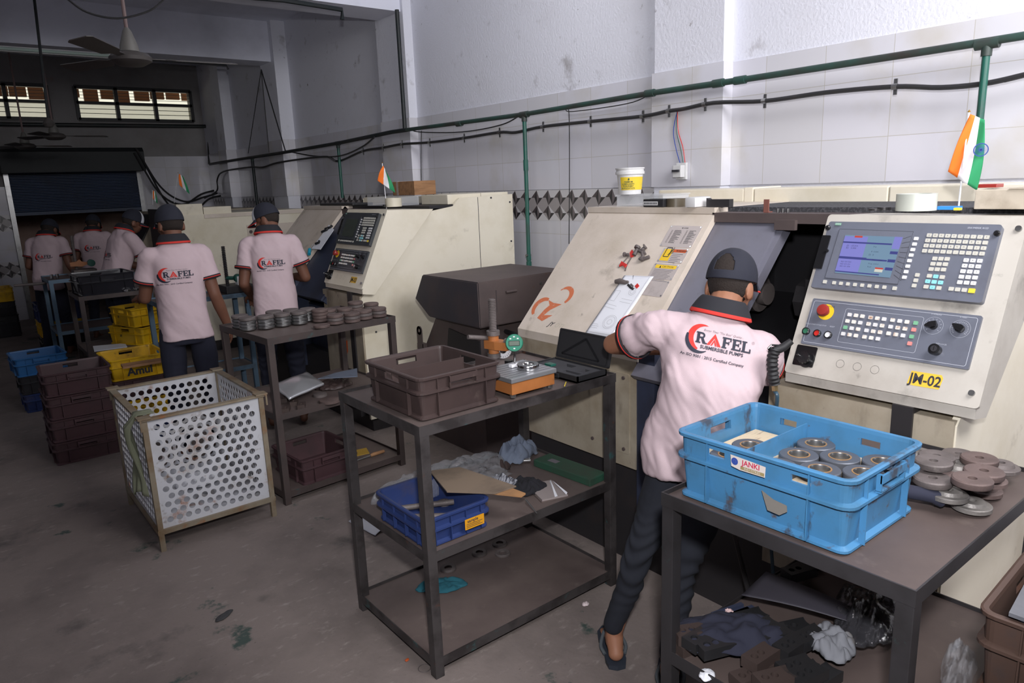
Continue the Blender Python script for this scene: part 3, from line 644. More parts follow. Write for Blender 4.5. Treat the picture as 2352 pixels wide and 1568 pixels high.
for i, Qp in enumerate(plates):
    q = [zC(*p) for p in Qp]; u0 = (q[0][0]+q[3][0])/2; u1 = (q[1][0]+q[2][0])/2; v1 = (q[0][1]+q[1][1])/2; v0 = (q[3][1]+q[2][1])/2
    u0, u1 = min(u0, u1), max(u0, u1); bm = B(); slab(bm, rrect(u0, u1, v0, v1, .006), 0, .0015, MC1)
    pl = SUB('riveted_plate', bm, M['alu'], cov1); Mt = MC1 @ Matrix.Translation((0, 0, .002)); w = u1-u0; h = v1-v0
    bm = B()
    for a in (u0+.007, u1-.007):
        for b in (v0+.007, v1-.007): disc(bm, (a, b), .004, Mt @ Matrix.Translation((0, 0, .0006)), 3, 10)
    if i == 0:
        text(bm, 'M CODE', .009, Mt @ Matrix.Translation((u0+w*.5, v1-.014, 0)), 2, bold=.02, res=1)
        rn = random.Random(5)
        for c in range(2):
            for k in range(15):
                y = v1-.028-(h-.045)*k/15; x = u0+.02+c*w*.47; text(bm, 'M%02d' % (k+c*30), .0052, Mt @ Matrix.Translation((x, y, 0)), 2, res=1, align='LEFT'); line2(bm, (x+.018, y), (x+.018+w*(.12+.14*rn.random()), y), .0018, Mt, 2)
    if i == 1:
        flat(bm, [(u0+.01, v0+.008), (u0+w*.42, v0+.008), (u0+w*.42, v1-.008), (u0+.01, v1-.008)], Mt, 0); flat(bm, [(u0+w*.44, v1-.024), (u1-.01, v1-.024), (u1-.01, v1-.008), (u0+w*.44, v1-.008)], Mt, 1)
        text(bm, 'WARNING', .012, Mt @ Matrix.Translation((u0+w*.75, v1-.016, .0005)), 2, res=1, bold=.02)
        Mk = Mt @ Matrix.Translation((u0+.02, v0+.03, .0005)); outline(bm, [(0, 0), (.028, 0), (.028, .05), (0, .05)], .004, Mk, 2)
        for k in range(4): line2(bm, (.02+.003*k, .01+.006*k), (.045-.002*k, .025+.009*k), .003, Mk, 2)
        for k in range(6): line2(bm, (u0+w*.46, v1-.034-.009*k), (u1-.018-.01*(k % 3), v1-.034-.009*k), .0022, Mt, 4)
    if i == 2:
        flat(bm, [(u0+.012, v1-.026), (u1-.012, v1-.026), (u1-.012, v1-.008), (u0+.012, v1-.008)], Mt, 0); text(bm, 'CAUTION', .014, Mt @ Matrix.Translation((u0+w*.58, v1-.0175, .0005)), 2, res=1)
        flat(bm, [(u0+w*.25, v1-.024), (u0+w*.33, v1-.024), (u0+w*.29, v1-.011)], Mt @ Matrix.Translation((0, 0, .0005)), 2)
        for k in range(9): line2(bm, (u0+.014, v1-.034-.0075*k), (u1-.02-.006*(k % 4), v1-.034-.0075*k), .0018, Mt, 4)
    o = SUB('plate_print', bm, [M['stopy'], M['orange_paint'], M['ink'], M['bright'], M['grayprint']], cov1)
# second machine: access plate on the end panel, emblem
# ================================================================= PIPES, CABLES, FANS
XP = 3.60
def run(pts, x): return [atX(a, b, x) for a, b in pts]
t = thing('water_pipe', 'long green pipe running along the right wall with branches dropping behind the machines', 'pipe', (XP, 3, 0))
bm = B(); main = run([(2440, 66), (2352, 82), (2100, 122), (1705, 183), (1500, 213), (1200, 263), (935, 298)], XP); main = [main[0]+(main[0]-main[1]).normalized()*2.2]+main; tube(bm, main, .017, 12); obj('main_pipe', bm, M['green_dirty'], t, True)
bm = B(); far = run([(935, 298), (900, 303)], XP)+run([(780, 328), (640, 352), (560, 364), (482, 377)], 3.53); tube(bm, far, .019, 10); obj('far_pipe', bm, M['pipe_dark'], t, True)
for (a, b), zb, m_ in (((2268, 100), 1.6, 'green'), ((1204, 263), 1.08, 'green'), ((776, 329), 1.6, 'green'), ((579, 362), 1.5, 'pipe_dark')):
    p = atX(a, b, XP); bm = B(); cyl(bm, p, (p.x, p.y, zb), .0155 if a > 700 else .02, 12); br = obj('branch_pipe', bm, M[m_], t, True)
    bm = B(); cyl(bm, p+V(0, -.045, 0), p+V(0, .045, 0), .023, 14); cyl(bm, p+V(0, 0, -.05), p, .021, 14); obj('tee_fitting', bm, M['green_dirty'], t, True)
    if a == 1204:
        bm = B(); cyl(bm, (p.x, p.y, 1.78), (p.x, p.y, 1.86), .019, 12); cyl(bm, (p.x, p.y, 1.02), (p.x, p.y, 1.09), .021, 12); cyl(bm, (p.x, p.y, 1.10), (p.x, p.y, 1.13), .019, 12)
        split_sub('pipe_coupling', bm, M['green'], t); 
        for o in kids(t):
            if o.name.startswith('pipe_coupling'): o.matrix_parent_inverse = Matrix.Translation(-t.location)
        bm = B(); cyl(bm, (p.x-.03, p.y, 1.14), (p.x+.02, p.y, 1.14), .009, 8); obj('valve_handle', bm, M['steel'], t); bm = B(); tube(bm, [(p.x, p.y, 1.02), (p.x, p.y, .94)], .009, 8); obj('hose_tail', bm, M['steel'], t)
for a, b in ((1700, 184), (1493, 214), (1055, 284), (1650, 191)):
    p = atX(a, b, XP); d = (main[3]-main[4]).normalized(); bm = B(); cyl(bm, p-d*.035, p+d*.035, .0225, 14); obj('pipe_socket', bm, M['green_dirty'], t, True)
bm = B(); p = atX(930, 298, XP); tube(bm, [p, atX(929, 280, XP)+V(0, 0, .02), (p.x, p.y, 3.25)], .019, 12)
tag(obj('vertical_conduit', bm, M['pipe_dark'], None, True), 'dark vertical conduit climbing the pillar behind the second machine', 'pipe')
bm = B(); tube(bm, [atY(482, 377, 12.5), atY(476, 290, 12.5), atY(0, 285, 12.5), atY(-60, 285, 12.5)], .028, 10)
tag(obj('back_wall_pipe', bm, M['pipe_dark'], None, True), 'dark pipe running under the high windows on the back wall', 'pipe')
# heavy cable with clamps
cp = [(2440, 150), (2352, 172), (2260, 192), (2160, 201), (2055, 199), (1900, 212), (1755, 232), (1640, 236), (1570, 250), (1535, 255), (1475, 267), (1355, 279), (1246, 291), (1185, 304), (1146, 304), (1065, 317), (986, 327), (923, 331), (880, 339), (833, 347), (778, 370), (752, 360), (702, 364), (636, 374), (603, 384), (573, 384)]
t = thing('power_cable', 'heavy black cable clamped in waves along the right wall below the green pipe', 'cable', (XP, 3, 0))
pts = run(cp[:21], 3.62)+run(cp[21:]+[(513, 394), (499, 412), (498, 438), (470, 455)], 3.545)
pts = [pts[0]+(pts[0]-pts[1]).normalized()*2.2]+pts; bm = B(); tube(bm, spline(pts, 5), .0115, 8); obj('cable_sheath', bm, M['cable'], t, True)
for a, b in ((2055, 199), (1755, 232), (1618, 240), (1535, 255), (1475, 267), (1355, 279), (1246, 291), (1146, 304), (1065, 317), (986, 327), (923, 331), (880, 339), (833, 347)):
    p = atX(a, b, 3.62); bm = B(); cyl(bm, p-V(0, .012, 0), p+V(0, .012, 0), .0145, 10); box(bm, p.x+.006, p.x+.012, p.y-.008, p.y+.008, p.z-.036, p.z+.036); obj('cable_clamp', bm, M['steel'], t)
def wire(label, pts, r, m_='cable', name='thin_wire', seg=6): return tag(obj(name, tube(B(), spline(pts, 6), r, seg), M[m_] if isinstance(m_, str) else m_, None, True), label, 'wire')
wire('thin black wire sagging from the green pipe and dropping straight down the tiles', run([(1500, 214), (1440, 238), (1315, 256), (1300, 250), (1307, 262), (1308, 400), (1307, 560)], 3.71), .0035)
wire('thin black wire sagging under the green pipe beside its middle branch', run([(1200, 262), (1150, 287), (1060, 303), (965, 303), (940, 296)], 3.63), .005)
wire('thin dark wire looping below the far part of the pipe', run([(860, 315), (830, 338), (780, 358), (720, 358), (655, 346)], 3.56), .008)
wire('thin grey wire running down the second pillar to the wooden box', run([(968, 300), (967, 350), (968, 430)], 3.73), .004)
# wires to breaker on the pillar
for i, (c, off) in enumerate((('blueink', -5), ('green', 2), ('red', 6))):
    wire(['blue', 'green', 'red'][i]+' wire hanging from the heavy cable to the white breaker', run([(1556, 253), (1552+off, 300), (1560+off*1.5, 340), (1568+off, 378)], 3.635), .0028, c, 'breaker_wire')
t = thing('circuit_breaker', 'white circuit breaker mounted on the pillar tiles under coloured wires', 'breaker', (3.64, 2.8, 1.7)); p = atX(1568, 393, 3.64); 
bm = B(); box(bm, 3.625, 3.645, p.y-.035, p.y+.04, p.z-.05, p.z+.05, bev=.003); obj('back_plate', bm, M['white'], t)
bm = B(); box(bm, 3.585, 3.625, p.y-.028, p.y+.034, p.z-.036, p.z+.036, bev=.004); obj('breaker_body', bm, M['white'], t)
bm = B(); box(bm, 3.57, 3.586, p.y-.02, p.y+.028, p.z-.004, p.z+.010); obj('breaker_switch', bm, M['ink'], t)
t = thing('wall_socket', 'small round white junction on the wall beyond the workers with a dark wire', 'socket', (3.7, 8.5, 1.8)); p = atX(642, 437, 3.7)
bm = B(); lathe(bm, [(.07, 0), (.06, .04), (0, .045)], 16, Matrix.Translation(p) @ Matrix.Rotation(-PI/2, 4, 'Y')); obj('socket_body', bm, M['white'], t, True)
bm = B(); tube(bm, run([(638, 376), (641, 400), (643, 425), (645, 470)], 3.66), .012, 6); obj('socket_wire', bm, M['cable'], t)
for k, (a, b) in enumerate((((312, 340), (470, 452)), ((309, 350), (462, 446)), ((330, 372), (478, 458)))):
    P0, P1 = atY(*a, 12.2), atY(*b, 12.0)
    wire(['uppermost', 'middle', 'lowest'][k]+' of the dark cables sagging from the shutter box', [P0, P0.lerp(P1, .3)-V(0, 0, .35+.05*k), P0.lerp(P1, .65)-V(0, 0, .32+.05*k), P1, P1+V(.2, 0, .05)], .016, 'cable', 'sagging_cable')
P0 = atY(600, 160, 9.2)
for k, (a, b) in enumerate(((570, 352), (618, 350), (655, 345))):
    wire(['left', 'middle', 'right'][k]+' strand of the dark hanger spreading from the beam to the pipe', [P0, atX(a, b, 3.5)], .008 if k == 2 else .005, 'cable', 'hanger_strand')
wire('black wire sagging across in front of the ceiling fan rod', [atY(a, b, 4.6) for a, b in ((150, -6), (200, 28), (270, 42), (340, 26), (376, 0))], .006)
# conduit and lamp tube on the beam
bm = B(); tube(bm, [atY(a, b, 6.02) for a, b in ((380, -22), (650, 0), (785, 22), (786, 45))], .02, 8); tag(obj('beam_conduit', bm, M['pipe_dark'], None, True), 'dark conduit fixed along the near concrete beam', 'pipe')
t = thing('tube_lamp', 'unlit tube lamp fixed below the far beam edge at the left', 'lamp', (1.2, 9.0, 3.2))
p0, p1 = atY(-20, 112, 9.0), atY(255, 130, 9.0); bm = B(); box(bm, p0.x, p1.x, 8.96, 9.02, p0.z-.02, p0.z+.03); obj('lamp_batten', bm, M['white'], t); bm = B(); cyl(bm, (p0.x+.03, 8.93, p0.z), (p1.x-.03, 8.93, p0.z), .016, 10); obj('lamp_tube', bm, mat('unlit_tube', C_(190, 210, 200), .2), t)
bm = B(); tube(bm, [atY(255, 130, 9.0), atY(520, 150, 9.0), atY(524, 160, 9.0)], .014, 6); tag(obj('beam_cable', bm, M['cable'], None), 'black cable stretched along the lower edge of the far beam', 'cable')
M['fan'] = mat('grey_fan_paint', C_(78, 74, 72), .5, dirt=[(C_(70, 66, 64), 6, .3, .3)]); M['fanw'] = mat('fan_canopy', C_(110, 108, 104), .5)
def fan(c, R, rot, label, ztop=ZC):
    t = thing('ceiling_fan', label, 'fan', (c.x, c.y, c.z)); X = Matrix.Translation(c)
    bm = B(); cyl(bm, c+V(0, 0, .1), (c.x, c.y, ztop), .011, 10); obj('down_rod', bm, mat('rod_brown', C_(120, 100, 98), .5), t)
    bm = B(); lathe(bm, [(.0, -.045), (.07, -.045), (.115, -.02), (.12, .0), (.10, .022), (.05, .035), (0, .035)], 28, X); obj('motor_housing', bm, M['fan'], t, True)
    bm = B(); lathe(bm, [(.055, .035), (.05, .07), (.025, .15), (.012, .17), (0, .17)], 20, X); obj('rod_canopy', bm, M['fanw'], t, True)
    for k in range(3):
        a = rot+k*2*PI/3; Mb = X @ Matrix.Rotation(a, 4, 'Z') @ Matrix.Rotation(.2, 4, 'X'); bm = B()
        pts = [(.11, -.02), (.19, -.025), (.24, -.065), (R-.03, -.072), (R, -.05), (R, .04), (R-.03, .06), (.24, .045), (.19, .02), (.11, .02)]
        slab(bm, pts, -.002, .002, Mb); obj('fan_blade', bm, M['fan'], t)
    return t
fan(atY(300, 133, 5.0), .61, -.08, 'large grey ceiling fan nearest the camera with one raised blade')
fan(atY(125, 312, 10.2), .56, 0.03, 'small far ceiling fan just left of the high window')
fan(atY(58, 335, 11.2), .52, .12, 'farthest dark ceiling fan close to the left window')
t = thing('hanging_rod', 'dark vertical rod hanging from the ceiling before the left window', 'rod', (.95, 8, 3)); bm = B(); tube(bm, [atY(78, -8, 8), atY(112, 282, 8)], .012, 8); obj('rod_shaft', bm, M['pipe_dark'], t)
bm = B(); lathe(bm, [(.03, -.03), (.05, 0), (.02, .05), (0, .05)], 12, Matrix.Translation(atY(112, 284, 8))); obj('rod_end', bm, M['fan'], t)
# ================================================================= TABLES
def table(label, x0, x1, y0, y1, h, shelves, m_=None, mt=None, rz=0, g=.036, lip=.03, legs=None):
    m_ = m_ or M['frame']; mt = mt or M['tray']; cx, cy = x0, y0
    t = thing('steel_table', label, 'table', ((x0+x1)/2, (y0+y1)/2, 0)); R = Matrix.Translation((x0, y0, 0)) @ Matrix.Rotation(rz, 4, 'Z') @ Matrix.Translation((-x0, -y0, 0))
    for i, (x, y) in enumerate(((x0, y0), (x1-g, y0), (x0, y1-g), (x1-g, y1-g))): obj('leg', box(B(), x, x+g, y, y+g, 0, h-.014, M=R, bev=.002), m_, t)
    for i, z in enumerate([h]+list(shelves)):
        nm = 'table_top' if i == 0 else 'shelf'; ov = -.0015 if i == 0 else .0005
        o = obj(nm, box(B(), x0+ov+.003, x1-ov-.003, y0+ov+.003, y1-ov-.003, z-.012, z-.006, M=R), mt, t)
        bm = B(); l = lip
        for a, b, c, d in ((x0+ov, x1-ov, y0+ov, y0+ov+.004), (x0+ov, x1-ov, y1-ov-.004, y1-ov), (x0+ov, x0+ov+.004, y0+ov+.004, y1-ov-.004), (x1-ov-.004, x1-ov, y0+ov+.004, y1-ov-.004)): box(bm, a, b, c, d, z-l, z+.006, M=R)
        e = obj('edge_frame', bm, m_, None); e.parent = o; e.matrix_parent_inverse = Matrix.Identity(4)
    return t
T1 = table('dark steel table in the right foreground under the blue crate', 1.36, 2.17, .50, 1.12, .9, [.45], M['frame_dark'], mat('oily_dusty_sheet', C_(92, 80, 76), .55, .1, dirt=[(C_(76, 66, 64), 4, .5, .35), (C_(110, 98, 92), 13, .0, .2)]))
T2 = table('three-tier steel table in the centre foreground with worn teal edges', 1.13, 2.05, 1.93, 2.52, .93, [.475, .07], M['frame_teal'])
T3 = table('steel table with stacked castings behind the perforated bin', 1.285, 2.085, 3.69, 4.33, .94, [.52, .07], M['frame'], rz=.075)
T4 = table('narrow blue-legged steel table at the elbow of the standing worker', 1.25, 1.95, 5.9, 6.25, .9, [.3], mat('blue_grey_steel', C_(92, 116, 136), .5, .2, dirt=[(C_(60, 56, 56), 7, .3, .3)]))
T5 = table('steel table in the left background carrying the black crate', .87, 1.75, 6.85, 7.45, .9, [.42], M['frame'])
T6 = table('light-blue steel table far left with the gauge stand', .83, 1.75, 8.35, 8.95, .92, [.4], mat('light_blue_steel', C_(96, 120, 140), .5, .2, dirt=[(C_(60, 56, 56), 7, .2, .3)]))
# ================================================================= CRATES
def evalmods(o):
    dg = bpy.context.evaluated_depsgraph_get(); me = bpy.data.meshes.new_from_object(o.evaluated_get(dg)); return me
def temp(bm, mods):
    me = bpy.data.meshes.new('t'); bm.to_mesh(me); bm.free(); o = bpy.data.objects.new('t', me); COL.objects.link(o)
    for ty, kw in mods:
        m_ = o.modifiers.new('m', ty)
        for k, v in kw.items(): setattr(m_, k, v)
    bpy.context.view_layer.update(); r = evalmods(o); bpy.data.objects.remove(o); return r
def crate_mesh(w, d, h, holes=1, taper=.012, r=.022, ribs=1, band=.62):
    bm = B(); hb = h*band
    prof = [(-taper+.012, 0), (-taper+.012, .006), (-taper, .012), (-.003, hb-.004), (.011, hb-.002), (.011, hb+.005), (-.002, hb+.009), (0, h-.012), (.010, h-.010), (.011, h-.002), (.006, h), (-.004, h-.001), (-.006, h-.01), (-taper-.006, .012)]
    rings = []
    for off, z in prof:
        pts = rrect(-w/2-off, w/2+off, -d/2-off, d/2+off, max(.006, r+off), 4); rings.append([bm.verts.new((a, b, z)) for a, b in pts])
    for i in range(len(rings)-1): ringfaces(bm, rings[i], rings[i+1])
    bm.faces.new(rings[0][::-1]); bm.faces.new(rings[-1])
    fixn(bm)
    cut = B(); hz = h*.80
    if holes:
        for s in (-1, 1):
            box(cut, -.045, .045, s*d/2-.03, s*d/2+.03, hz-.012, hz+.012); box(cut, s*w/2-.03, s*w/2+.03, -.05, .05, hz-.014, hz+.014) if holes == 1 else None
            if holes == 2:
                for c in (-.11, .11): box(cut, s*w/2-.03, s*w/2+.03, c-.024, c+.024, hz-.009, hz+.009)
        cme = bpy.data.meshes.new('c'); cut.to_mesh(cme); co = bpy.data.objects.new('c', cme); COL.objects.link(co)
        me = temp(bm, [('BOOLEAN', dict(operation='DIFFERENCE', object=co, solver='EXACT'))]); bpy.data.objects.remove(co)
        bm = B(); bm.from_mesh(me)
    cut.free()
    def rib(x, y, dx, dy, z0, z1): box(bm, x-dx, x+dx, y-dy, y+dy, z0, z1)
    if ribs:
        for s in (-1, 1):
            for c in ((-.3, .3) if ribs == 1 else (-.36, -.12, .12, .36)):
                rib(s*(w/2+.001), c*d, .007, .0015, .005, hb); rib(c*w, s*(d/2+.001), .0015, .007, .005, hb); rib(s*(w/2+.003), c*d, .004, .0015, hb, h-.008); rib(c*w, s*(d/2+.003), .0015, .004, hb, h-.008)
    return bm
def crate(name, label, cat, m_, w, d, h, loc, rz=0, group=None, divider=None, handle=1, **k):
    t = thing(name, label, cat, loc, group, rz); bm = crate_mesh(w, d, h, **k); obj('crate_body', bm, m_, t, False, True)
    if divider is not None:
        o = obj('divider', box(B(), -w/2+.012, w/2-.012, divider-.0015, divider+.0015, .012, h-.02), m_, t, local=True)
    if handle:
        for s in (-1, 1):
            bm = B(); hz = h*.8; y0, y1 = sorted((s*(d/2+.004), s*(d/2+.016))); box(bm, -.058, -.053, y0, y1, hz-.02, hz+.02); box(bm, .053, .058, y0, y1, hz-.02, hz+.02); box(bm, -.058, .058, *sorted((s*(d/2+.013), s*(d/2+.018))), hz-.001, hz+.018); box(bm, -.058, .058, y0, y1, hz-.024, hz-.019)
            obj('handle', bm, m_, t, local=True)
    return t
M['bluec'] = mat('worn_blue_plastic', C_(66, 122, 164), .45, dirt=[(C_(62, 104, 132), 7, .4, .3), (C_(62, 72, 86), 8, .10, .05, (1, 1, .55)), (C_(84, 74, 72), 24, .0, .1)])
M['brownc'] = mat('dusty_brown_plastic', C_(68, 55, 53), .5, dirt=[(C_(98, 86, 80), 14, .0, .16, (1, 1, .6)), (C_(50, 40, 40), 5, .3, .3)])
M['maroonc'] = mat('maroon_plastic', C_(74, 52, 56), .5, dirt=[(C_(58, 46, 48), 6, .3, .3)])
M['yellowc'] = mat('yellow_crate_plastic', C_(216, 172, 24), .45, dirt=[(C_(150, 118, 40), 6, .2, .2), (C_(60, 48, 36), 14, -.05, .1)])
M['navyc'] = mat('dark_blue_crate_plastic', C_(42, 58, 106), .45, dirt=[(C_(72, 68, 84), 9, .15, .3)])
M['blackc'] = mat('black_crate_plastic', C_(42, 42, 46), .35)
# blue crate in the foreground
bc = crate('plastic_crate', 'large scuffed light-blue plastic crate on the right foreground table', 'crate', M['bluec'], .33, .44, .172, (1.562, .876, .9), 0, divider=.055, holes=2)
bm = B(); box(bm, -.145, .145, -.2, .2, .098, .101); lin = obj('cardboard_liner', bm, mat('pale_cardboard', C_(196, 178, 150), .85, dirt=[(C_(150, 130, 110), 20, .2, .2, (1, 5, 1))]), bc, local=True)
bm = B(); Mk = basis((-.1765, .015, .138), (0, -1, 0), (0, 0, 1), (-1, 0, 0))
flat(bm, [(-.046, .016), (-.043, -.012), (-.02, -.016), (.046, -.015), (.047, .011), (0, .014)], Mk, 0); ring2(bm, (-.034, .002), .004, .009, Mk @ Matrix.Translation((0, 0, .0004)), 1); disc(bm, (-.034, .002), .004, Mk @ Matrix.Translation((0, 0, .0005)), 1, 10)
text(bm, 'JANKI', .018, Mk @ Matrix.Translation((.009, .004, .0005)), 2, bold=.02); flat(bm, [(-.018, -.005), (.044, -.005), (.044, -.013), (-.018, -.013)], Mk @ Matrix.Translation((0, 0, .0004)), 3); text(bm, 'INDUSTRIES', .008, Mk @ Matrix.Translation((.013, -.009, .0008)), 0, res=1)
obj('sticker', bm, [mat('sticker_grey', C_(206, 196, 190), .5), M['blueink'], mat('crimson', C_(190, 44, 78), .5), mat('olive', C_(150, 134, 92), .5)], bc, local=True)
bm = B(); Mk = basis((-.170, -.05, .065), (0, -1, 0), (.05, 0, 1), (-1, 0, 0)); slab(bm, [(-.03, .022), (-.012, -.02), (.018, -.022), (.036, -.008), (.034, .006), (.0, .01)], 0, .0015, Mk); obj('torn_tape', bm, mat('grey_tape', C_(120, 116, 110), .5), bc, local=True)
# ring housings inside it
M['copper'] = mat('copper_lining', C_(196, 150, 96), .35, .6); M['ringgrey'] = mat('machined_ring_face', C_(92, 96, 104), .45, .4)
def ring_part(loc, label, group, r=.046, ri=.022, h=.021, rz=0, flat_=True):
    t = thing('machined_ring', label, 'ring', loc, group, rz)
    bm = B(); lathe(bm, [(ri+.003, .003), (ri+.003, 0), (r-.002, 0), (r, .003), (r, h-.002), (r-.002, h), (ri+.003, h), (ri+.003, .003)], 36); obj('ring_body', fixn(bm), M['ringgrey'], t, True, True)
    bm = B(); lathe(bm, [(ri, .001), (ri+.003, .001), (ri+.0045, h+.0008), (ri+.001, h+.0008), (ri, h-.002), (ri, .001)], 32, mis=[0, 0, 0, 1, 1]); obj('bearing_liner', fixn(bm), [M['copper'], M['steel']], t, True, True)
    return t
rl = ['farthest ring in the right compartment of the blue crate', 'ring touching the divider in the middle row of the blue crate', 'middle ring of the middle row in the blue crate', 'right ring of the middle row in the blue crate', 'ring touching the divider in the front row of the blue crate', 'middle ring of the front row in the blue crate', 'right ring of the front row in the blue crate', 'ring lying in the left compartment of the blue crate', 'ring seen through the front slot of the blue crate']
def spread(P, r, n=60, box_=None):
    P = [Vector(p) for p in P]
    for _ in range(n):
        for i in range(len(P)):
            for j in range(i):
                d = P[i]-P[j]; L = math.hypot(d.x, d.y)
                if L < 2*r: s = (2*r-L)/2/max(L, 1e-4); e = Vector((d.x, d.y, 0))*s; P[i] += e; P[j] -= e
        if box_:
            for p in P: p.x = min(max(p.x, box_[0]+r), box_[1]-r); p.y = min(max(p.y, box_[2]+r), box_[3]-r)
    return P
rp = [atZ(a, b, 1.02) for a, b in ((1911, 1018), (1877, 1041), (1958, 1042), (2036, 1045), (1838, 1068), (1924, 1070), (2005, 1073), (1730, 1041), (1677, 1060))]
print('RINGS', [(round(p.x, 2), round(p.y, 2)) for p in rp])
A_ = spread(rp[:7], .0465, box_=(1.405, 1.715, .665, .925)); B_ = spread(rp[7:], .0465, box_=(1.405, 1.715, .94, 1.085))
for p, l in zip(A_+B_, rl): ring_part((p.x, p.y, 1.0012), l, 'machined rings in the blue crate')
# brown crate on the centre table
br = crate('plastic_crate', 'dusty brown plastic crate on the centre foreground table', 'crate', M['brownc'], .335, .375, .148, (1.345, 2.178, .93), 0, divider=None, holes=1)
obj('divider', box(B(), -.155, .155, .018, .021, .012, .13), M['brownc'], br, local=True)
for i, (a, b) in enumerate(((996, 832), (945, 846), (910, 852))):
    p = atZ(a, b, 1.0); p.x = min(max(p.x, 1.23), 1.46); ring_part((p.x, 2.26 if i < 2 else 2.255, .9432) if False else (1.44-.10*i, 2.27+.0*i, .9432), ['right', 'middle', 'left'][i]+' bright-lipped ring inside the brown crate on the centre table', 'machined rings in the brown crate', .044, .024, .05)
# navy crate on the middle shelf
nc = crate('plastic_crate', 'dark-blue plastic crate of steel bars on the middle shelf of the centre table', 'crate', M['navyc'], .27, .34, .108, (1.288, 2.145, .475), 0, holes=0, ribs=2, handle=0, band=.55)
bm = B(); Mk = basis((.06, -.1865, .045), (1, 0, 0), (0, 0, 1), (0, -1, 0)); flat(bm, rrect(-.042, .042, -.02, .02, .002), Mk, 0); text(bm, 'sample', .017, Mk @ Matrix.Translation((-.008, .010, .0004)), 1, bold=.02)
for k in range(3): line2(bm, (-.036, -.001-.006*k), (.034-.01*(k % 2), -.001-.006*k), .002, Mk @ Matrix.Translation((0, 0, .0004)), 1)
obj('yellow_sticker', bm, [mat('orange_sticker', C_(214, 150, 30), .5), M['ink']], nc, local=True)
# ================================================================= PERFORATED BIN
M['bin'] = mat('rusty_grey_sheet', C_(200, 202, 208), .45, .1, dirt=[(C_(176, 174, 172), 4, .4, .3), (C_(150, 96, 58), 7, .08, .12), (C_(110, 84, 62), 15, .05, .15)])
M['binf'] = mat('rusty_bin_frame', C_(140, 130, 112), .6, .2, dirt=[(C_(116, 92, 64), 6, .4, .25), (C_(150, 96, 56), 12, .05, .15)])
t = thing('perforated_bin', 'rusty grey perforated steel bin on the floor with four short legs', 'bin', (.93, 4.0, 0))
bx0, bx1, by0, by1, bz0, bz1 = .637, 1.19, 3.62, 4.34, .10, .675
def holed(bm, O, U, Vv, Wd, Hh, cols, rows, r, margin=.03):
    O, U, Vv = Vector(O), Vector(U), Vector(Vv); cw = (Wd-2*margin)/(cols+.5); rh = (Hh-2*margin)/rows
    P = lambda u, v: bm.verts.new(O+U*u+Vv*v)
    def quad(u0, u1, v0, v1):
        if u1-u0 > 1e-5: bm.faces.new([P(u0, v0), P(u1, v0), P(u1, v1), P(u0, v1)])
    quad(0, Wd, 0, margin); quad(0, Wd, Hh-margin, Hh)
    for j in range(rows):
        v0 = margin+j*rh; off = margin+(cw*.5 if j % 2 else 0); quad(0, off, v0, v0+rh); quad(off+cols*cw, Wd, v0, v0+rh)
        for i in range(cols):
            u0 = off+i*cw; cx, cy = u0+cw/2, v0+rh/2; N_ = 16; sq, ci = [], []
            for k in range(N_):
                a = 2*PI*k/N_+PI/4; c, s = math.cos(a), math.sin(a); q = max(abs(c), abs(s)); sq.append(P(cx+c/q*cw/2, cy+s/q*rh/2)); ci.append(P(cx+c*r, cy+s*r))
            ringfaces(bm, sq, ci)
for nm, O, U, Wd, cols in (('front', (bx0, by0, bz0), (1, 0, 0), bx1-bx0, 11), ('rear', (bx0, by1, bz0), (1, 0, 0), bx1-bx0, 11), ('l', (bx0, by0, bz0), (0, 1, 0), by1-by0, 14), ('r', (bx1, by0, bz0), (0, 1, 0), by1-by0, 14)):
    bm = B(); holed(bm, O, U, (0, 0, 1), Wd, bz1-bz0, cols, 13, .0148)
    bmesh.ops.remove_doubles(bm, verts=bm.verts, dist=1e-5); me = temp(bm, [('SOLIDIFY', dict(thickness=.003))]); obj('perforated_side', me, M['bin'], t)
obj('bin_floor', box(B(), bx0+.005, bx1-.005, by0+.005, by1-.005, bz0, bz0+.004), M['bin'], t)
for x in (bx0, bx1):
    for y in (by0, by1):
        obj('bin_leg', box(B(), x-.012, x+.012, y-.012, y+.012, 0, bz1+.0), M['binf'], t)
bm = B()
for a, b, c, d in ((bx0-.02, bx1+.02, by0-.022, by0+.012), (bx0-.02, bx1+.02, by1-.012, by1+.022), (bx0-.022, bx0+.012, by0, by1), (bx1-.012, bx1+.022, by0, by1)):
    box(bm, a, b, c, d, bz1-.006, bz1+.004); box(bm, a, b, c, d, bz0-.02, bz0-.004) if False else None
obj('top_frame', bm, M['binf'], t)
bm = B(); box(bm, bx0-.015, bx1+.015, by0-.015, by0+.006, bz0-.012, bz0+.012); box(bm, bx0-.015, bx0+.006, by0+.006, by1, bz0-.012, bz0+.012); obj('bottom_frame', bm, M['binf'], t)
for x, y, s in ((bx0, by0, -1), (bx1, by0, 1), (bx0, by1, -1), (bx1, by1, 1)):
    bm = B(); box(bm, x-.03, x+.03, y-.03, y+.03, bz1+.004, bz1+.012); box(bm, x+s*.02-.004, x+s*.02+.004, y-.035, y-.03, bz1-.05, bz1+.004); obj('lifting_bracket', bm, M['binf'], t)
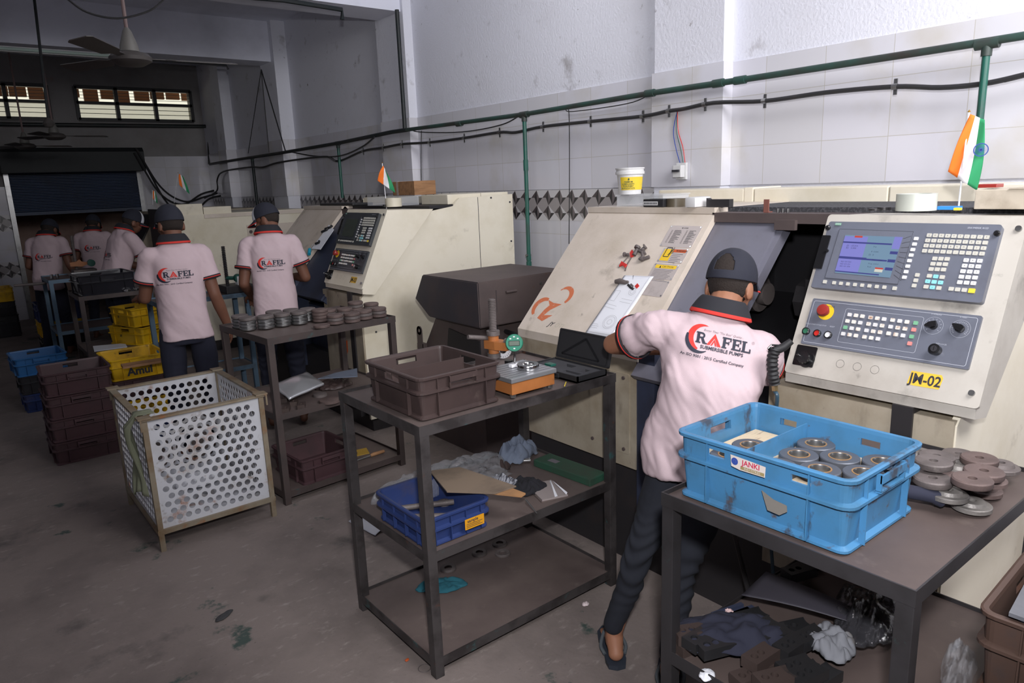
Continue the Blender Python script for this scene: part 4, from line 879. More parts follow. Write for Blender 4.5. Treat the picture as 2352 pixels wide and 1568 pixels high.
# --------------------------------------------------------------- cloth, bags, papers
def nz(p, s=1, o=0): return noise.noise(Vector((p[0]*s+o, p[1]*s-o, p[2]*s+o*2 if len(p) > 2 else o)))
def crumple(name, label, cat, c, rx, ry, h, m_, seed=0, rz=0, n=30, fold=1.0, thick=.002, group=None, shape=1.0, round_=1.0, mi=None):
    bm = B(); rows = []
    for j in range(n+1):
        row = []
        for i in range(n+1):
            u, v = i/n*2-1, j/n*2-1; R = math.hypot(u, v); a = math.atan2(v, u)
            edge = 1+.22*nz((math.cos(a)*1.3, math.sin(a)*1.3), 1, seed+3)+.1*nz((math.cos(a)*4, math.sin(a)*4), 1, seed+5)
            sc = (max(abs(u), abs(v))/max(R, 1e-6)) ** round_ if R > 0 else 1
            x, y = u*sc*edge*rx, v*sc*edge*ry; rr = min(1, R*sc)
            f = max(0, 1-rr**2)**.6
            k = abs(nz((u*1.7, v*1.7), 1, seed))*1.3+abs(nz((u*3.2*fold, v*3.2*fold), 1, seed+9))*.5+.16*abs(nz((u*7*fold, v*7*fold), 1, seed+2))
            z = h*(f*shape*.45+k*.75*(.25+.75*f))
            x += .06*rx*nz((u*5, v*5, 2), 1, seed+1); y += .06*ry*nz((u*5, v*5, 7), 1, seed+1)
            row.append(bm.verts.new((x, y, max(.0015, z))))
        rows.append(row)
    for j in range(n):
        for i in range(n): bm.faces.new((rows[j][i], rows[j][i+1], rows[j+1][i+1], rows[j+1][i]))
    me = temp(fixn(bm), [('SMOOTH', dict(factor=.5, iterations=2)), ('SOLIDIFY', dict(thickness=thick, offset=1))])
    o = obj(name, me, m_, None, 'all'); o.location = c; o.rotation_euler = (0, 0, rz); return tag(o, label, cat, group)
def sheet(name, label, cat, fn, m_, n=16, thick=.001, group=None, mi=None):
    bm = B(); rows = [[bm.verts.new(fn(i/n, j/n)) for i in range(n+1)] for j in range(n+1)]
    for j in range(n):
        for i in range(n):
            f = bm.faces.new((rows[j][i], rows[j][i+1], rows[j+1][i+1], rows[j+1][i]))
            if mi: f.material_index = mi((i+.5)/n, (j+.5)/n)
    me = temp(bm, [('SOLIDIFY', dict(thickness=thick, offset=0))]); o = obj(name, me, m_, None, 'all')
    return tag(o, label, cat, group) if label else o
def quadfn(a, b, c, d, wob=0, seed=0):
    a, b, c, d = map(Vector, (a, b, c, d))
    def f(u, v):
        p = a.lerp(b, u).lerp(d.lerp(c, u), v)
        return p+V(0, 0, wob*abs(nz((u*2.3, v*2.3), 1, seed)))
    return f
M['ragolive'] = mat('olive_rag', C_(112, 116, 96), .9); M['ragblue'] = mat('grey_blue_rag', C_(110, 120, 138), .9, dirt=[(C_(84, 86, 92), 14, .2, .2)]); M['ragnavy'] = mat('navy_cloth', C_(38, 40, 56), .9); M['ragteal'] = mat('teal_cloth', C_(34, 96, 110), .9); M['ragwhite'] = mat('soiled_white_cloth', C_(122, 124, 130), .85, dirt=[(C_(110, 96, 70), 12, .15, .2)])
M['stripe'] = mat('striped_cloth', C_(150, 152, 160), .9, dirt=[(C_(56, 56, 66), 30, .3, .05, (1, 9, 1))])
# rag hanging over the bin corner
def ragf(u, v):
    w = .10*(1-.35*v); x = bx0-.03-.018*math.sin(v*5+u*3)-.02*abs(math.sin(u*9)); y = by0+.02+u*w+.02*math.sin(v*4); z = bz1+.014-v*.40+.03*math.sin(u*3)*v
    if v < .12: x = bx0-.03+(.12-v)*.8; z = bz1+.016+.004*math.sin(u*12)
    return V(x-.012, y, z)
sheet('rag', 'olive-grey rag hanging over the left corner of the perforated bin', 'cloth', ragf, M['ragolive'], 22, .003)
# scrap left in the bin
bm = B(); lathe(bm, [(.045, 0), (.045, .02), (.02, .02), (.02, 0), (.045, 0)], 24, TR((.93, 3.9, .106), rx=.25, ry=.1)); tag(obj('scrap_ring', bm, M['bright'], None, True), 'bright steel ring lying inside the perforated bin', 'ring')
crumple('paper_scrap', 'crumpled white paper lying inside the perforated bin', 'paper', (.95, 4.12, .106), .12, .09, .05, M['paper'], 4)
# ================================================================= CASTINGS
def disc_casting(m_, kind=0):
    bm = B()
    if kind == 0: prof = [(.009, .022), (.009, 0), (.040, 0), (.043, .002), (.043, .011), (.041, .013), (.031, .014), (.027, .022), (.012, .023), (.009, .022)]
    elif kind == 1: prof = [(.010, .016), (.010, 0), (.041, 0), (.043, .003), (.043, .014), (.040, .017), (.013, .017), (.010, .016)]
    else: prof = [(0, 0), (.044, 0), (.047, .003), (.047, .014), (.043, .0175), (.030, .0165), (.012, .018), (0, .018)]
    lathe(bm, prof, 28); return obj('disc_casting', fixn(bm), m_, None, True)
base_d = [disc_casting(M['iron_lt'], 0), disc_casting(M['iron'], 1), disc_casting(M['iron_red'], 0), disc_casting(M['iron_red'], 1), disc_casting(M['iron'], 0)]
usedd = set()
def put_disc(k, loc, label, group, rx=0, ry=0, rz=0, protos=base_d, name='disc_casting', s=1):
    o = protos[k]
    if (id(protos), k) in usedd: o = o.copy(); COL.objects.link(o)
    usedd.add((id(protos), k)); o.location = loc; o.rotation_euler = (rx, ry, rz); o.scale = (s,)*3; return tag(o, label, 'casting', group)
zc = lambda x, y: (1950+x*.3941, 950+y*.3941)
dl = [(715, 525, 0, 'pale casting nearest the front edge'), (580, 462, 0, 'pale dome casting left of the nearest one'), (780, 436, 2, 'reddish casting above the nearest one by the right rim'), (622, 382, 3, 'flat brownish casting in the middle of the pile'), (512, 322, 0, 'pale domed casting with a closed hub mid-pile'), (638, 310, 0, 'tilted casting with a dark bore behind the middle'), (742, 312, 1, 'dark flat casting leaning beside the tilted one'), (886, 304, 4, 'large casting by the far right rim with an open bore'), (826, 382, 2, 'reddish casting between the far rim and the front'), (440, 382, 1, 'shiny casting standing against the blue crate'), (420, 425, 1, 'dark casting beside the black handle'), (406, 232, 0, 'pale casting half hidden behind the crate corner'), (510, 250, 1, 'flat grey casting behind the crate corner'), (640, 238, 1, 'shiny-edged casting at the back of the pile'), (492, 280, 1, 'dark thin casting second from the crate corner'), (905, 368, 3, 'small brownish casting under the far rim one'), (760, 262, 3, 'brownish casting half buried at the back'), (668, 420, 3, 'dark casting under the flat brownish one'), (385, 310, 4, 'dark casting squeezed next to the crate wall')]
layers = [[], [], [], []]; R_ = .0445
rnd = random.Random(11)
for x, y, k, lab in dl:
    px, py = zc(x, y)
    for L in range(4):
        z = .9008+L*.0245; p = atZ(px, py, z+.012); p.x = min(max(p.x, 1.79), 2.135); p.y = min(max(p.y, .56), 1.07)
        if all((p.x-q.x)**2+(p.y-q.y)**2 > (2*.0435)**2 for q in layers[L]): break
    layers[L].append(p); put_disc(k, (p.x, p.y, z), lab+' on the right foreground table', 'loose castings on the right foreground table', rz=rnd.random()*6)
# dark slotted plates behind, a handle and brush
bm = B()
for k in range(3):
    pts = rrect(-.075, .075, -.03, .03, .02); slab(bm, pts, k*.009, k*.009+.006, TR((1.98, 1.0, .9012), rz=-.5+.12*k)); 
tag(obj('jaw_plates', bm, M['frame_dark']), 'stack of dark oblong steel plates at the back of the right foreground table', 'plates')
bm = B(); p = atZ(2108, 1135, .93); tube(bm, spline([p+V(-.03, .05, .008), p+V(-.01, .01, .006), p+V(.015, -.03, 0), p+V(.03, -.05, -.01)], 5), [.014]*3+[.017]*8+[.019]*4+[.012], 12)
tag(obj('tool_handle', bm, M['ragnavy'], None, True), 'dark blue rubber tool handle lying beside the blue crate', 'handle')
# stacks on the rear table
sh = [disc_casting(M['iron'], 2), disc_casting(M['iron_red'], 2), disc_casting(M['steel'], 2)]
zq = lambda x, y: (530+x*.19131, 660+y*.19131)
ords = ['bottom', 'second', 'third', 'fourth', 'fifth']
stacks = [(1265, 408, 3, 0, 'left stack of the front right row'), (1450, 388, 3, 0, 'second stack of the front right row'), (1612, 352, 3, 0, 'third stack of the front right row'), (1770, 325, 3, 0, 'rightmost stack of the front row'), (1175, 345, 3, 0, 'stack behind the left front-row stack'), (1360, 330, 3, 0, 'stack behind the second front-row stack'), (1505, 285, 4, 0, 'four-high stack at the back right'), (1690, 265, 3, 0, 'stack at the back right corner'), (245, 478, 4, 2, 'front left shiny stack'), (425, 460, 4, 2, 'second shiny stack from the left'), (628, 432, 4, 2, 'third shiny stack from the left'), (815, 402, 4, 2, 'fourth shiny stack from the left'), (120, 455, 4, 2, 'back left corner stack'), (545, 400, 4, 2, 'back shiny stack behind the second one'), (735, 385, 4, 2, 'back shiny stack behind the third one'), (930, 380, 4, 2, 'shiny stack beside the middle of the table'), (1045, 375, 4, 1, 'brown-topped stack in the middle of the table')]
P = [atZ(*zq(x, y), .952) for x, y, *_ in stacks]; P = spread(P, .0485, 80)
for p, (x, y, n, k, lab) in zip(P, stacks):
    for i in range(n):
        kk = k if not (k == 2 and (i == n-1)) else 0; kk = 1 if (k == 0 and (i+n) % 2) else kk
        put_disc(kk, (p.x+rnd.uniform(-.001, .001), p.y+rnd.uniform(-.001, .001), .9405+i*.0186), ords[i]+' casting in the '+lab, 'stacked castings on the rear table', rz=rnd.random()*6, protos=sh)
p = atZ(*zq(1050, 455), .945); p.y -= .05
put_disc(1, (p.x, p.y-.0, .9405), 'single reddish casting lying alone at the front edge of the rear table', 'stacked castings on the rear table', protos=sh, s=.98)
# ================================================================= JAW BLOCKS
M['jaw'] = mat('black_oxide_steel', C_(50, 50, 52), .45, .4, dirt=[(C_(70, 62, 60), 9, .15, .3)]); M['jawb'] = mat('browned_steel', C_(78, 66, 62), .5, .3)
def jaw(m_, step=0):
    bm = B(); L, Wd, Hh = .052, .024, .03
    pts = [(-L, -Wd), (L, -Wd), (L, Wd), (-L, Wd)]
    cut = B()
    box(bm, -L, L, -Wd, Wd, 0, Hh)
    for x in (-.03, -.004): cyl(cut, (x, 0, .008), (x, 0, .05), .0095, 16)
    cyl(cut, (L+.03, 0, .015 if step else -.01), (L+.03, 0, .06), .045, 24)
    cme = bpy.data.meshes.new('c'); cut.to_mesh(cme); cut.free(); co = bpy.data.objects.new('c', cme); COL.objects.link(co)
    me = temp(bm, [('BOOLEAN', dict(operation='DIFFERENCE', object=co, solver='EXACT'))]); bpy.data.objects.remove(co)
    me.materials.clear(); return obj('jaw_block', me, m_)
jaws = [jaw(M['jaw']), jaw(M['jaw'], 1), jaw(M['jawb']), jaw(M['jawb'], 1)]; ju = set()
def put_jaw(k, loc, rz, label, group, s=1, rx=0):
    o = jaws[k]
    if k in ju: o = o.copy(); COL.objects.link(o)
    ju.add(k); o.location = loc; o.rotation_euler = (rx, 0, rz); o.scale = (s,)*3; return tag(o, label, 'block', group)
zj = lambda x, y: (1480+x*.2474, 1180+y*.2474)
jl = [(215, 1225, 2, 'brownish jaw block in the front left corner'), (340, 1245, 0, 'jaw block leaning beside the front left corner one'), (480, 1330, 0, 'jaw block nearest the front left edge'), (400, 1110, 3, 'jaw block under the left end of the navy cloth'), (990, 940, 1, 'jaw block with a bright step beside the navy slotted pair'), (1110, 1035, 1, 'stepped jaw block right of the navy cloth top'), (1215, 1090, 1, 'stepped jaw block second to the right of the navy cloth'), (1400, 1040, 0, 'jaw block under the edge of the black sheet'), (1370, 1190, 1, 'wide stepped jaw block in the middle'), (1545, 1110, 0, 'jaw block in the shade of the plastic bag'), (1220, 1340, 3, 'brown jaw block beside the lower end of the navy cloth'), (1090, 1290, 2, 'brown jaw block partly under the navy cloth'), (1430, 1390, 0, 'dark jaw block left of the white rag pile'), (1530, 1460, 0, 'dark jaw block in front of the white rag'), (1200, 1520, 3, 'brown stepped jaw block at the front edge'), (920, 1540, 3, 'jaw block with a bright face at the very front'), (1670, 1490, 0, 'dark jaw block at the lower right by the rag'), (1080, 560, 0, 'jaw block at the far end by the rear rail'), (1430, 440, 0, 'jaw block far back under the table top'), (1440, 510, 1, 'jaw block behind the black sheet')]
lay = [[], []]
for i, (x, y, k, lab) in enumerate(jl):
    for L in (0, 1):
        p = atZ(*zj(x, y), .47+L*.031); p.x = min(max(p.x, 1.43), 2.1); p.y = min(max(p.y, .57), 1.07)
        if all(math.hypot(p.x-q.x, p.y-q.y) > .088 for q in lay[L]): break
    lay[L].append(p); put_jaw(k, (p.x, p.y, .4696+L*.0305), -.25+.25*rnd.uniform(-1, 1)+PI*0, lab+' on the lower right shelf', 'jaw blocks on the lower right shelf')
# the navy slotted pair
for i in (0, 1):
    bm = B(); box(bm, -.055, .055, -.018, .018, 0, .016); box(bm, -.055, .055, -.018, -.008, .016, .024); box(bm, -.055, .055, .006, .018, .016, .024)
    p = atZ(*zj(800+100*i, 860+25*i), .48); o = tag(obj('slotted_rail', bm, M['navy_steel']), ['left', 'right'][i]+' of two navy slotted steel rails on the lower right shelf', 'rail', 'slotted rails on the lower right shelf'); o.location = (p.x, p.y, .4696); o.rotation_euler = (0, 0, -.25)
# shelf slopes are level: everything lies on z = .444
for o in list(COL.objects):
    if o.get('group') in ('jaw blocks on the lower right shelf', 'slotted rails on the lower right shelf'): o.location.z -= .025
zs = .4445
def SQ(pts, z, wob, seed): return quadfn(*[atZ(*zj(*q), z) for q in pts], wob, seed)
f0 = SQ([(1130, 540), (1995, 900), (1900, 1010), (900, 760)], .51, 0, 2)
def blk(u, v):
    p = f0(u, v); p.x = min(p.x, 2.15); p.y = max(.53, min(p.y, 1.1)); p.z = .512+.012*math.sin(u*3)*math.sin(v*2+.5); return p
sheet('black_sheet', 'large matt black sheet spread over the blocks on the lower right shelf', 'sheet', blk, mat('matt_black_sheet', C_(58, 56, 64), .6), 14, .0015)
def pos(x, y, z): p = atZ(*zj(x, y), z); return (p.x, p.y, z)
p = pos(800, 1120, .485); crumple('navy_cloth', 'dark navy cloth lying over the jaw blocks on the lower right shelf', 'cloth', (p[0]+.01, p[1], .477), .15, .085, .055, M['ragnavy'], 7, -.75, round_=.6)
p = pos(1740, 1250, .47); crumple('soiled_cloth', 'soiled white cloth with a yellowish stain on the lower right shelf', 'cloth', (p[0], p[1], zs+.034), .07, .06, .05, M['ragwhite'], 12, .4)
p = pos(1960, 1000, .5); crumple('plastic_bag', 'shiny dark plastic bag on the lower right shelf near the table leg', 'bag', (p[0]+.08, max(p[1], .64), zs+.035), .16, .09, .075, M['film_dark'], 3, .2, 34, 1.6)
crumple('plastic_bag', 'clear crumpled plastic bag poking out behind the front leg of the right foreground table', 'bag', (1.79, .545, zs+.036), .11, .035, .07, M['film'], 8, .2, 30, 1.5)
p = pos(560, 1500, .45); crumple('paper_scrap', 'small white paper scrap at the front edge of the lower right shelf', 'paper', (p[0]+.01, p[1], zs), .026, .018, .012, M['paper'], 5, .3, 12)
p = pos(700, 860, .47); crumple('paper_scrap', 'small pink-white paper tag at the left edge of the lower right shelf', 'paper', (p[0]+.005, min(p[1], 1.085), zs+.0005), .024, .016, .03, mat('pinkish_paper', C_(220, 190, 188), .8), 6, .9, 12)
# ================================================================= CENTRE TABLE: GAUGE STAND
Zt = .9305
ct = atZ(1205, 880, .96)
t = thing('gauge_stand', 'comparator stand with orange arm, green digital gauge and steel plate on the centre table', 'gauge', (1.62, 2.08, Zt))
M['orange_e'] = mat('orange_enamel', C_(168, 106, 58), .45, dirt=[(C_(150, 92, 48), 9, .4, .3), (C_(90, 70, 50), 16, .0, .15)])
gx0, gx1, gy0, gy1 = 1.545, 1.765, 1.965, 2.165
obj('stand_base', box(B(), gx0+.006, gx1-.006, gy0+.006, gy1-.006, Zt+.012, Zt+.058, bev=.003), M['orange_e'], t)
for x in (gx0+.02, gx1-.02):
    for y in (gy0+.02, gy1-.02): obj('base_foot', cyl(B(), (x, y, Zt), (x, y, Zt+.012), .012, 10), M['steel'], t)
bm = B(); box(bm, gx0, gx1, gy0, gy1, Zt+.058, Zt+.075, bev=.002)
for k in range(7): box(bm, gx0+.003, gx1-.003, gy0+.02+k*.025, gy0+.0215+k*.025, Zt+.075, Zt+.0755, mi=1)
obj('steel_plate', bm, [mat('ground_steel_plate', C_(176, 178, 182), .38, .7), M['ink']], t)
cxp = atY(1132, 800, 2.19); px_, py_ = 1.60, 2.205
hz = lambda a, b: atY(a, b, py_).z
bm = B(); z0_, z1_ = Zt, atY(1132, 686, py_).z; px_ = atY(1132, 750, py_).x
cyl(bm, (px_, py_, z0_), (px_, py_, z1_), .0125, 16)
k = 0; z = hz(1132, 765)
while z < z1_-.004: lathe(bm, [(.0125, z-.003), (.0155, z), (.0125, z+.003)], 18, Matrix.Translation((px_, py_, 0))); z += .0062
obj('threaded_column', bm, M['iron'], t, True)
za = hz(1132, 790)
bm = B(); lathe(bm, [(.0, za+.036), (.026, za+.036), (.026, za+.054), (0, za+.054)], 24, Matrix.Translation((px_, py_, 0))); obj('clamp_nut', bm, M['iron'], t, True)
bm = B(); lathe(bm, [(.0, za-.054), (.026, za-.054), (.026, za-.036), (0, za-.036)], 24, Matrix.Translation((px_, py_, 0))); obj('lower_collar', bm, M['iron'], t, True)
bm = B(); cyl(bm, (px_, py_, za-.036), (px_, py_, za+.036), .021, 20)
gp = at(1181, 787, (px_, py_-.11, za), (0, 1, 0)); d = (gp-V(px_, py_, za)); d.z = 0; L = d.length; d.normalize(); s_ = V(-d.y, d.x, 0)
Ma = basis((px_, py_, za), d, s_, (0, 0, 1)); slab(bm, [(-.035, -.02), (-.025, -.028), (.03, -.027), (L-.03, -.014), (L-.03, .014), (.03, .027), (-.025, .028), (-.035, .02)], -.016, .016, Ma)
obj('arm', bm, M['orange_e'], t)
bm = B(); tube(bm, [V(px_, py_, za+.02)-s_*.0-d*.02, V(px_, py_, za+.028)-V(.10, -.03, -.012)], .009, 12); obj('lever', bm, M['iron'], t, True)
bm = B(); cyl(bm, gp-d*.045, gp-d*.01, .013, 14); obj('gauge_holder', bm, M['iron'], t, True)
# gauge head faces the camera
nf = V(-.62, -.77, .12).normalized(); Mg = basis(gp, V(nf.y*-1, nf.x, 0).normalized()*1, V(0, 0, 1), nf); a_ = V(0, 0, 1).cross(nf).normalized(); Mg = basis(gp, a_, nf.cross(a_), nf)
bm = B(); lathe(bm, [(0, -.022), (.031, -.02), (.033, -.006), (.033, 0)], 32, Mg); gh = obj('gauge_head', bm, M['knob'], t, True)
bm = B(); lathe(bm, [(.033, -.004), (.034, .004), (.031, .009), (0, .009)], 32, Mg); gf = obj('gauge_face', bm, mat('green_gauge', C_(30, 124, 98), .3), t, True)
bm = B(); slab(bm, rrect(-.021, .021, -.011, .009, .002), .009, .0105, Mg, 0); slab(bm, rrect(-.019, .019, -.009, .007, .001), .0105, .011, Mg, 1)
for x, y in ((-.014, .017), (.014, .017), (0, .024), (0, -.021)): disc(bm, (x, y), .004, Mg @ Matrix.Translation((0, 0, .0094)), 2, 12, .0025)
o = obj('gauge_display', bm, [M['knob'], mat('lcd', C_(92, 104, 92), .3), M['white']], None); o.parent = gf; o.matrix_parent_inverse = Matrix.Identity(4)
bm = B(); cyl(bm, gp-V(0, 0, .033), gp-V(0, 0, .075), .005, 12); cyl(bm, gp-V(0, 0, .075), V(gp.x, gp.y, Zt+.087), .0025, 8); obj('measuring_spindle', bm, M['chrome'], t, True)
o = tag(obj('gauge_block', box(B(), gp.x-.022, gp.x+.022, gp.y-.008, gp.y+.012, Zt+.0765, Zt+.0875, bev=.001), M['whiteb']), 'small white block under the gauge tip on the comparator plate', 'block')
bm = B(); lathe(bm, [(.0225, 0), (.042, 0), (.0425, .002), (.0425, .016), (.041, .018), (.0235, .018), (.0225, .0165), (.0225, 0)], 40, Matrix.Translation((1.688, 2.042, Zt+.0762)))
tag(obj('ring_gauge', fixn(bm), M['bright'], None, True), 'bright steel ring lying on the comparator plate', 'ring')
bm = B(); p = atZ(1210, 830, Zt+.03); cyl(bm, (1.72, 2.20, Zt), (1.72, 2.20, Zt+.075), .017, 18); tag(obj('round_plug', bm, M['knob'], None, True), 'black round plug standing behind the comparator plate', 'plug')
bm = B(); cyl(bm, (gx0+.02, gy1-.03, Zt+.0765), (gx0+.02, gy1-.03, Zt+.125), .006, 12); box(bm, gx0+.004, gx0+.036, gy1-.05, gy1-.012, Zt+.0765, Zt+.088); tag(obj('clamp_post', bm, M['steel'], None), 'small grey post on a foot at the left edge of the comparator plate', 'post')
for i, (x, y, z, r, h, m_, lab) in enumerate(((1.545, 2.40, 0, .043, .026, 'bright', 'domed shiny steel casting left of the comparator column'), (1.73, 2.37, 0, .062, .016, 'iron', 'large dark disc lying behind the comparator'), (1.73, 2.37, .0165, .050, .02, 'iron_red', 'brown flange on the large disc behind the comparator'), (1.90, 2.33, 0, .028, .02, 'steel', 'small shiny ring near the caliper case corner'), (1.83, 2.475, 0, .026, .014, 'bright', 'small bright ring at the far edge of the centre table'))):
    bm = B(); lathe(bm, [(.008, h), (.008, 0), (r, 0), (r, h*.5), (r*.8, h*.7), (r*.5, h), (.008, h)], 30, Matrix.Translation((x, y, Zt+z))); tag(obj('turned_part', fixn(bm), M[m_], None, True), lab, 'part', 'turned parts around the comparator')
# bezel dial standing
bm = B(); Mb = basis((1.905, 2.475, Zt+.04), a_, nf.cross(a_), nf) ; ring2(bm, (0, 0), .018, .036, Mb @ Matrix.Translation((0, 0, .0035)), 0, 32)
lathe(bm, [(.016, -.003), (.038, -.003), (.038, .003), (.016, .003), (.016, -.003)], 32, Mb, 1)
for k in range(20): th = 2*PI*k/20; line2(bm, (.027*math.cos(th), .027*math.sin(th)), (.034*math.cos(th), .034*math.sin(th)), .0016, Mb @ Matrix.Translation((0, 0, .004)), 2)
tag(obj('graduated_dial', bm, [M['whiteb'], M['white'], M['ink']], None), 'white graduated dial ring standing against the machine behind the comparator', 'dial')
# caliper case, open
t = thing('instrument_case', 'open black instrument case leaning open at the right end of the centre table', 'case', (1.95, 2.2, Zt))
cA = (1.83, 1.965); cw, cd = .20, .42
kx0, kx1, ky0, ky1 = 1.855, 2.015, 1.945, 2.25
bm = B(); box(bm, kx0, kx1, ky0, ky1, Zt, Zt+.006)
for a, b, c, d2 in ((kx0, kx1, ky0, ky0+.006), (kx0, kx1, ky1-.006, ky1), (kx0, kx0+.006, ky0, ky1), (kx1-.006, kx1, ky0, ky1)): box(bm, a, b, c, d2, Zt, Zt+.026)
obj('case_base', bm, M['black'], t)
bm = B(); gridwall(bm, lambda u, v, n: (kx0+.008+u, ky0+.008+v, Zt+.006+n), [0, .144], [0, .289], [(.03, .05, .03, .12), (.07, .11, .04, .07), (.09, .12, .13, .19), (.02, .04, .16, .26)], .014); obj('foam_insert', bm, mat('grey_foam', C_(58, 58, 62), .9), t)
tilt = .25; Ml_ = basis((kx1+.002, ky0, Zt+.028), (0, 1, 0), (math.sin(tilt), 0, math.cos(tilt)), (-math.cos(tilt), 0, math.sin(tilt)))
bm = B(); slab(bm, rrect(0, .305, 0, .125, .008), -.015, 0, Ml_)
Mt_ = Ml_ @ Matrix.Translation((0, 0, .001)); line2(bm, (.05, .02), (.14, .10), .010, Mt_, 1); line2(bm, (.14, .10), (.27, .02), .010, Mt_, 1); line2(bm, (.05, .02), (.27, .02), .005, Mt_, 1)
outline(bm, rrect(.008, .297, .007, .118, .006), .0015, Mt_, 1)
obj('case_lid', bm, [M['black'], M['knob']], t)
obj('case_latch', box(B(), kx0-.008, kx0, 2.05, 2.09, Zt+.004, Zt+.020), M['black'], t)
tag(obj('battery_box', box(B(), 1.90, 1.93, 2.15, 2.19, Zt+.0205, Zt+.030, bev=.002), M['green']), 'small green box lying in the foam of the open instrument case', 'box')
wire('thin yellow-green rod lying at the edge of the centre table', [(1.79, 1.95, Zt+.003), (1.83, 1.985, Zt+.003)], .0022, M['key_y'], 'thin_rod')
# ================================================================= MIDDLE AND LOWER SHELVES OF THE CENTRE TABLE
zt = lambda x, y: (780+x*.3941, 950+y*.3941)
def ZT(x, y, z): return atZ(*zt(x, y), z)
S2z = .4695
for i, (a, b, r, lab) in enumerate((((1.20, 2.26, .513), (1.40, 2.17, .508), .011, 'upper steel bar lying in the dark-blue crate'), ((1.20, 2.21, .497), (1.385, 2.06, .497), .011, 'lower steel bar lying in the dark-blue crate'))):
    bm = B(); cyl(bm, a, b, r, 14); tag(obj('steel_bar', bm, M['iron'], None, True), lab, 'bar', 'bars in the dark-blue crate')
for i, (x, y, r, lab) in enumerate(((1.385, 2.215, .027, 'ring by the far corner of the dark-blue crate'), (1.325, 2.25, .026, 'ring by the far wall of the dark-blue crate'), (1.27, 2.07, .024, 'disc in the near part of the dark-blue crate'), (1.33, 2.04, .022, 'disc by the near right wall of the dark-blue crate'))):
    bm = B(); lathe(bm, [(.012, .012), (.012, 0), (r, 0), (r, .009), (r-.004, .012), (.012, .012)], 22, TR((x, y, .4885))); tag(obj('steel_ring', fixn(bm), M['iron'], None, True), lab, 'ring', 'rings in the dark-blue crate')
crumple('plastic_bag', 'large clear plastic bag slumped behind the dark-blue crate', 'bag', (1.50, 2.385, S2z), .33, .12, .10, M['film'], 21, -.05, 56, 1.9, shape=1.3, round_=.6, thick=.0004)
crumple('rag', 'grey-blue rag at the back of the middle shelf near the machine', 'cloth', (1.93, 2.43, S2z), .11, .07, .10, M['ragblue'], 31, .2, round_=.8)
crumple('dark_cloth', 'dark brown cloth in the shade beside the grey-blue rag', 'cloth', (1.76, 2.38, S2z), .07, .06, .06, mat('dark_brown_cloth', C_(58, 46, 44), .9), 33)
crumple('work_glove', 'black cloth glove lying in the middle of the shelf', 'glove', (1.735, 2.13, S2z), .075, .07, .05, mat('black_cloth', C_(30, 30, 36), .95), 17, .6)
crumple('striped_cloth', 'grey striped cloth between the plastic bag and the black glove', 'cloth', (1.68, 2.22, S2z), .05, .08, .05, M['stripe'], 19, .3)
q = [ZT(525, 330, .60), ZT(700, 308, .60), ZT(1030, 440, .585), ZT(905, 482, .585), ZT(625, 450, .60)]
bm = B(); q2 = [(p.x, p.y) for p in q]; Mi = Matrix.Identity(4); slab(bm, q2, .594, .599, Mi); tag(obj('cardboard_sheet', bm, M['card']), 'grey-brown cardboard sheet resting across the dark-blue crate', 'cardboard')
q = [ZT(740, 478, .57), ZT(1000, 455, .575), ZT(1085, 495, .57), ZT(1060, 512, .57)]
bm = B(); slab(bm, [(p.x, p.y) for p in q], .586, .5925, Mi); tag(obj('cardboard_sheet', bm, M['card_orange']), 'light brown cardboard strip under the grey-brown sheet', 'cardboard')
t = thing('green_case', 'flat dark green case at the right end of the middle shelf', 'case', (1.99, 2.13, S2z)); Mc_ = TR((1.975, 2.135, S2z), rz=.07)
obj('case_body', box(B(), -.052, .052, -.165, .165, 0, .032, M=Mc_, bev=.004), mat('dark_green_case', C_(44, 84, 66), .5, dirt=[(C_(62, 62, 56), 6, .5, .4)]), t); obj('case_label', box(B(), -.02, .01, .06, .11, .032, .0325, M=Mc_), M['grayprint'], t)
t = thing('notebook', 'worn grey notebook with bent white pages near the black glove', 'notebook', (1.76, 2.04, S2z)); Mn = TR((1.775, 2.055, S2z), rz=-.3)
obj('cover', box(B(), -.06, .06, -.085, .085, 0, .003, M=Mn), M['tray'], t); obj('page_block', box(B(), -.055, .057, -.08, .08, .003, .010, M=Mn), mat('grey_paper', C_(150, 140, 138), .8), t)
bm = B(); poly(bm, [Mn @ V(*p) for p in ((.0, -.08, .0105), (.012, -.08, .012), (.045, .06, .02), (.042, .062, .012))]); poly(bm, [Mn @ V(*p) for p in ((.05, -.08, .0105), (.06, -.07, .014), (.05, .05, .02))]); obj('bent_page', bm, M['paper'], t)
bm = B(); tube(bm, [ZT(1085, 500, S2z+.07), ZT(1150, 580, S2z+.015)], [.004, .0025], 8); tag(obj('scriber', bm, M['steel'], None), 'thin steel scriber hanging over the edge of the middle shelf', 'tool')
for i, (x, y, lab) in enumerate(((1.90, 2.36, 'bright bushing in the shade before the grey-blue rag'), (1.86, 2.40, 'bright socket lying beside the grey-blue rag'))):
    bm = B(); cyl(bm, (x, y, S2z+.011), (x+.03, y-.02, S2z+.011), .011, 14); tag(obj('bushing', bm, M['bright'], None, True), lab, 'bushing')
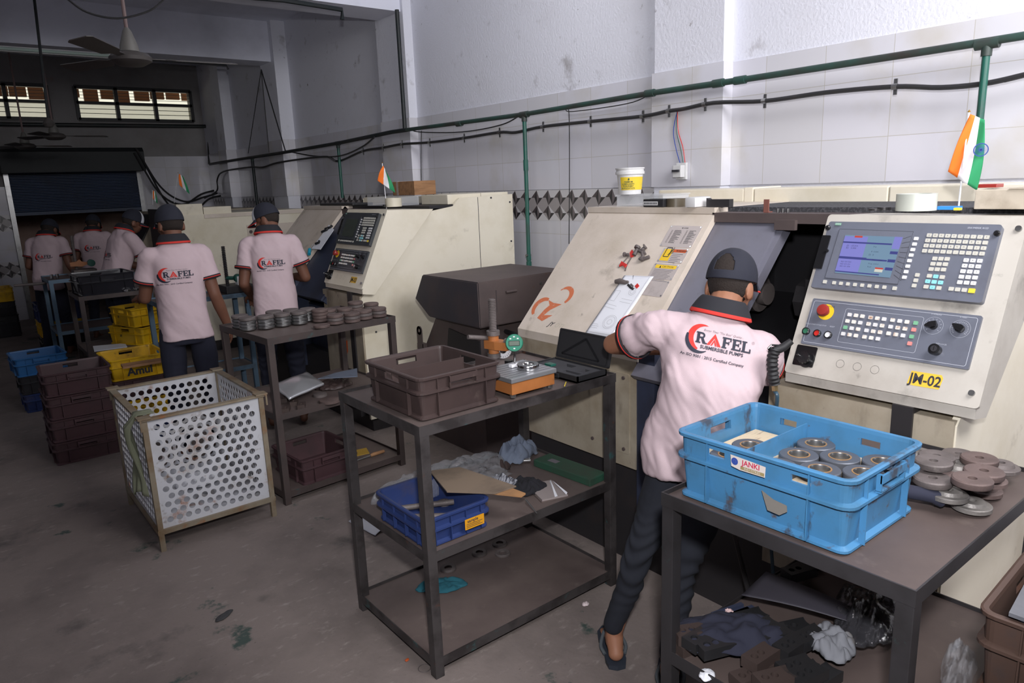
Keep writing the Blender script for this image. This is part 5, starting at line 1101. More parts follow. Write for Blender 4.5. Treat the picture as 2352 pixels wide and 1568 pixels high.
# lowest shelf
Z3 = .0645
crumple('rag', 'teal cloth on the lowest shelf of the centre table behind the front leg', 'cloth', (1.42, 2.33, Z3), .10, .055, .03, M['ragteal'], 41, -.5)
for i, (a, b, lab) in enumerate(((1.52, 2.43, 'left ring on the dark lowest shelf'), (1.70, 2.445, 'ring at the back edge of the dark lowest shelf'), (1.775, 2.37, 'nearest ring of the three on the back of the lowest shelf'), (1.82, 2.45, 'rightmost ring on the back of the lowest shelf'))):
    bm = B(); lathe(bm, [(.017, .008), (.017, 0), (.035, 0), (.035, .006), (.03, .01), (.017, .008)], 24, TR((a, b, Z3))); tag(obj('washer_ring', fixn(bm), M['iron'], None, True), lab+' of the centre table', 'ring', 'rings on the lowest shelf')
# ================================================================= REAR TABLE SHELVES
z5 = lambda x, y, z: atZ(530+x*.19131, 660+y*.19131, z)
q = [z5(500, 1175, .60), z5(910, 1020, .60), z5(1120, 1160, .59), z5(700, 1345, .565)]
bf = quadfn(*q)
def bagf(u, v):
    p = bf(u, v); p.z += .03*math.sin(u*PI)*math.sin(v*PI)+.006*nz((u*3, v*3), 1, 4); return p
t = sheet('silver_bag', 'shiny silver bag lying on the blocks of the rear table shelf', 'bag', bagf, [mat('silver_film', C_(200, 202, 206), .28, .55, bump=.2, bscale=12), M['yellow']], 14, .012, mi=lambda u, v: 0)
for i, (x, y, lab) in enumerate(((640, 1430, 'block nearest the leg'), (850, 1400, 'block second from the leg'), (620, 1310, 'block under the corner of the silver bag'), (740, 1350, 'block between the two front ones'))):
    p = z5(x, y, .55); put_jaw(2 if i != 3 else 3, (p.x+.02, max(3.76, p.y)+(.0 if i < 2 else .03), .5145), 1.1, 'brown serrated '+lab+' on the rear table shelf', 'blocks on the rear table shelf', .82)
p = z5(1185, 1380, .53); bm = B(); lathe(bm, [(0, 0), (.06, 0), (.06, .014), (.05, .018), (0, .018)], 26, TR((p.x+.03, p.y+.06, .5145))); tag(obj('disc_casting', bm, M['iron_red'], None, True), 'brown disc at the right front of the rear table shelf', 'casting')
p = z5(1150, 1310, .53); bm = B(); lathe(bm, [(0, 0), (.04, 0), (.04, .014), (.03, .018), (0, .018)], 26, TR((p.x, p.y+.09, .5145))); tag(obj('disc_casting', bm, M['iron'], None, True), 'small grey disc behind the brown one on the rear table shelf', 'casting')
crumple('sack', 'brown dusty sack behind the discs on the rear table shelf', 'sack', (1.78, 4.02, .5145), .11, .08, .05, M['brownc'], 51)
q = [z5(1090, 1110, .60), z5(1300, 1040, .60), z5(1560, 985, .60), z5(1570, 1085, .60)]
bm = B(); slab(bm, [(p.x, p.y+.05) for p in q], .596, .60, Mi); tag(obj('grey_sheet', bm, M['ragblue']), 'grey sheet over the sack on the rear table shelf', 'sheet')
mc_ = crate('plastic_crate', 'maroon plastic crate on the lowest shelf of the rear table', 'crate', M['maroonc'], .35, .38, .15, (1.575, 3.935, .0645), .075)
bm = B(); slab(bm, [(1.80, 3.95), (1.93, 3.93), (1.96, 4.03), (1.82, 4.05)], .0645, .068, Mi); tag(obj('cardboard_sheet', bm, mat('yellow_card', C_(170, 136, 50), .8)), 'yellowish cardboard on the lowest shelf of the rear table', 'cardboard')
t = thing('scraper', 'worn scraper with a dark handle on the lowest shelf of the rear table', 'tool', (1.9, 3.86, .07)); bm = B(); tube(bm, [(1.79, 3.86, .073), (1.90, 3.86, .078)], .006, 8); obj('blade', bm, M['steel'], t, True)
bm = B(); tube(bm, [(1.90, 3.86, .078), (1.925, 3.862, .08), (2.0, 3.87, .078)], [.009, .012, .010], 10); obj('handle', bm, M['wood'], t, True)
# ================================================================= CHIP CONTAINER
xc = 2.42; g = lambda a, b: (atX(a, b, xc).y, atX(a, b, xc).z)
t = thing('chip_container', 'dusty brown steel chip container standing between the two machines', 'container', (2.8, 3.6, 0))
prof = [(3.36, 1.14), (3.965, 1.14), g(953, 685), g(985, 727), g(1103, 755)]
bm = B(); prism(bm, prof, 'x', xc, 3.15); bmesh.ops.bevel(bm, geom=list(bm.edges), offset=.006, segments=2, affect='EDGES'); 
for f in bm.faces:
    if f.normal.x < -.9 and f.calc_area() > .02: f.material_index = 1
fixn(bm); bm.normal_update()
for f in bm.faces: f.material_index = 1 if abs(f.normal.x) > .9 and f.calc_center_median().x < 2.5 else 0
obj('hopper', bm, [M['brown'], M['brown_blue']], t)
zb_ = g(1103, 755)[1]
bm = B(); cyl(bm, (2.62, 3.35, 1.06), (2.70, 3.35, 1.06), .008, 8); obj('lid_handle', bm, M['brown'], t); bm = B(); box(bm, 2.55, 2.552, 3.356, 3.36, .84, 1.08); obj('door_seam', bm, M['ink'], t)
bm = B(); cyl(bm, (2.9, 3.35, 1.08), (2.9, 3.36, 1.08), .008, 10); obj('rivet', bm, M['steel'], t)
bm = B(); prism(bm, [(3.45, 0), (3.47, zb_+.01), (3.90, zb_+.06), (4.12, .62), (4.15, 0)], 'x', 2.50, 3.1); obj('stand', bm, M['brown'], t)
bm = B(); prism(bm, [(3.46, .48), (3.47, .76), (3.80, .80), (3.86, .50)], 'x', 2.49, 2.505); obj('dark_opening', bm, M['plinth'], t)
bm = B(); c = atX(965, 765, 2.47); Ml2 = basis((2.47, c.y, c.z), (0, -1, 0), (0, 0, 1), (-1, 0, 0)); ring2(bm, (0, .02), .014, .030, Ml2 @ Matrix.Translation((0, 0, .008)), 0, 20)
lathe(bm, [(.014, 0), (.03, 0), (.03, .008), (.014, .008), (.014, 0)], 20, Ml2 @ Matrix.Translation((0, .02, 0))); slab(bm, [(-.03, .01), (.03, .01), (.03, -.10), (-.03, -.10)], 0, .006, Ml2); box(bm, 2.46, 2.5, c.y-.03, c.y+.03, c.z-.11, c.z-.07); obj('lifting_lug', bm, M['brown'], t)
for k, (a, b) in enumerate((((1125, 770), (1165, 830)), ((1160, 760), (1185, 800)))):
    wire(['left', 'right'][k]+' black hose dropping beside the chip container', [atX(*a, 2.7), atX((a[0]+b[0])/2+15, (a[1]+b[1])/2-8, 2.6), atX(*b, 2.6), V(2.6, 3.1, .5)], .014, 'rubber', 'hose')
# ================================================================= THINGS ON THE NEAR MACHINE
zD = 1.5575
t = thing('grease_bucket', 'white grease bucket with yellow label on the clear box atop the near machine', 'bucket', (2.86, 2.52, 1.62)); p = atX(1447, 450, 2.84); Mb = Matrix.Translation((p.x, p.y, 1.6165))
bm = B(); lathe(bm, [(0, 0), (.056, 0), (.066, .098), (.074, .100), (.074, .112), (.070, .115), (.070, .124), (.074, .126), (.074, .132), (.069, .132), (.066, .100), (.054, .004), (0, .004)], 36, Mb); obj('bucket_body', bm, M['white'], t, True)
bm = B()
for k in range(24):
    a0 = -PI+.15+k*(PI*1.02)/24-.25; a1 = a0+(PI*1.02)/24; r0, r1 = .0592, .0652; poly(bm, [(p.x+r*math.cos(a), p.y+r*math.sin(a), 1.6165+z) for r, a, z in ((r0, a0, .022), (r0, a1, .022), (r1, a1, .086), (r1, a0, .086))])
yl = obj('yellow_label', bm, mat('bucket_label', C_(226, 196, 52), .5, dirt=[(C_(190, 170, 70), 20, .2, .2)]), t)
vd = (V(0, 0, 1.7)-p); vd.z = 0; vd.normalize(); ax_ = V(0, 0, 1).cross(vd).normalized(); Ml3 = basis(V(p.x, p.y, 1.6165)+vd*.0665, ax_, (0, 0, 1), vd); bm = B()
for k, s in enumerate(('PREMIUM', 'LUBRICANTS', 'FOR EVERY', 'APPLICATION')): text(bm, s, .0105, Ml3 @ Matrix.Translation((-.008, .062-.0105*k, -.002+.0003*k)), 0, bold=.02, res=1)
disc(bm, (-.006, .075), .004, Ml3, 0, 12, .006); o = obj('label_text', bm, mat('dark_green_ink', C_(30, 70, 50), .6), None); o.parent = yl
t = thing('clear_box', 'low clear plastic box under the grease bucket', 'box', (2.86, 2.44, zD)); bm = B(); gridwall(bm, lambda u, v, n: (2.78+u, 2.30+v, zD+n), [0, .2], [0, .30], [], .003)
for a, b, c, d in ((0, .2, 0, .003), (0, .2, .297, .3), (0, .003, 0, .3), (.197, .2, 0, .3)): box(bm, 2.78+a, 2.78+b, 2.30+c, 2.30+d, zD+.003, zD+.052)
obj('box_tray', bm, M['glassclear'], t); obj('box_lid', box(B(), 2.775, 2.985, 2.295, 2.605, zD+.052, zD+.058), M['glassclear'], t)
def onM(px, py, x): p = atX(px, py, x); return p
p = onM(1503, 470, 2.72); bm = B(); box(bm, 2.71, 2.79, p.y-.062, p.y+.062, zD, zD+.038, bev=.005); t = thing('black_case', 'small black case with a white printed label on the near machine top', 'case', (2.75, p.y, zD)); obj('case_body', bm, M['black'], t)
bm = B(); Mk = basis((2.709, p.y+.008, zD+.018), (0, -1, 0), (0, 0, 1), (-1, 0, 0)); flat(bm, rrect(-.05, .038, -.009, .009, .001), Mk, 0)
for k in range(9): flat(bm, [(-.046+.009*k, -.005), (-.041+.009*k, -.005), (-.041+.009*k, .005), (-.046+.009*k, .005)], Mk @ Matrix.Translation((0, 0, .0004)), 1)
obj('case_label', bm, [M['white'], M['ink']], t)
p = onM(1549, 470, 2.76); bm = B(); cyl(bm, (2.77, p.y, zD), (2.77, p.y, zD+.038), .045, 26); tag(obj('round_tin', bm, mat('brown_tin', C_(84, 76, 62), .4), None, True), 'round brown tin on the near machine top beside the black case', 'tin')
p = onM(1590, 468, 2.70); t = thing('white_bottle', 'small white bottle lying on the edge of the near machine top', 'bottle', (2.72, p.y, zD)); bm = B(); box(bm, 2.68, 2.80, p.y-.03, p.y+.028, zD, zD+.046, bev=.010); obj('bottle_body', bm, M['white'], t, True); bm = B(); cyl(bm, (2.80, p.y, zD+.023), (2.825, p.y, zD+.023), .017, 16); obj('bottle_cap', bm, M['whiteb'], t, True)
p = onM(1645, 470, 2.72); bm = B(); prism(bm, [(p.y-.06, zD), (p.y+.06, zD), (p.y+.06, zD+.04), (p.y+.05, zD+.034), (p.y-.06, zD+.034)], 'x', 2.73, 2.76); tag(obj('dark_block', bm, M['frame_dark']), 'dark steel block on the near machine top at its right edge', 'block')
# paper drawing with tools on the slanted cover
def C3(px, py, n=.002):
    p = at(px, py, (2.2, 0, .99), CN); return p+Vector(CN)*n
q = [C3(*p, .004) for p in ((1345, 768), (1408, 779), (1503, 637), (1436, 634))]
bm = B(); t = thing('drawing_sheet', 'white technical drawing sheets laid on the slanted machine cover', 'paper', q[0])
o = sheet('paper_stack', None, None, lambda u, v: q[0].lerp(q[1], u).lerp(q[3].lerp(q[2], u), v)+Vector(CN)*(.002+.006*(1-v)**2*u+.002*math.sin(v*9)*u), M['paper'], 12, .0025); o.parent = t; o.matrix_parent_inverse = Matrix.Translation(-q[0])
Uq = (q[1]-q[0]).normalized(); Nq = Vector(CN); Vq = Nq.cross(Uq); Mq_ = basis(q[0]+Nq*.0125, Uq, Vq, Nq)
uv = lambda u, v: (lambda p: ((p-q[0]).dot(Uq), (p-q[0]).dot(Vq)))(q[0].lerp(q[1], u).lerp(q[3].lerp(q[2], u), v))
bm = B(); ln = lambda a, b, w=.0008: line2(bm, uv(*a), uv(*b), w, Mq_, 0)
for a, b in (((.06, .03), (.94, .03)), ((.94, .03), (.94, .97)), ((.94, .97), (.06, .97)), ((.06, .97), (.06, .03)), ((.1, .45), (.5, .42)), ((.1, .5), (.5, .47)), ((.5, .6), (.9, .58)), ((.5, .55), (.9, .53)), ((.12, .56), (.12, .72)), ((.3, .55), (.3, .72)), ((.12, .72), (.3, .72)), ((.12, .56), (.3, .55)), ((.1, .1), (.35, .1)), ((.1, .13), (.35, .13)), ((.1, .16), (.3, .16))): ln(a, b)
for c, rr in (((.62, .22), (.035, .028, .012)), ((.7, .72), (.018, .01))):
    for r in rr: ring2(bm, uv(*c), r, r+.0008, Mq_, 0, 24)
obj('drawing_lines', bm, M['grayprint'], t)
def cov_tool(name, label, cat, segs, group=None):
    t = None
    if len(segs) > 1: t = thing(name, label, cat, C3(*segs[0][1][0]), group)
    for nm, pts, r, m_ in segs:
        if len(segs) > 1 and nm == 'flag_grip':
            bm = B(); P = [C3(*p, .004) for p in pts]; A = [bm.verts.new(p) for p in P]; Bt = [bm.verts.new(p+Vector(CN)*.007) for p in P]; bm.faces.new(A); bm.faces.new(Bt[::-1]); ringfaces(bm, A, Bt); fixn(bm)
        else:
            bm = B(); n0 = r if isinstance(r, float) else max(r); tube(bm, [C3(*p, n0+.001) for p in pts], r, 10)
        o = obj(nm, bm, M[m_], t, True)
        if t is None: tag(o, label, cat, group)
zk = lambda x, y: (1400+x/7.468, 490+y/7.468)
L_ = lambda *pp: [zk(*p) for p in pp]
cov_tool('flag_key', 'red flag-shaped torx key pointing down on the slanted cover', 'key', [('flag_grip', L_((225, 840), (315, 895), (285, 950), (235, 905), (180, 925)), 0, 'red'), ('key_shaft', L_((275, 990), (310, 880), (380, 770)), .0028, 'iron')])
cov_tool('flag_key', 'red flag-shaped torx key lying across the bolts on the slanted cover', 'key', [('flag_grip', L_((405, 640), (430, 690), (425, 745), (375, 770), (365, 700)), 0, 'red'), ('key_shaft', L_((345, 730), (165, 935)), .0025, 'iron')])
for i, (pts, r, lab) in enumerate((((( 515, 600), (440, 740)), .0095, 'long dark socket bolt in the pile'), (((645, 590), (560, 660)), .0085, 'uppermost bolt with a wide head'), (((590, 650), (625, 715)), .006, 'short bolt beneath the uppermost one'), (((565, 815), (700, 765)), .0085, 'bolt lying apart at the lower right'), (((270, 730), (340, 725)), .0075, 'short bolt at the left end'))):
    a, b = [zk(*p) for p in pts]; d_ = (b[0]-a[0], b[1]-a[1])
    cov_tool('socket_bolt', lab+' on the slanted cover', 'bolt', [('bolt_shank', [a, b], r, 'iron'), ('bolt_head', [a, (a[0]+d_[0]*.25, a[1]+d_[1]*.25)], r*1.5, 'iron')], 'bolts on the slanted cover')
cov_tool('clamp_bracket', 'small grey clamp bracket among the bolts on the slanted cover', 'bracket', [('bracket_arm', L_((520, 660), (580, 690), (590, 770), (545, 810)), .008, 'iron'), ('bracket_tip', L_((545, 770), (510, 805)), .005, 'steel')])
cov_tool('screwdriver', 'grey-handled screwdriver lying on the drawing sheet', 'screwdriver', [('handle', L_((130, 1200), (200, 1190), (300, 1215), (350, 1205)), [.010, .013, .010, .006], 'iron'), ('shaft', L_((350, 1205), (520, 1210)), .0028, 'steel')])
cov_tool('hex_key', 'dark hex key lying on the drawing sheet across the screwdriver', 'key', [('long_arm', L_((422, 1080), (398, 1280)), .0035, 'rubber'), ('short_arm', L_((398, 1280), (430, 1350)), .0035, 'rubber')])
cov_tool('flag_key', 'red-gripped torx key lying on the drawing sheet', 'key', [('flag_grip', L_((450, 1270), (500, 1220), (530, 1265), (485, 1310)), 0, 'red'), ('key_shaft', L_((440, 1275), (520, 1110)), .003, 'key_y')])
cov_tool('wire_bundle', 'tangle of short dark clips beneath the screwdriver on the drawing sheet', 'clips', [('clip', L_((335, 1240), (380, 1290), (430, 1320)), .006, 'rubber'), ('clip', L_((380, 1230), (420, 1270), (400, 1310)), .005, 'iron')])
# things on the deck behind the control panel
def flag(px_base, px_top, quad, x, label, back=False, chakra=None):
    p0, p1 = atX(*px_base, x), atX(*px_top, x); t = thing('indian_flag', label, 'flag', p0)
    bm = B(); cyl(bm, p0, p1, .0028, 8); obj('flag_pole', bm, M['whiteb'], t); bm = B(); lathe(bm, [(0, -.006), (.005, 0), (0, .006)], 10, Matrix.Translation(p1)); obj('pole_finial', bm, mat('brass', C_(190, 150, 70), .3, .8), t)
    n = V(-x, -p0.y, 0).normalized(); A, Bq, Cq, Dq = [at(*q_, p0+n*.004, n) for q_ in quad]
    bm = B(); N_ = 18; rows = []
    for i in range(N_+1):
        v = i/N_; row = []
        for j in range(N_+1):
            u = j/N_; p = A.lerp(Dq, u).lerp(Bq.lerp(Cq, u), v); bul = (Cq-Bq)*.14*math.sin(PI*v)*(u-.35); p = p+bul+n*(.012*math.sin(u*7+v*4)*(.3+v)); row.append(bm.verts.new(p))
        rows.append(row)
    for i in range(N_):
        for j in range(N_):
            f = bm.faces.new((rows[i][j], rows[i][j+1], rows[i+1][j+1], rows[i+1][j])); f.material_index = 0 if (j+.5)/N_ < 1/3 else (1 if (j+.5)/N_ < 2/3 else 2)
    me = temp(bm, [('SOLIDIFY', dict(thickness=.0008))]); cl = obj('flag_cloth', me, [M['orange'], M['flagwhite'], M['flaggreen']], t, 'all')
    if chakra:
        c = at(*chakra, p0+n*.012, n); ax = V(0, 0, 1).cross(n).normalized(); Mw = basis(c+n*.008, ax, (0, 0, 1), n); bm = B(); R = .021
        ring2(bm, (0, 0), R*.86, R, Mw, 0, 32); disc(bm, (0, 0), R*.14, Mw, 0, 12)
        for k in range(24): th = 2*PI*k/24; line2(bm, (0, 0), (R*.9*math.cos(th), R*.9*math.sin(th)), .0009, Mw, 0)
        o = obj('spoked_wheel', bm, M['blueink'], None); o.parent = cl
    return t
flag((2201, 482), (2226, 256), ((2229, 262), (2177, 394), (2244, 438), (2262, 275)), 2.66, 'saffron, white and green flag on the machine at the far right', chakra=(2253, 344))
flag((888, 480), (878, 374), ((880, 380), (867, 415), (908, 443), (886, 392)), 2.62, 'saffron, white and green flag standing in a jar on the second machine')
flag((400, 466), (409, 397), ((411, 399), (412, 425), (436, 446), (420, 404)), 2.2, 'saffron, white and green flag on the third machine behind the workers')
flag((351, 470), (350, 435), ((352, 437), (350, 455), (362, 468), (357, 440)), 2.0, 'smallest flag, on the farthest machine')
p = atX(2087, 494, 2.52); bm = B(); lathe(bm, [(.045, 0), (.061, 0), (.061, .055), (.045, .055), (.045, 0)], 36, Matrix.Translation((p.x+.05, p.y, zD))); tag(obj('tape_roll', fixn(bm), mat('clear_tape', C_(196, 200, 190), .3), None, True), 'roll of clear tape standing on the deck behind the control panel', 'tape')
p = atX(2280, 486, 2.60); t = thing('cardboard_box', 'low battered cardboard box on the deck near the big flag', 'box', (2.7, p.y, zD)); bm = B(); box(bm, 2.66, 2.86, p.y-.15, p.y+.075, zD, zD+.062, bev=.003); obj('box_body', bm, mat('grey_cardboard', C_(190, 180, 164), .85, dirt=[(C_(150, 138, 122), 9, .3, .3)]), t); obj('box_flap', box(B(), 2.655, 2.87, p.y-.155, p.y-.02, zD+.0625, zD+.066), mat('grey_cardboard_flap', C_(178, 168, 152), .85), t)
p = atX(2265, 437, 2.70); tag(obj('red_block', box(B(), 2.70, 2.76, p.y-.03, p.y+.03, zD+.0665, zD+.078, bev=.002), M['stop']), 'small red block on the cardboard box below the big flag', 'block')
p = atX(2170, 476, 2.60); tag(obj('blue_strip', box(B(), 2.62, 2.65, p.y-.035, p.y+.03, zD, zD+.011), mat('bright_blue', C_(50, 140, 230), .4)), 'bright blue plastic strip on the deck beside the flag pole', 'strip')
p = atX(2190, 480, 2.56); tag(obj('yellow_bit', box(B(), 2.585, 2.605, p.y-.009, p.y+.009, zD, zD+.008), M['key_y']), 'tiny yellow piece on the deck beside the blue strip', 'piece')
p = atX(2007, 492, 2.55)
for k in range(2): bm = B(); cyl(bm, (2.56+.02*k, p.y-.02*k, zD), (2.56+.02*k, p.y-.02*k, zD+.006+.004*k), .022, 20); tag(obj('dark_disc', bm, M['frame_dark'], None), ['left', 'right'][k]+' flat dark disc on the deck left of the tape roll', 'disc')
p = atX(1762, 492, 2.74); bm = B(); box(bm, 2.73, 2.735, p.y-.012, p.y+.012, 1.536, 1.59); box(bm, 2.735, 2.76, p.y-.012, p.y+.012, 1.536, 1.54); tag(obj('slotted_bracket', bm, mat('rust_bracket', C_(130, 84, 74), .6)), 'small rusty slotted bracket standing on the door rail', 'bracket')
for k in range(3): bm = B(); cyl(bm, (2.74, p.y-.05-.022*k, 1.536), (2.74, p.y-.05-.022*k, 1.552), .006, 8); tag(obj('small_bolt', bm, M['steel'], None), ['left', 'middle', 'right'][k]+' of the small bolts beside the slotted bracket', 'bolt')
# things on the second machine
y2 = 3.68
p = atX(888, 482, 2.60); t = thing('white_jar', 'cut white plastic jar holding the flag on the second machine', 'jar', (2.62, p.y, zD)); bm = B(); lathe(bm, [(0, 0), (.06, 0), (.06, .062), (.057, .062), (.057, .003), (0, .003)], 28, Matrix.Translation((2.66, p.y, zD))); obj('jar_body', bm, mat('cream_plastic', C_(206, 200, 182), .4), t, True)
bm = B(); lathe(bm, [(.0, 0), (.012, 0), (.012, .018), (0, .018)], 12, Matrix.Translation((2.585, p.y, zD))); obj('pole_foot', bm, M['knob'], t)
p0, p1 = atX(845, 475, 2.78), atX(918, 470, 2.78); bm = B(); box(bm, 2.78, 2.95, min(p0.y, p1.y), max(p0.y, p1.y), zD, zD+.065); tag(obj('clear_box', bm, M['glassclear']), 'clear plastic box behind the jar on the second machine', 'box')
p0, p1 = atX(718, 478, 2.82), atX(838, 470, 2.82); bm = B(); box(bm, 2.76, 2.95, min(p0.y, p1.y)+.1, max(p0.y, p1.y)-.3, zD, zD+.02, bev=.006); tag(obj('black_tray', bm, M['black']), 'low black tray on the second machine left of the jar', 'tray')
p0, p1 = atX(922, 470, 2.95), atX(1038, 465, 2.95); yy0 = min(p0.y, p1.y); bm = B(); box(bm, 2.98, 3.28, 4.46, 4.82, zD, zD+.07, bev=.004); tag(obj('cream_duct_box', bm, M['cream_light']), 'long cream metal box under the wooden box on the second machine', 'box')
p0, p1 = atX(893, 455, 3.1), atX(1003, 455, 3.1); t = thing('wooden_box', 'wooden box wrapped with tape on the second machine near the pillar', 'box', (3.15, 4.7, zD+.07)); c = atX(948, 456, 3.12)
obj('box_front', box(B(), 3.02, 3.22, c.y-.20, c.y+.14, zD+.0705, zD+.18, bev=.003), M['wood'], t); obj('tape_band', box(B(), 3.018, 3.222, c.y+.05, c.y+.075, zD+.0705, zD+.182), M['glassclear'], t)
# second machine cover: drawing, clips and hammer
def cv2(px, py, n=.003): p = at(px, py, (2.2, 0, .99), CN); return p+Vector(CN)*n
q4 = [cv2(*p) for p in ((717, 572), (737, 574), (768, 528), (757, 517))]
t = thing('folded_drawing', 'folded white drawing with clips lying on the second machine cover', 'paper', q4[0]); bm = B(); A = [bm.verts.new(p) for p in q4]; Bt = [bm.verts.new(p+Vector(CN)*.004) for p in q4]; bm.faces.new(A); bm.faces.new(Bt[::-1]); ringfaces(bm, A, Bt); fixn(bm); obj('folded_paper', bm, M['paper'], t)
for a, b in (((742, 535), (758, 524)), ((728, 562), (736, 556)), ((750, 528), (766, 520))): bm = B(); tube(bm, [cv2(*a, .014), cv2((a[0]+b[0])/2+4, (a[1]+b[1])/2, .014), cv2(*b, .014)], .010, 8); obj('dark_clip', bm, M['rubber'], t)
t = thing('small_screwdriver', 'small screwdriver with a bright blue handle on the second machine cover', 'screwdriver', cv2(714, 578)); bm = B(); tube(bm, [cv2(713, 586, .014), cv2(714, 575, .014)], .014, 10); obj('handle', bm, mat('cyan_plastic', C_(40, 160, 190), .4), t, True); bm = B(); tube(bm, [cv2(714, 575, .014), cv2(722, 562, .012)], .003, 6); obj('shaft', bm, M['steel'], t)
# ================================================================= THIRD AND FARTHEST MACHINES
t = thing('grinding_machine', 'tall cream machine cabinet behind the two standing workers', 'machine', (2.7, 8.7, 0))
bm = B(); box(bm, 2.04, 3.45, 8.1, 9.3, .12, 1.49); obj('cabinet_side', bm, M['cream_light'], t); bm = B(); box(bm, 2.10, 3.4, 8.14, 9.26, 0, .12); obj('plinth', bm, M['plinth'], t)
bm = B(); box(bm, 2.02, 2.04, 8.15, 9.3, .3, 1.55); obj('front_door', bm, M['dark'], t); bm = B(); box(bm, 2.04, 2.30, 8.12, 8.6, 1.49, 1.60); box(bm, 2.31, 2.6, 8.13, 8.6, 1.49, 1.56); obj('top_box', bm, M['cream_light'], t)
bm = B(); box(bm, 2.3, 3.4, 8.09, 8.10, 1.445, 1.485); obj('edge_strip', bm, M['cream'], t)
a, b = atY(566, 517, 8.095), atY(680, 517, 8.095); zt_ = a.z; lp = obj('access_plate', box(B(), a.x, b.x, 8.092, 8.10, .7, zt_), M['cream'], t)
for (u, v) in ((576, 532), (668, 527)): pp = atY(u, v, 8.09); bm = B(); cyl(bm, (pp.x, 8.092, pp.z), (pp.x, 8.08, pp.z), .018, 10); o = obj('plate_screw', bm, M['brown'], None); o.parent = lp
t = thing('slant_machine', 'farthest machine with a slanted pale cover beside the profile worker', 'machine', (2.4, 10.2, 0))
bm = B(); prism(bm, [(1.86, .95), (2.18, 1.50), (3.4, 1.50), (3.4, .1), (1.9, .1)], 'y', 9.6, 10.9); box(bm, 1.95, 3.3, 9.65, 10.85, 0, .1); obj('machine_body', bm, M['cream_dirty'], t)
bm = B(); slab(bm, [(.02, .03), (.55, .03), (.55, .6), (.02, .6)], 0, .02, basis((1.86, 10.15, .95), (0, -1, 0), (.503, 0, .864), (-.864, 0, .503))); obj('dark_window', bm, M['dark'], t)
p = atY(432, 545, 8.0)
# ================================================================= AIR GUN
t = thing('air_gun', 'black ribbed air gun hooked on the left edge of the near control panel', 'gun', atX(1800, 800, 2.12))
gn = lambda a, b: at(a, b, (1.93, 1.19, 1.1), (.62, .78, 0))
bm = B(); tube(bm, [gn(1818, 783), gn(1800, 797), gn(1778, 806)], [.010, .013, .014], 12); obj('barrel', bm, M['rubber'], t, True)
pts = [gn(1780, 800), gn(1774, 825), gn(1775, 855), gn(1779, 882)]; sp_ = spline(pts, 10); bm = B(); tube(bm, sp_, [.0165+.002*math.sin(i*1.9) for i in range(len(sp_))], 14); obj('ribbed_grip', bm, M['rubber'], t, True)
bm = B(); tube(bm, [gn(1768, 806), gn(1764, 800), gn(1772, 792), gn(1790, 793)], .003, 8); obj('trigger_guard', bm, M['knob'], t)
bm = B(); cyl(bm, gn(1779, 882), gn(1780, 896), .010, 6); obj('brass_nut', bm, mat('brass_nut', C_(170, 150, 110), .35, .8), t)
bm = B(); tube(bm, spline([gn(1780, 896), gn(1784, 930), V(2.07, 1.26, .7), V(2.09, 1.23, .35), V(2.06, 1.20, .1)], 8), .006, 8); obj('air_hose', bm, mat('blue_hose', C_(50, 76, 92), .4), t, True)
bm = B(); tube(bm, [gn(1812, 786), V(2.08, 1.24, 1.15), V(2.20, 1.284, 1.13)], .005, 8); obj('hook', bm, M['knob'], t)
bm = B(); tube(bm, [(2.15, 1.30, .0), (2.05, 1.36, .45), (1.99, 1.38, .72)], .009, 8); tag(obj('dark_rod', bm, M['frame_dark'], None), 'dark rod leaning behind the right foreground table', 'rod')
# ================================================================= RUSTY CRATE AT THE RIGHT EDGE
M['rust'] = mat('rust_stained_plastic', C_(76, 58, 50), .55, dirt=[(C_(128, 72, 38), 5, .15, .25), (C_(64, 56, 56), 8, .25, .2)])
for k in range(4):
    lab = ['rust-stained crate on the floor at the bottom of the right-edge stack', 'second rust-stained crate from the bottom of the right-edge stack', 'third rust-stained crate from the bottom of the right-edge stack', 'topmost rust-stained crate at the right edge, holding grey pieces under a plate'][k]
    crate('plastic_crate', lab, 'crate', M['rust'], .50, .35, .20, (1.80, .275, .008+.203*k), .045, 'rust-stained crates at the right edge')
bm = B(); slab(bm, [(1.55, .06), (2.12, .08), (2.10, .455), (1.54, .395)], .824, .832, Mi); tag(obj('grey_plate', bm, mat('grey_painted_plate', C_(104, 106, 112), .5, dirt=[(C_(84, 84, 88), 5, .3, .3)])), 'flat grey plate laid over the topmost crate at the right edge', 'plate')
for k, (x, y) in enumerate(((1.72, .42), (1.79, .425), (1.86, .42))):
    bm = B(); lathe(bm, [(0, 0), (.026, 0), (.03, .03), (.026, .055), (0, .06)], 18, TR((x, y-.01, .645))); tag(obj('grey_piece', bm, mat('pale_blue_plastic', C_(150, 160, 184), .5), None, True), ['nearest', 'middle', 'farthest'][k]+' pale blue-grey round piece inside the topmost rusty crate', 'piece', 'pieces in the rusty crate')
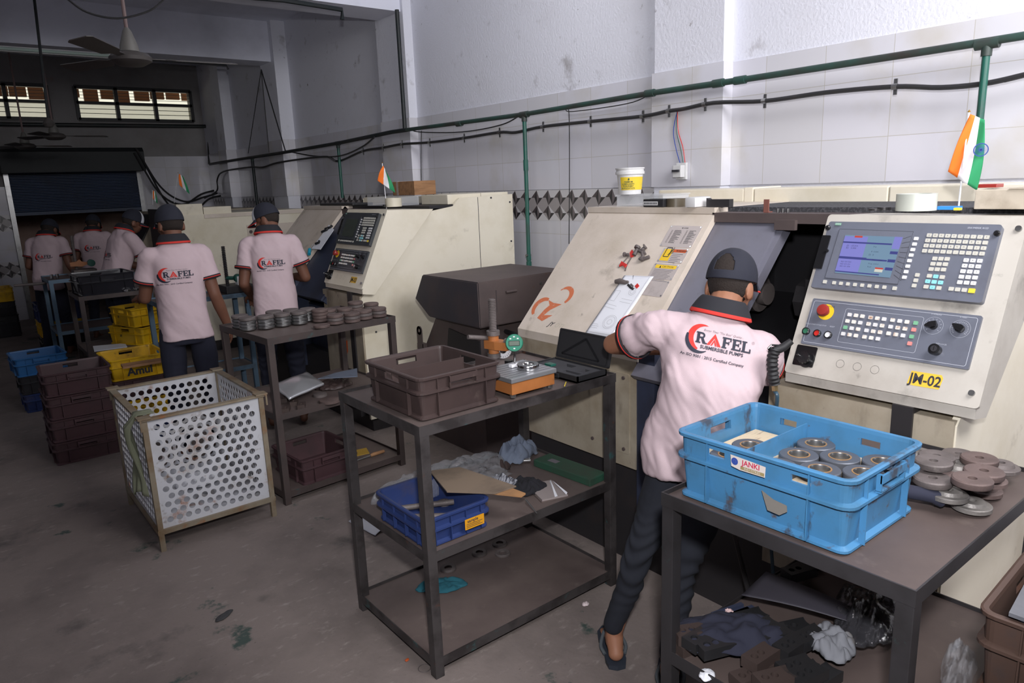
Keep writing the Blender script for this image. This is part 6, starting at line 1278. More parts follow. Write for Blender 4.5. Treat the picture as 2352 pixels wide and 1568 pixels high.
# ================================================================= LEFT CRATES
for k in range(4):
    crate('plastic_crate', ['maroon crate at the bottom of the four-high stack on the left', 'second maroon crate from the floor in the left stack', 'third maroon crate from the floor in the left stack', 'topmost open maroon crate of the four-high left stack'][k], 'crate', M['maroonc'], .38, .38, .150, (.595+.004*(k-1.5), 5.52, .001+.153*k), .0 if k < 3 else -.03, 'maroon crates stacked on the left')
cols = [(M['navyc'], 'blue crate at the bottom of the stack behind the bin'), (M['yellowc'], 'yellow crate just above the blue one behind the bin'), (M['maroonc'], 'maroon crate below the lettered yellow crate'), (M['yellowc'], 'lettered yellow crate on top of the stack behind the bin')]
for k, (m_, lab) in enumerate(cols):
    cr = crate('plastic_crate', lab, 'crate', m_, .36, .40, .150, (.985, 5.66, .001+.153*k), .02, 'stack of mixed crates behind the bin')
    if k == 3:
        bm = B(); text(bm, 'Amul', .075, basis((0, -.2035, .05), (1, 0, 0), (0, 0, 1), (0, -1, 0)), 0, bold=.035); obj('lettering', bm, M['ink'], cr, local=True)
q = [atZ(*p, .62) for p in ((277, 838), (285, 846), (384, 829), (378, 822))]
bm = B(); c0, c1 = atZ(280, 842, .62), atZ(382, 826, .62); d = (c1-c0).normalized(); s = V(-d.y, d.x, 0)*.05; slab(bm, [tuple((c0-s)[:2]), tuple((c1-s)[:2]), tuple((c1+s)[:2]), tuple((c0+s)[:2])], .6145, .630, Mi); tag(obj('wooden_plank', bm, M['wood']), 'dusty wooden plank lying across the lettered yellow crate', 'plank')
crate('plastic_crate', 'blue crate on top of the low stack at the far left', 'crate', mat('mid_blue_plastic', C_(40, 96, 150), .45), .36, .40, .15, (.53, 7.1, .307), .05)
crate('plastic_crate', 'black crate in the middle of the low stack at the far left', 'crate', M['blackc'], .36, .40, .15, (.55, 7.1, .154), 0)
crate('plastic_crate', 'dark-blue crate at the bottom of the low stack at the far left', 'crate', M['navyc'], .36, .40, .15, (.56, 7.1, .001), 0)
# yellow crates on the shelf of the left background table
crate('plastic_crate', 'yellow crate standing on the shelf of the left background table', 'crate', M['yellowc'], .36, .42, .16, (1.36, 7.13, .415), .5, 'yellow crates on the background shelf')
crate('plastic_crate', 'tilted upper yellow crate on the shelf of the left background table', 'crate', M['yellowc'], .36, .40, .16, (1.37, 7.12, .582), .28, 'yellow crates on the background shelf')
bm = B(); slab(bm, [(.93, 6.95), (1.18, 6.92), (1.2, 7.1), (.96, 7.2)], .4145, .422, Mi); tag(obj('paper_sheet', bm, M['paper']), 'white paper lying on the shelf of the left background table', 'paper')
crate('plastic_crate', 'shiny black crate on the left background table', 'crate', mat('glossy_black_plastic', C_(40, 40, 46), .18), .42, .42, .17, (1.10, 7.10, .9005), .05)
for i, (a, b) in enumerate(((283, 664), (293, 668), (301, 660), (312, 664), (350, 655))):
    p = atZ(a, b, .91); p.y = min(p.y, 7.38); bm = B(); lathe(bm, [(.012, 0), (.035, 0), (.035, .02), (.03, .026), (.012, .026), (.012, 0)], 16, TR((min(p.x, 1.70), max(6.9, p.y)-.0, .9005))); tag(obj('shiny_ring', fixn(bm), M['bright'], None, True), ['leftmost', 'second from the left', 'middle', 'second from the right', 'rightmost'][i]+' shiny ring on the left background table', 'ring', 'shiny rings on the left background table')
for i, (a, b) in enumerate(((372, 694), (388, 690))):
    p = atZ(a, b, .91); bm = B(); lathe(bm, [(.012, 0), (.04, 0), (.04, .02), (.012, .026), (.012, 0)], 18, TR((p.x+.05, min(6.2, p.y+.12), .9005))); tag(obj('shiny_ring', fixn(bm), M['bright'], None, True), ['left', 'right'][i]+' shiny ring on the narrow table beside the standing worker', 'ring')
# orange gauge stand far left, in the dark
t = thing('gauge_stand', 'distant comparator stand with orange arm and green dial on the far light-blue table', 'gauge', (1.15, 8.6, .92))
g0 = atY(172, 607, 8.6); bm = B(); box(bm, g0.x-.03, g0.x+.18, 8.52, 8.72, .9205, .985, bev=.004); obj('stand_base', bm, M['iron'], t); bm = B(); cyl(bm, (g0.x+.02, 8.68, .985), (g0.x+.02, 8.68, 1.33), .014, 10); obj('threaded_column', bm, M['iron'], t)
bm = B(); Mo = basis((g0.x+.02, 8.66, g0.z), (1, 0, 0), (0, 0, 1), (0, -1, 0)); slab(bm, [(-.06, -.02), (-.06, .02), (.0, .025), (.03, .045), (.05, .02), (.1, .01), (.1, -.01), (.05, -.03), (.0, -.025)], 0, .04, Mo); obj('arm', bm, M['orange_e'], t)
bm = B(); cyl(bm, (g0.x+.15, 8.64, g0.z), (g0.x+.15, 8.59, g0.z), .036, 20); obj('gauge_face', bm, M['green'], t, True)
# second comparator near worker, dark
t = thing('gauge_stand', 'dark comparator stand with a tall threaded column between the two standing workers', 'gauge', (1.75, 6.2, .9)); c = atY(521, 640, 6.12)
bm = B(); k = 0; z = .96; cyl(bm, (c.x, 6.12, .92), (c.x, 6.12, atY(520, 582, 6.12).z), .012, 12)
while z < 1.28: lathe(bm, [(.012, z-.006), (.017, z), (.012, z+.006)], 12, Matrix.Translation((c.x, 6.12, 0))); z += .014
obj('threaded_column', bm, M['frame_dark'], t, True); bm = B(); box(bm, c.x-.06, c.x+.16, 5.96, 6.18, .9005, .96, bev=.004); obj('stand_base', bm, M['frame_dark'], t)
g1 = atY(545, 638, 6.05); bm = B(); cyl(bm, (g1.x, 6.05, g1.z), (g1.x, 6.0, g1.z), .035, 18); cyl(bm, (c.x, 6.12, g1.z), (g1.x, 6.04, g1.z), .016, 10); obj('dial_gauge', bm, M['green'], t, True)
bm = B(); box(bm, g1.x-.02, g1.x+.03, 5.99, 6.05, .9605, 1.03); o = tag(obj('white_block', bm, M['white']), 'white block on the dark comparator stand', 'block')
# dark pieces at the far left edge
crate('plastic_crate', 'orange-yellow crate by the left edge near the shutter', 'crate', M['yellowc'], .40, .4, .17, (.50, 11.3, .457), 0)
crate('plastic_crate', 'black crate under the orange-yellow crate near the shutter', 'crate', M['blackc'], .40, .4, .17, (.50, 11.3, .284), 0)
crate('plastic_crate', 'lower black crate at the left edge near the shutter', 'crate', M['blackc'], .42, .42, .28, (.50, 11.3, .001), 0)
crate('plastic_crate', 'blue crate standing below the far table at the left', 'crate', M['navyc'], .42, .4, .2, (1.0, 9.7, .36), 0)
crate('plastic_crate', 'orange crate under the blue crate below the far table', 'crate', M['yellowc'], .42, .4, .17, (1.0, 9.7, .186), 0)
crate('plastic_crate', 'black crate at the floor below the orange crate at the far table', 'crate', M['blackc'], .42, .4, .18, (1.0, 9.7, .001), 0)
bm = B(); cyl(bm, atY(32, 656, 8.6), atY(107, 650, 8.6), .014, 10); tag(obj('long_bar', bm, M['iron'], None), 'long thin bar sticking out left from the far light-blue table', 'bar')
for i, (a, b) in enumerate(((121, 650), (134, 648))): p = atY(a, b, 8.5); bm = B(); cyl(bm, (p.x, 8.5, .9205), (p.x, 8.5, .9705), .014, 10); tag(obj('bright_pin', bm, M['bright'], None), ['left', 'right'][i]+' bright pin standing on the far light-blue table', 'pin')
# ================================================================= FLOOR SCRAPS
q = [atZ(*p, 0) for p in ((800, 1198), (842, 1180), (888, 1218), (862, 1232))]
ff = quadfn(*q)
def fpap(u, v):
    p = ff(u, v); p.z = .003+.05*max(0, v*.9+u*.3-.75)**1.5+.006*abs(math.sin(u*4)); return p
sheet('paper_sheet', 'white sheet of paper with a curled corner on the floor between two tables', 'paper', fpap, M['paper'], 12, .001)
p = atZ(1345, 1389, 0); crumple('candy_wrapper', 'small white and pink wrapper on the floor near the sandal', 'wrapper', (p.x, p.y, .001), .016, .012, .012, mat('pale_wrapper', C_(222, 206, 206), .6), 61, 0, 12)
p = atZ(515, 1415, 0); crumple('dark_scrap', 'dark grey scrap lying on the open floor in the lower left', 'scrap', (p.x, p.y, .001), .045, .018, .008, mat('dark_scrap', C_(60, 60, 62), .8), 63, .5, 12)
p = atZ(975, 1535, 0); tag(obj('wire_ring', tube(B(), [(p.x+.022*math.cos(a), p.y+.022*math.sin(a), .002) for a in [2*PI*k/20 for k in range(20)]], .0015, 6, closed=True), M['iron']), 'thin wire ring on the floor at the foot of the centre table', 'ring')
p = atZ(935, 1517, 0); crumple('orange_chip', 'tiny orange chip on the floor at the foot of the centre table', 'chip', (p.x, p.y, .001), .010, .006, .004, M['orange_paint'], 65, .5, 8)
p = atZ(683, 650, 1.0)
# ================================================================= PEOPLE
SKIN = [mat('brown_skin_%d' % i, c, .55, dirt=[(tuple(x*.8 for x in c), 9, .2, .4)], spec=.35) for i, c in enumerate((C_(152, 106, 82), C_(112, 76, 60)))]
M['shirt'] = mat('pale_pink_polo', C_(197, 176, 181), .85, bump=.12, bscale=400)
M['trim'] = mat('black_trim', C_(34, 34, 40), .85); M['redtrim'] = mat('red_piping', C_(206, 52, 44), .8)
M['capnavy'] = mat('navy_cap', C_(34, 36, 48), .85, bump=.1, bscale=300); M['capwhite'] = mat('white_cap_front', C_(220, 222, 228), .85)
M['hair'] = mat('black_hair', C_(40, 32, 28), .9, bump=.4, bscale=200); M['jeans'] = mat('dark_jeans', C_(28, 31, 40), .9, dirt=[(C_(40, 46, 58), 3, .1, .5), (C_(27, 30, 39), 20, .3, .3)]); M['trous'] = mat('navy_trousers', C_(28, 30, 46), .9)
def DP(px, py, w): return CAM+(f_*1650.67+r_*(px-1176)-u_*(py-784))*(w/1650.67)
def ell(bm, c, rad, Mx=None, seg=16, rings=10):
    Mx = Mx or Matrix.Identity(4); R = []
    for i in range(rings+1):
        ph = PI*i/rings-PI/2; r = math.cos(ph)
        if i in (0, rings): R.append([bm.verts.new(Mx @ (Vector(c)+V(0, 0, rad[2]*math.sin(ph))))])
        else: R.append([bm.verts.new(Mx @ (Vector(c)+V(rad[0]*r*math.cos(2*PI*k/seg), rad[1]*r*math.sin(2*PI*k/seg), rad[2]*math.sin(ph)))) for k in range(seg)])
    for i in range(rings):
        a, b = R[i], R[i+1]
        for k in range(seg):
            k2 = (k+1) % seg
            if len(a) == 1: bm.faces.new((a[0], b[k2], b[k]))
            elif len(b) == 1: bm.faces.new((a[k], a[k2], b[0]))
            else: bm.faces.new((a[k], a[k2], b[k2], b[k]))
def limb(bm, pts, rad, seg=14, sub=6):
    """tapering tube with rounded ends through joints"""
    sp = spline([Vector(p) for p in pts], sub); n = len(sp); rr = []
    for i in range(n):
        t = i/sub; k = min(int(t), len(rad)-2); f = t-k; f = f*f*(3-2*f) if False else f; rr.append(rad[k]*(1-f)+rad[k+1]*f)
    tube(bm, sp, rr, seg); ell(bm, sp[0], (rr[0],)*3, seg=12, rings=8); ell(bm, sp[-1], (rr[-1],)*3, seg=12, rings=8)
def sring(bm, c, rt, fw, hw, hd, seg=28, e=2.5):
    o = []
    for k in range(seg):
        a = 2*PI*k/seg; ca, sa = math.cos(a), math.sin(a); x = hw*math.copysign(abs(ca)**(2/e), ca); y = hd*math.copysign(abs(sa)**(2/e), sa); o.append(bm.verts.new(c+rt*x+fw*y))
    return o
def loft(bm, rings, caps=True):
    for a, b in zip(rings, rings[1:]): ringfaces(bm, a, b)
    if caps: bm.faces.new(rings[0][::-1]); bm.faces.new(rings[-1])
def remesh(bm, vox, smooth=4, fac=.5):
    fixn(bm); return temp(bm, [('REMESH', dict(mode='VOXEL', voxel_size=vox, use_smooth_shade=True)), ('SMOOTH', dict(factor=fac, iterations=smooth))])
def displace(me, fn):
    no = [v.normal.copy() for v in me.vertices]
    for v, n in zip(me.vertices, no): v.co += n*fn(v.co, n)
def hand(bm, wrist, d, palm_n, side, curl=.5, s=1.0):
    """five separate fingers; d towards the fingertips, palm_n out of the palm; side = +1 when the thumb lies along +s axis"""
    d = Vector(d).normalized(); n = Vector(palm_n); n = (n-d*n.dot(d)).normalized(); a = d.cross(n)*side; W_ = Vector(wrist)
    P = lambda x, y, z: W_+(a*x+d*y+n*z)*s
    limb(bm, [P(0, -.02, 0), P(0, .03, 0), P(0, .075, .002)], [.024*s, .026*s, .024*s], 12, 3)
    for x in (-.022, .0, .022): limb(bm, [P(x*.6, .02, 0), P(x, .05, 0), P(x*1.25, .085, 0)], [.015*s, .0155*s, .012*s], 10, 3)
    for x, L in ((.030, .068), (.010, .077), (-.011, .071), (-.031, .056)):
        p = [P(x, .08, 0)]; ang = 0; cur = [x, .08, 0]
        for j, f in enumerate((.42, .33, .25)):
            ang += curl*(.55+.35*j); cur = [cur[0]*1.0, cur[1]+L*f*math.cos(ang), cur[2]+L*f*math.sin(ang)]; p.append(P(*cur))
        limb(bm, p, [.0098*s, .0092*s, .0086*s, .0072*s], 10, 3)
    limb(bm, [P(.018, .012, .006), P(.042, .038, .012), P(.052, .064, .020), P(.050, .088, .030)], [.014*s, .0125*s, .0105*s, .008*s], 10, 3)
def head_mesh(bm, H):
    ell(bm, (0, -.008, .032), (.074, .094, .086), H, 22, 16); ell(bm, (0, .022, -.030), (.058, .070, .070), H, 20, 14); ell(bm, (0, .052, -.072), (.030, .030, .024), H)
    ell(bm, (0, .088, -.012), (.012, .018, .022), H); ell(bm, (0, .098, -.026), (.015, .012, .010), H); ell(bm, (0, .080, .028), (.052, .014, .010), H)
    for s in (-1, 1):
        ell(bm, (s*.078, -.006, -.012), (.009, .020, .031), H @ Matrix.Rotation(s*-.25, 4, 'Z'), 12, 8); ell(bm, (s*.040, .058, -.018), (.022, .022, .020), H); ell(bm, (s*.066, -.004, -.02), (.014, .02, .02), H)
    ell(bm, (0, .087, -.050), (.024, .010, .006), H); ell(bm, (0, .085, -.060), (.021, .010, .006), H)
def conform(bm, tree, org, N, off=.002, maxe=.014):
    """press flat print onto cloth: every vertex slides along N until it meets the cloth"""
    bmesh.ops.triangulate(bm, faces=bm.faces)
    for _ in range(3):
        es = [e for e in bm.edges if e.calc_length() > maxe]
        if not es: break
        bmesh.ops.subdivide_edges(bm, edges=es, cuts=1, use_grid_fill=False); bmesh.ops.triangulate(bm, faces=[f for f in bm.faces if len(f.verts) > 3])
    bad = []
    for v in bm.verts:
        l = (v.co-org).dot(N)
        h = tree.ray_cast(v.co+N*.35, -N, .8)
        if h[0] is None: bad.append(v)
        else: v.co = h[0]+h[1]*(off+l)
    bmesh.ops.delete(bm, geom=bad, context='VERTS'); return bm
def slabserif(bm, Mx, x, ch, h, mi):
    def R(a, b, c, d, z=0): flat(bm, [(x+a*h, c*h), (x+b*h, c*h), (x+b*h, d*h), (x+a*h, d*h)], Mx, mi)
    if ch == 'R':
        R(.08, .34, 0, 1); R(0, .46, 0, .12); R(0, .4, .88, 1)
        for k in range(10):
            t0, t1 = -PI/2+PI*k/10, -PI/2+PI*(k+1)/10; flat(bm, [(x+h*(.5+r*math.cos(t)), h*(.715+r*.95*math.sin(t))) for r, t in ((.13, t0), (.30, t0), (.30, t1), (.13, t1))], Mx, mi)
        R(.34, .5, .84, 1); R(.34, .52, .43, .59); flat(bm, [(x+.42*h, .5*h), (x+.68*h, .5*h), (x+.98*h, 0), (x+.66*h, 0)], Mx, mi); R(.9, 1.06, 0, .12)
    if ch == 'F': R(.08, .34, 0, 1); R(0, .46, 0, .12); R(0, .82, .86, 1); R(.7, .82, .66, 1); R(.34, .62, .44, .58); R(.56, .66, .36, .66)
    if ch == 'E': R(.08, .34, 0, 1); R(0, .84, 0, .14); R(0, .82, .86, 1); R(.7, .82, .66, 1); R(.34, .62, .44, .58); R(.56, .66, .36, .66); R(.72, .84, 0, .34)
    if ch == 'L': R(.08, .34, 0, 1); R(0, .46, .88, 1); R(0, .86, 0, .14); R(.72, .86, 0, .38)
def shirt_print(tree, org, Rt, Up, N, s, full=True):
    Mx = basis(org, Rt, Up, N) @ Matrix.Scale(s, 4); bm = B()
    crescent(bm, (-.046, .014), .043, (-.030, .013), .040, 1.15, 4.5, Mx, 0); crescent(bm, (-.052, .006), .043, (-.042, .016), .044, 2.8, 5.45, Mx @ Matrix.Translation((0, 0, .0004)), 1)
    for ch, x in (('R', -.062), ('F', .021), ('E', .052), ('L', .083)): slabserif(bm, Mx @ Matrix.Translation((0, -.004, .0006)), x, ch, .035, 1)
    Ma = Mx @ Matrix.Translation((0, -.004, .0007))
    flat(bm, [(-.026, 0), (-.016, 0), (-.0035, .024), (-.0035, .038)], Ma, 0); flat(bm, [(.019, 0), (.008, 0), (-.0035, .024), (-.0035, .038)], Ma, 0); flat(bm, [(-.015, .003), (.007, .003), (-.0035, .022)], Ma @ Matrix.Scale(1, 4), 2) if False else None
    flat(bm, [(-.0135, 0), (-.008, 0), (-.0035, .012), (-.0035, .020)], Ma, 0); flat(bm, [(.0065, 0), (.001, 0), (-.0035, .012), (-.0035, .020)], Ma, 0)
    r = 2 if full else 1
    text(bm, 'SUBMERSIBLE PUMPS', .0150, Mx @ Matrix.Translation((.024, -.0145, .0006)), 1, bold=.025, res=r); text(bm, 'An ISO 9001 : 2015 Certified Company', .0125, Mx @ Matrix.Translation((-.001, -.046, .0006)), 1, bold=.018, res=r)
    text(bm, 'Better Than "The Best" Quality...', .0095, Mx @ Matrix.Translation((.022, .040, .0006)), 2, shear=.25, res=r)
    if full: text(bm, 'R', .005, Mx @ Matrix.Translation((.118, .030, .0006)), 2, res=1); ring2(bm, (.118, .030), .0038, .0044, Mx @ Matrix.Translation((0, 0, .0006)), 2, 14)
    return conform(bm, tree, Vector(org), Vector(N), .0014, .02 if full else .03)
def person(label, J, head_f, head_u=(0, 0, 1), s=1.0, skin=0, jeans='trous', cap_open=False, seed=0, logo=None, vox=.007, loc=None, brim=True, sleeve=.60, print_s=1.0, wr=1.0, feet=None, hands=None, hat='cap', bw=.86, hemz=.095):
    J = {k: Vector(v) for k, v in J.items()}
    t = thing('person', label, 'person', loc or ((J['aL']+J['aR'])/2).to_tuple()[:2]+(0,))
    rtS = (J['sR']-J['sL']).normalized(); rtH = (J['hR']-J['hL']).normalized(); pel, nb = J['pelvis'], J['neck']
    mid = J.get('mid', (pel+nb)/2); up = (nb-pel).normalized(); fwS = up.cross(rtS).normalized(); 
    if 'fw' in J: fwS = J['fw'].normalized()
    fwH = V(0, 0, 1).cross(rtH).normalized()
    hf = Vector(head_f).normalized(); hu = Vector(head_u); hr = hf.cross(hu).normalized(); hu = hr.cross(hf).normalized(); hc = J['head']
    H = Matrix(((hr.x, hf.x, hu.x, hc.x), (hr.y, hf.y, hu.y, hc.y), (hr.z, hf.z, hu.z, hc.z), (0, 0, 0, 1))) @ Matrix.Scale(s, 4)
    # ---- body
    bm = B(); head_mesh(bm, H)
    limb(bm, [nb-up*.05, nb.lerp(H @ V(0, -.03, -.05), .5), H @ V(0, -.018, -.03)], [.060*s, .054*s, .054*s])
    spn = spline([pel-up*.02, mid, nb-up*.06], 6)
    loft(bm, [sring(bm, p, rtH.lerp(rtS, i/12).normalized(), fwH.lerp(fwS, i/12).normalized(), (.135-.01*math.sin(i/12*PI))*s*bw, .072*s) for i, p in enumerate(spn)])
    for sd, side in (('L', -1), ('R', 1)):
        S_, E_, Wr = J['s'+sd], J['e'+sd], J['w'+sd]
        limb(bm, [nb-up*.09, S_-up*.012, S_.lerp(E_, .5), E_], [.042*s, .046*s, .045*s, .038*s]); fm = E_.lerp(Wr, .35); limb(bm, [E_, fm, Wr], [.038*s, .039*s, .026*s])
        hd = J.get('hd'+sd, (Wr-E_)); pn = J.get('pn'+sd, V(0, 0, -1)); hand(bm, Wr, hd, pn, J.get('th'+sd, V(side, 0, 0)).x, (hands or {}).get(sd, .5), s)
        Hp, K, A = J['h'+sd], J['k'+sd], J['a'+sd]; limb(bm, [pel.lerp(Hp, .5), Hp, K, A], [.07*s, .06*s, .038*s, .026*s])
        fd = J.get('f'+sd, fwH.copy()); fd.z = 0; fd.normalize(); fs = V(0, 0, 1).cross(fd)
        z0 = A.z-.045
        limb(bm, [A, A+V(0, 0, -.03)-fd*.02], [.034*s, .030*s], 12, 3); ell(bm, A-fd*.035+V(0, 0, -.045), (.028, .028, .026))
        limb(bm, [A+V(0, 0, -.02), A+fd*.06+V(0, 0, -.04), A+fd*.115+V(0, 0, -.056)], [.034*s, .030*s, .017*s], 12, 4)
        for k, o in enumerate((-.028, -.012, .002, .015, .027)): o2 = o*side*-1; limb(bm, [A+fd*.10+fs*o2*.9+V(0, 0, -.056), A+fd*(.150-.006*abs(k-(0 if True else 0)))+fs*o2*1.15+V(0, 0, -.060)], [.014*s, (.0115 if k == 0 else .008)*s], 8, 3)
    body = obj('body', remesh(bm, vox*.8, 3), SKIN[skin], t, 'all')
    for sx in (-1, 1):
        bm = B(); ell(bm, (sx*.030, .078, .004), (.013, .011, .009), H, 12, 8); obj('eye', bm, [M['whiteb']], body if False else t, 'all')
        bm = B(); ell(bm, (sx*.031, .087, .004), (.005, .0035, .005), H, 10, 6); obj('pupil', bm, [M['knob']], t, 'all')
    # ---- hair (short, dark, nape and sides)
    bm = B(); R = []
    for i in range(10):
        ph = math.radians(88-i*15.0); row = []
        for k in range(28):
            a = 2*PI*k/28; c, s_ = math.cos(a), math.sin(a); rx, ry, rz = .078, .097, .105
            x, y, z = rx*math.cos(ph)*c, ry*math.cos(ph)*s_-.008, rz*math.sin(ph)+.032
            if s_ > .15: z = max(z, .05+.0*s_)
            else: z = max(z, -.074)
            row.append(bm.verts.new(H @ V(x, y, z)))
        R.append(row)
    for a, b in zip(R, R[1:]): ringfaces(bm, a, b)
    bmesh.ops.remove_doubles(bm, verts=bm.verts, dist=.0008)
    hair = obj('hair', temp(fixn(bm), [('SOLIDIFY', dict(thickness=.004))]), M['hair'], t, 'all')
    # ---- cap
    bm = B(); R = []; nr = 24
    for i in range(nr+1):
        ph = math.radians(90-i*(90+4)/nr); row = []
        for k in range(72):
            a = 2*PI*k/72; c, s_ = math.cos(a), math.sin(a); z = .102*math.sin(ph)+.034-.012*(1-s_)*0.5*(1-math.sin(max(ph, 0)))
            row.append(bm.verts.new(H @ V(.0845*math.cos(ph)**.92*c if ph > 0 else .0845*c, .105*(math.cos(ph)**.92 if ph > 0 else 1)*s_-.006, z)))
        R.append(row)
    for i in range(nr):
        for k in range(72):
            a = 2*PI*(k+.5)/72
            if cap_open and math.sin(a) < 0 and abs(math.cos(a)) < .50 and i < nr-4 and (abs(math.cos(a))/.46)**2+((nr-4-i)/9.5)**2 < 1: continue
            if cap_open and math.sin(a) < 0 and abs(math.cos(a)) < .50 and i >= nr-2: pass
            f = bm.faces.new((R[i][k], R[i][(k+1) % 72], R[i+1][(k+1) % 72], R[i+1][k])); f.material_index = 1 if (math.sin(a) > .45 and i > 1 and hat == 'cap') else 0
    bmesh.ops.remove_doubles(bm, verts=bm.verts, dist=.0006)
    me = temp(bm, [('SOLIDIFY', dict(thickness=.003, offset=1)), ('SUBSURF', dict(levels=1))]); cap = obj('cap', me, [M['capnavy'], M['capwhite']], t, 'all')
    if brim:
        bm = B(); rows = []
        for i in range(9):
            v = i/8; row = []
            for k in range(17):
                a = PI*(.13+.74*k/16); r0 = V(.084*math.cos(a), .104*math.sin(a)-.006, .028); ext = .070*math.sin(PI*(k/16))**.55
                row.append(bm.verts.new(H @ V(r0.x*(1+.10*v), r0.y+ext*v, .028-.010*v-.022*(abs(math.cos(a))**2)*(v+.2))))
            rows.append(row)
        for i in range(8):
            for k in range(16): f = bm.faces.new((rows[i][k], rows[i][k+1], rows[i+1][k+1], rows[i+1][k])); f.material_index = 1 if i == 7 else 0
        me = temp(fixn(bm), [('SOLIDIFY', dict(thickness=.004, offset=0))]); o = obj('brim', me, [M['capnavy'], M['redtrim']], None, 'all'); o.parent = cap
    # ---- trousers
    bm = B(); jm = M[jeans]
    loft(bm, [sring(bm, pel+V(0, 0, z)*s, rtH, fwH, hw*s, hd*s) for z, hw, hd in ((-.12, .15*bw, .10), (-.02, .158*bw, .11), (.07, .145*bw, .10), (.14, .13*bw, .08))])
    for sd in 'LR':
        Hp, K, A = J['h'+sd], J['k'+sd], J['a'+sd]; rk = J.get('leg', V(1, 1, 1))
        limb(bm, [Hp+V(0, 0, .02), Hp.lerp(K, .4), K, K.lerp(A, .35), A+V(0, 0, .05)], [.088*s*bw, .080*s*rk.x, .064*s*rk.y, .060*s*rk.y, .050*s*rk.z], 16)
    me = remesh(bm, vox*1.1, 5)
    kn = [(J['kL']), (J['kR'])]
    def wj(p, n):
        d = min((p-k).length for k in kn); w = math.exp(-(d/.12)**2)*1.3+.06; q = p.copy(); return wr*(.0032*w*math.sin(p.z*120+11*nz((p.x*9, p.y*9, p.z*5), 1, seed))+.004*nz((p.x*12, p.y*12, p.z*7), 1, seed+5))
    displace(me, wj); obj('trousers', me, jm, t, 'all')
    # ---- shirt
    hem = pel-V(0, 0, hemz*s)+(pel-mid).normalized()*.0; sp = spline([hem, pel+V(0, 0, .02), mid, nb-up*.15, nb-up*.075], 5); n = len(sp)
    prof = [(0, .186, .138), (.15, .180, .132), (.38, .166, .122), (.6, .172, .125), (.82, .182, .125), (.93, .178, .112), (1, .160, .098)]
    bm = B(); rings = []
    def lk(tt):
        for a, b in zip(prof, prof[1:]):
            if tt <= b[0]: f = (tt-a[0])/(b[0]-a[0]); return a[1]+(b[1]-a[1])*f, a[2]+(b[2]-a[2])*f
        return prof[-1][1:]
    for i, p in enumerate(sp):
        tt = i/(n-1); hw, hd = lk(tt); rings.append(sring(bm, p, rtH.lerp(rtS, min(1, tt*1.2)).normalized(), fwH.lerp(fwS, min(1, tt*1.2)).normalized(), hw*s*bw, hd*s*(bw+1)/2))
    for off, hw, hd in ((-.035, .120, .082), (-.005, .080, .070), (.012, .064, .064)): rings.append(sring(bm, nb+up*off*s, rtS, fwS, hw*s, hd*s))
    loft(bm, rings)
    cuffs = []
    for sd in 'LR':
        S_, E_ = J['s'+sd], J['e'+sd]; d = (E_-S_); ce = S_+d*sleeve
        cc = mid.lerp(nb, .62); limb(bm, [cc.lerp(S_, .35)-up*.01, S_-up*.005, S_.lerp(ce, .6)], [.075*s*bw, .068*s*(bw+1)/2, .066*s*(bw+1)/2], 16)
        tube(bm, spline([S_, S_.lerp(ce, .5), ce], 4), [(.066+.010*i/8)*s*(bw+1)/2 for i in range(9)], 18); cuffs.append((ce, d.normalized()))
    me = remesh(bm, vox*1.1, 6)
    spd = (nb-pel).normalized()
    def ws(p, n):
        h = (p-pel).dot(spd); a = p.x*.7+p.y*.7; q = V((p-pel).dot(rtS), (p-pel).dot(fwS), h)
        lowf = max(.25, min(1, (.52-h)/.35)); v = nz((q.x*7+q.z*3.5, q.y*7, q.z*3.2), 1, seed)*.016*lowf+nz((q.x*17+q.z*9, q.y*14, q.z*8), 1, seed+4)*.006
        v += .004*abs(nz((q.x*30+q.z*22, q.y*20, q.z*13), 1, seed+8))
        back = 1 if (logo is None or (p-logo).length > .17) else .35+.65*((p-logo).length/.17)**2
        return wr*v*back
    displace(me, ws); shirt = obj('shirt', me, M['shirt'], t, 'all')
    bt = B(); bt.from_mesh(me); tree = BVHTree.FromBMesh(bt); bt.free()
    for ce, d in cuffs:
        for nm, o0, rr, mt in (('sleeve_cuff', 0, .0022, M['trim']), ('cuff_piping', 0, .0035, M['redtrim'])):
            bm = B(); a, b = frame(d); rings = []
            for oo in ((-.016, .006) if nm == 'sleeve_cuff' else (-.008, -.003)):
                for r2 in ((.0785)*(bw+1)/2+rr, ): rings.append([bm.verts.new(ce+d*oo+(a*math.cos(x)+b*math.sin(x))*(r2*s)) for x in [2*PI*k/28 for k in range(28)]])
            ringfaces(bm, rings[0], rings[1]); o = obj(nm, temp(bm, [('SOLIDIFY', dict(thickness=.003))]), mt, None, 'all'); o.parent = shirt; o.matrix_parent_inverse = Matrix.Identity(4)
    # ---- collar
    bm = B(); rows = []
    for i, (off, r, dz) in enumerate(((.056, .064, 0), (.052, .071, 0), (.030, .084, -.0), (.008, .096, -.008), (.001, .099, -.013))):
        row = []
        for k in range(33):
            a = PI/2+.35+(2*PI-.7)*k/32; ca, sa = math.cos(a), math.sin(a); row.append(bm.verts.new(nb+up*(off+dz*.5)*s+rtS*(ca*r*1.06*s)+fwS*(sa*r*.98*s)+up*(-.014*(max(0, sa)))*s))
        rows.append(row)
    for i in range(4):
        for k in range(32): f = bm.faces.new((rows[i][k], rows[i][k+1], rows[i+1][k+1], rows[i+1][k])); f.material_index = 1 if i == 3 else 0
    o = obj('collar', temp(bm, [('SOLIDIFY', dict(thickness=.004, offset=1)), ('SUBSURF', dict(levels=1))]), [M['trim'], M['redtrim']], None, 'all'); o.parent = shirt; o.matrix_parent_inverse = Matrix.Identity(4)
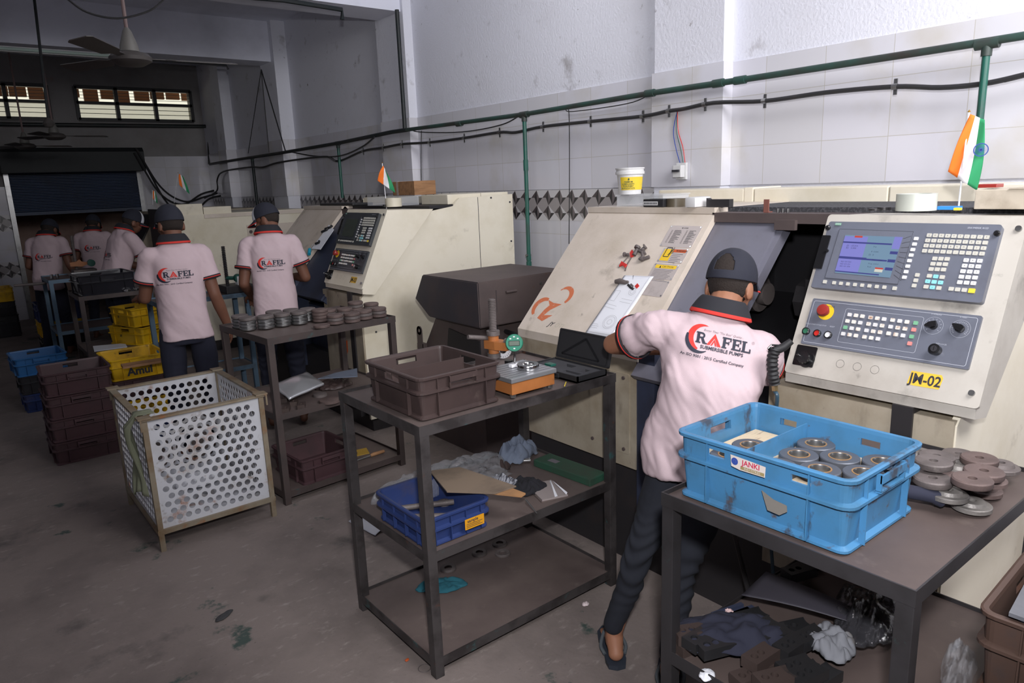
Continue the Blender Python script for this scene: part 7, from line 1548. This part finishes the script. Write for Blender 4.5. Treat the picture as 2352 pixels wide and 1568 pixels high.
    # ---- print on the back
    if logo is not None:
        N = -fwS; c = Vector(logo); h = tree.ray_cast(c+N*.4, -N, .9); c = h[0] if h[0] else c; upL = (up-N*up.dot(N)).normalized()
        o = obj('back_print', shirt_print(tree, c, rtS*1.0, upL, N, print_s*s, vox < .0065), [M['redprint'], M['navyprint'], M['grayprint']], None); o.parent = shirt; o.matrix_parent_inverse = Matrix.Identity(4)
    return t, H
def sandal(t, A, fd, m_=None, side=1):
    fd = Vector(fd); fd.z = 0; fd.normalize(); fs = V(0, 0, 1).cross(fd); Ms = basis((A.x, A.y, 0), fs, fd, (0, 0, 1)) if False else Matrix(((fs.x, fd.x, 0, A.x), (fs.y, fd.y, 0, A.y), (0, 0, 1, 0), (0, 0, 0, 1)))
    pts = [(.0, -.075), (.03, -.065), (.038, -.03), (.036, .03), (.048, .09), (.046, .135), (.025, .168), (-.012, .172), (-.038, .14), (-.044, .09), (-.034, .03), (-.038, -.03), (-.03, -.065)]
    bm = B(); A1 = [bm.verts.new(Ms @ V(x*.98, y, .001)) for x, y in pts]; A2 = [bm.verts.new(Ms @ V(x, y, .018)) for x, y in pts]; bm.faces.new(A1); bm.faces.new(A2[::-1]); ringfaces(bm, A1, A2); fixn(bm); so = obj('sandal_sole', bm, m_ or mat('sandal_rubber', C_(44, 50, 60), .6), t)
    for s_ in (-1, 1):
        bm = B(); tube(bm, spline([Ms @ V(0, .125, .022), Ms @ V(s_*.022, .10, .045), Ms @ V(s_*.045, .035, .030), Ms @ V(s_*.036, -.005, .019)], 5), .0065, 8); obj('sandal_strap', bm, mat('sandal_strap_grey', C_(86, 92, 96), .6), t, True)
# worker at the near machine
sL, sR = DP(1512, 755, 2.40), DP(1742, 806, 2.33)
J = dict(head=DP(1679, 660, 2.42), neck=DP(1655, 722, 2.34), sL=sL, sR=sR, mid=DP(1628, 880, 2.33), pelvis=DP(1598, 1005, 2.38), hL=DP(1545, 1075, 2.45), hR=DP(1640, 1095, 2.32), kL=DP(1462, 1285, 2.50), kR=DP(1566, 1310, 2.40),
         aL=V(1.685, 1.60, .088), aR=V(1.70, 1.36, .088), eL=DP(1408, 790, 2.60), wL=DP(1530, 800, 2.74), eR=V(2.19, 1.37, 1.0), wR=V(2.36, 1.42, .97), fL=V(.62, .78, 0), fR=V(.7, .5, 0), leg=V(.86, .76, .80), pnL=V(0, 0, -1), pnR=V(0, .5, -1), thL=V(1, 0, 0), thR=V(-1, 0, 0))
J['hdL'] = V(.9, -.4, -.1); J['hdR'] = V(.9, .2, -.2)
p1, H1 = person('person in a pale pink printed polo, jeans and dark cap leaning into the near machine', J, (.95, .26, -.30), (.25, .05, 1), .97, 0, 'jeans', True, 3, logo=DP(1640, 790, 2.3), vox=.0062, print_s=1.0, wr=1.5, sleeve=.52, bw=1.0, hemz=.115)
sandal(p1, J['aL'], J['fL']); sandal(p1, J['aR'], J['fR'])
def stand(cx, cy, yaw, **k):
    """joints of an upright figure at (cx, cy) facing yaw (0 = +Y, clockwise)"""
    f = V(math.sin(yaw), math.cos(yaw), 0); r = V(f.y, -f.x, 0); o = V(cx, cy, 0); h = k.get('h', 1.0); ln = k.get('lean', 0)
    P = lambda a, b, c: o+r*a+f*b+V(0, 0, c*h)
    J = dict(pelvis=P(0, 0, .90), mid=P(0, ln*.45, 1.14), neck=P(0, ln, 1.412), sL=P(-.145, ln*.9, 1.340), sR=P(.145, ln*.9, 1.340), hL=P(-.085, 0, .84), hR=P(.085, 0, .84), kL=P(-.10, .02, .46), kR=P(.10, .02, .46), aL=P(-.11, -.02, .095/h), aR=P(.11, -.02, .095/h), head=P(0, ln+.045+k.get('hx', 0), 1.515-k.get('hz', 0)),
             eL=P(-.205, ln*.7-.02, 1.07), eR=P(.205, ln*.7-.02, 1.07), wL=P(-.17, .20+ln, .99), wR=P(.17, .20+ln, .99), pnL=V(0, 0, -1), pnR=V(0, 0, -1), thL=V(1, 0, 0), thR=V(-1, 0, 0), fL=f.copy(), fR=f.copy())
    return J, P, f, r
# third in the row: right arm hanging
J, P, f, r = stand(1.165, 4.80, .12, lean=.03); J['eR'] = P(.195, -.01, 1.07); J['wR'] = P(.265, .06, .84); J['hdR'] = V(.05, .1, -1); J['pnR'] = -r; J['thR'] = V(-1, 0, 0)
J['eL'] = P(-.20, .07, 1.08); J['wL'] = P(-.20, .30, 1.06)
p3, _ = person('person in a pink polo and navy cap standing with the right arm hanging down', J, (-.12, .97, -.22), (0, .2, 1), .97, 1, 'trous', False, 11, logo=P(-.035, -.1, 1.215), vox=.0085, hands={'R': .75, 'L': .5}, sleeve=.62, print_s=1.0)
sandal(p3, J['aL'], J['fL']); sandal(p3, J['aR'], J['fR'])
J, P, f, r = stand(1.85, 5.05, .36, lean=.07, hz=.02, hx=.03); J['eR'] = P(.225, .06, 1.08); J['wR'] = P(.14, .26, 1.07); J['eL'] = P(-.20, .02, 1.07); J['wL'] = P(-.17, .22, .96)
p2, _ = person('person in a pink polo, white-fronted cap turned left, behind the stacked castings', J, (-.55, .74, -.40), (-.1, .3, 1), .97, 1, 'trous', False, 23, logo=P(-.01, -.1, 1.205), vox=.0085, sleeve=.62, print_s=.92)
J, P, f, r = stand(1.31, 7.78, 1.35, lean=.16, hz=.04, hx=.04, h=.985); J['eR'] = P(.20, .26, 1.08); J['wR'] = P(.12, .50, 1.02); J['eL'] = P(-.22, .2, 1.07); J['wL'] = P(-.12, .44, .99)
p4, _ = person('person in a pink polo and white-fronted cap in profile, bending over a table', J, (.86, .30, -.42), (.42, 0, 1), .97, 1, 'trous', False, 31, logo=P(-.02, -.1, 1.2), vox=.010, print_s=.85, sleeve=.62)
J, P, f, r = stand(.93, 9.27, .55, lean=.10, hz=.05, hx=.05, h=.935); J['wR'] = P(.25, .10, .92)
p5, _ = person('person in a shaded pink polo with a dark flapped cap at the far left', J, (.45, .72, -.5), (.2, .3, 1), .97, 1, 'trous', False, 41, logo=P(0, -.1, 1.18), vox=.010, print_s=.85, sleeve=.62, brim=True, hat='dark')
J, P, f, r = stand(1.50, 9.95, .40, lean=.08, hz=.03, hx=.04, h=.93); 
p6, _ = person('person in a shaded pink polo, farthest worker, beside the pinkish wall', J, (.35, .8, -.45), (.15, .3, 1), .97, 1, 'trous', False, 47, logo=P(0, -.1, 1.2), vox=.010, print_s=.85, sleeve=.62, hat='dark')
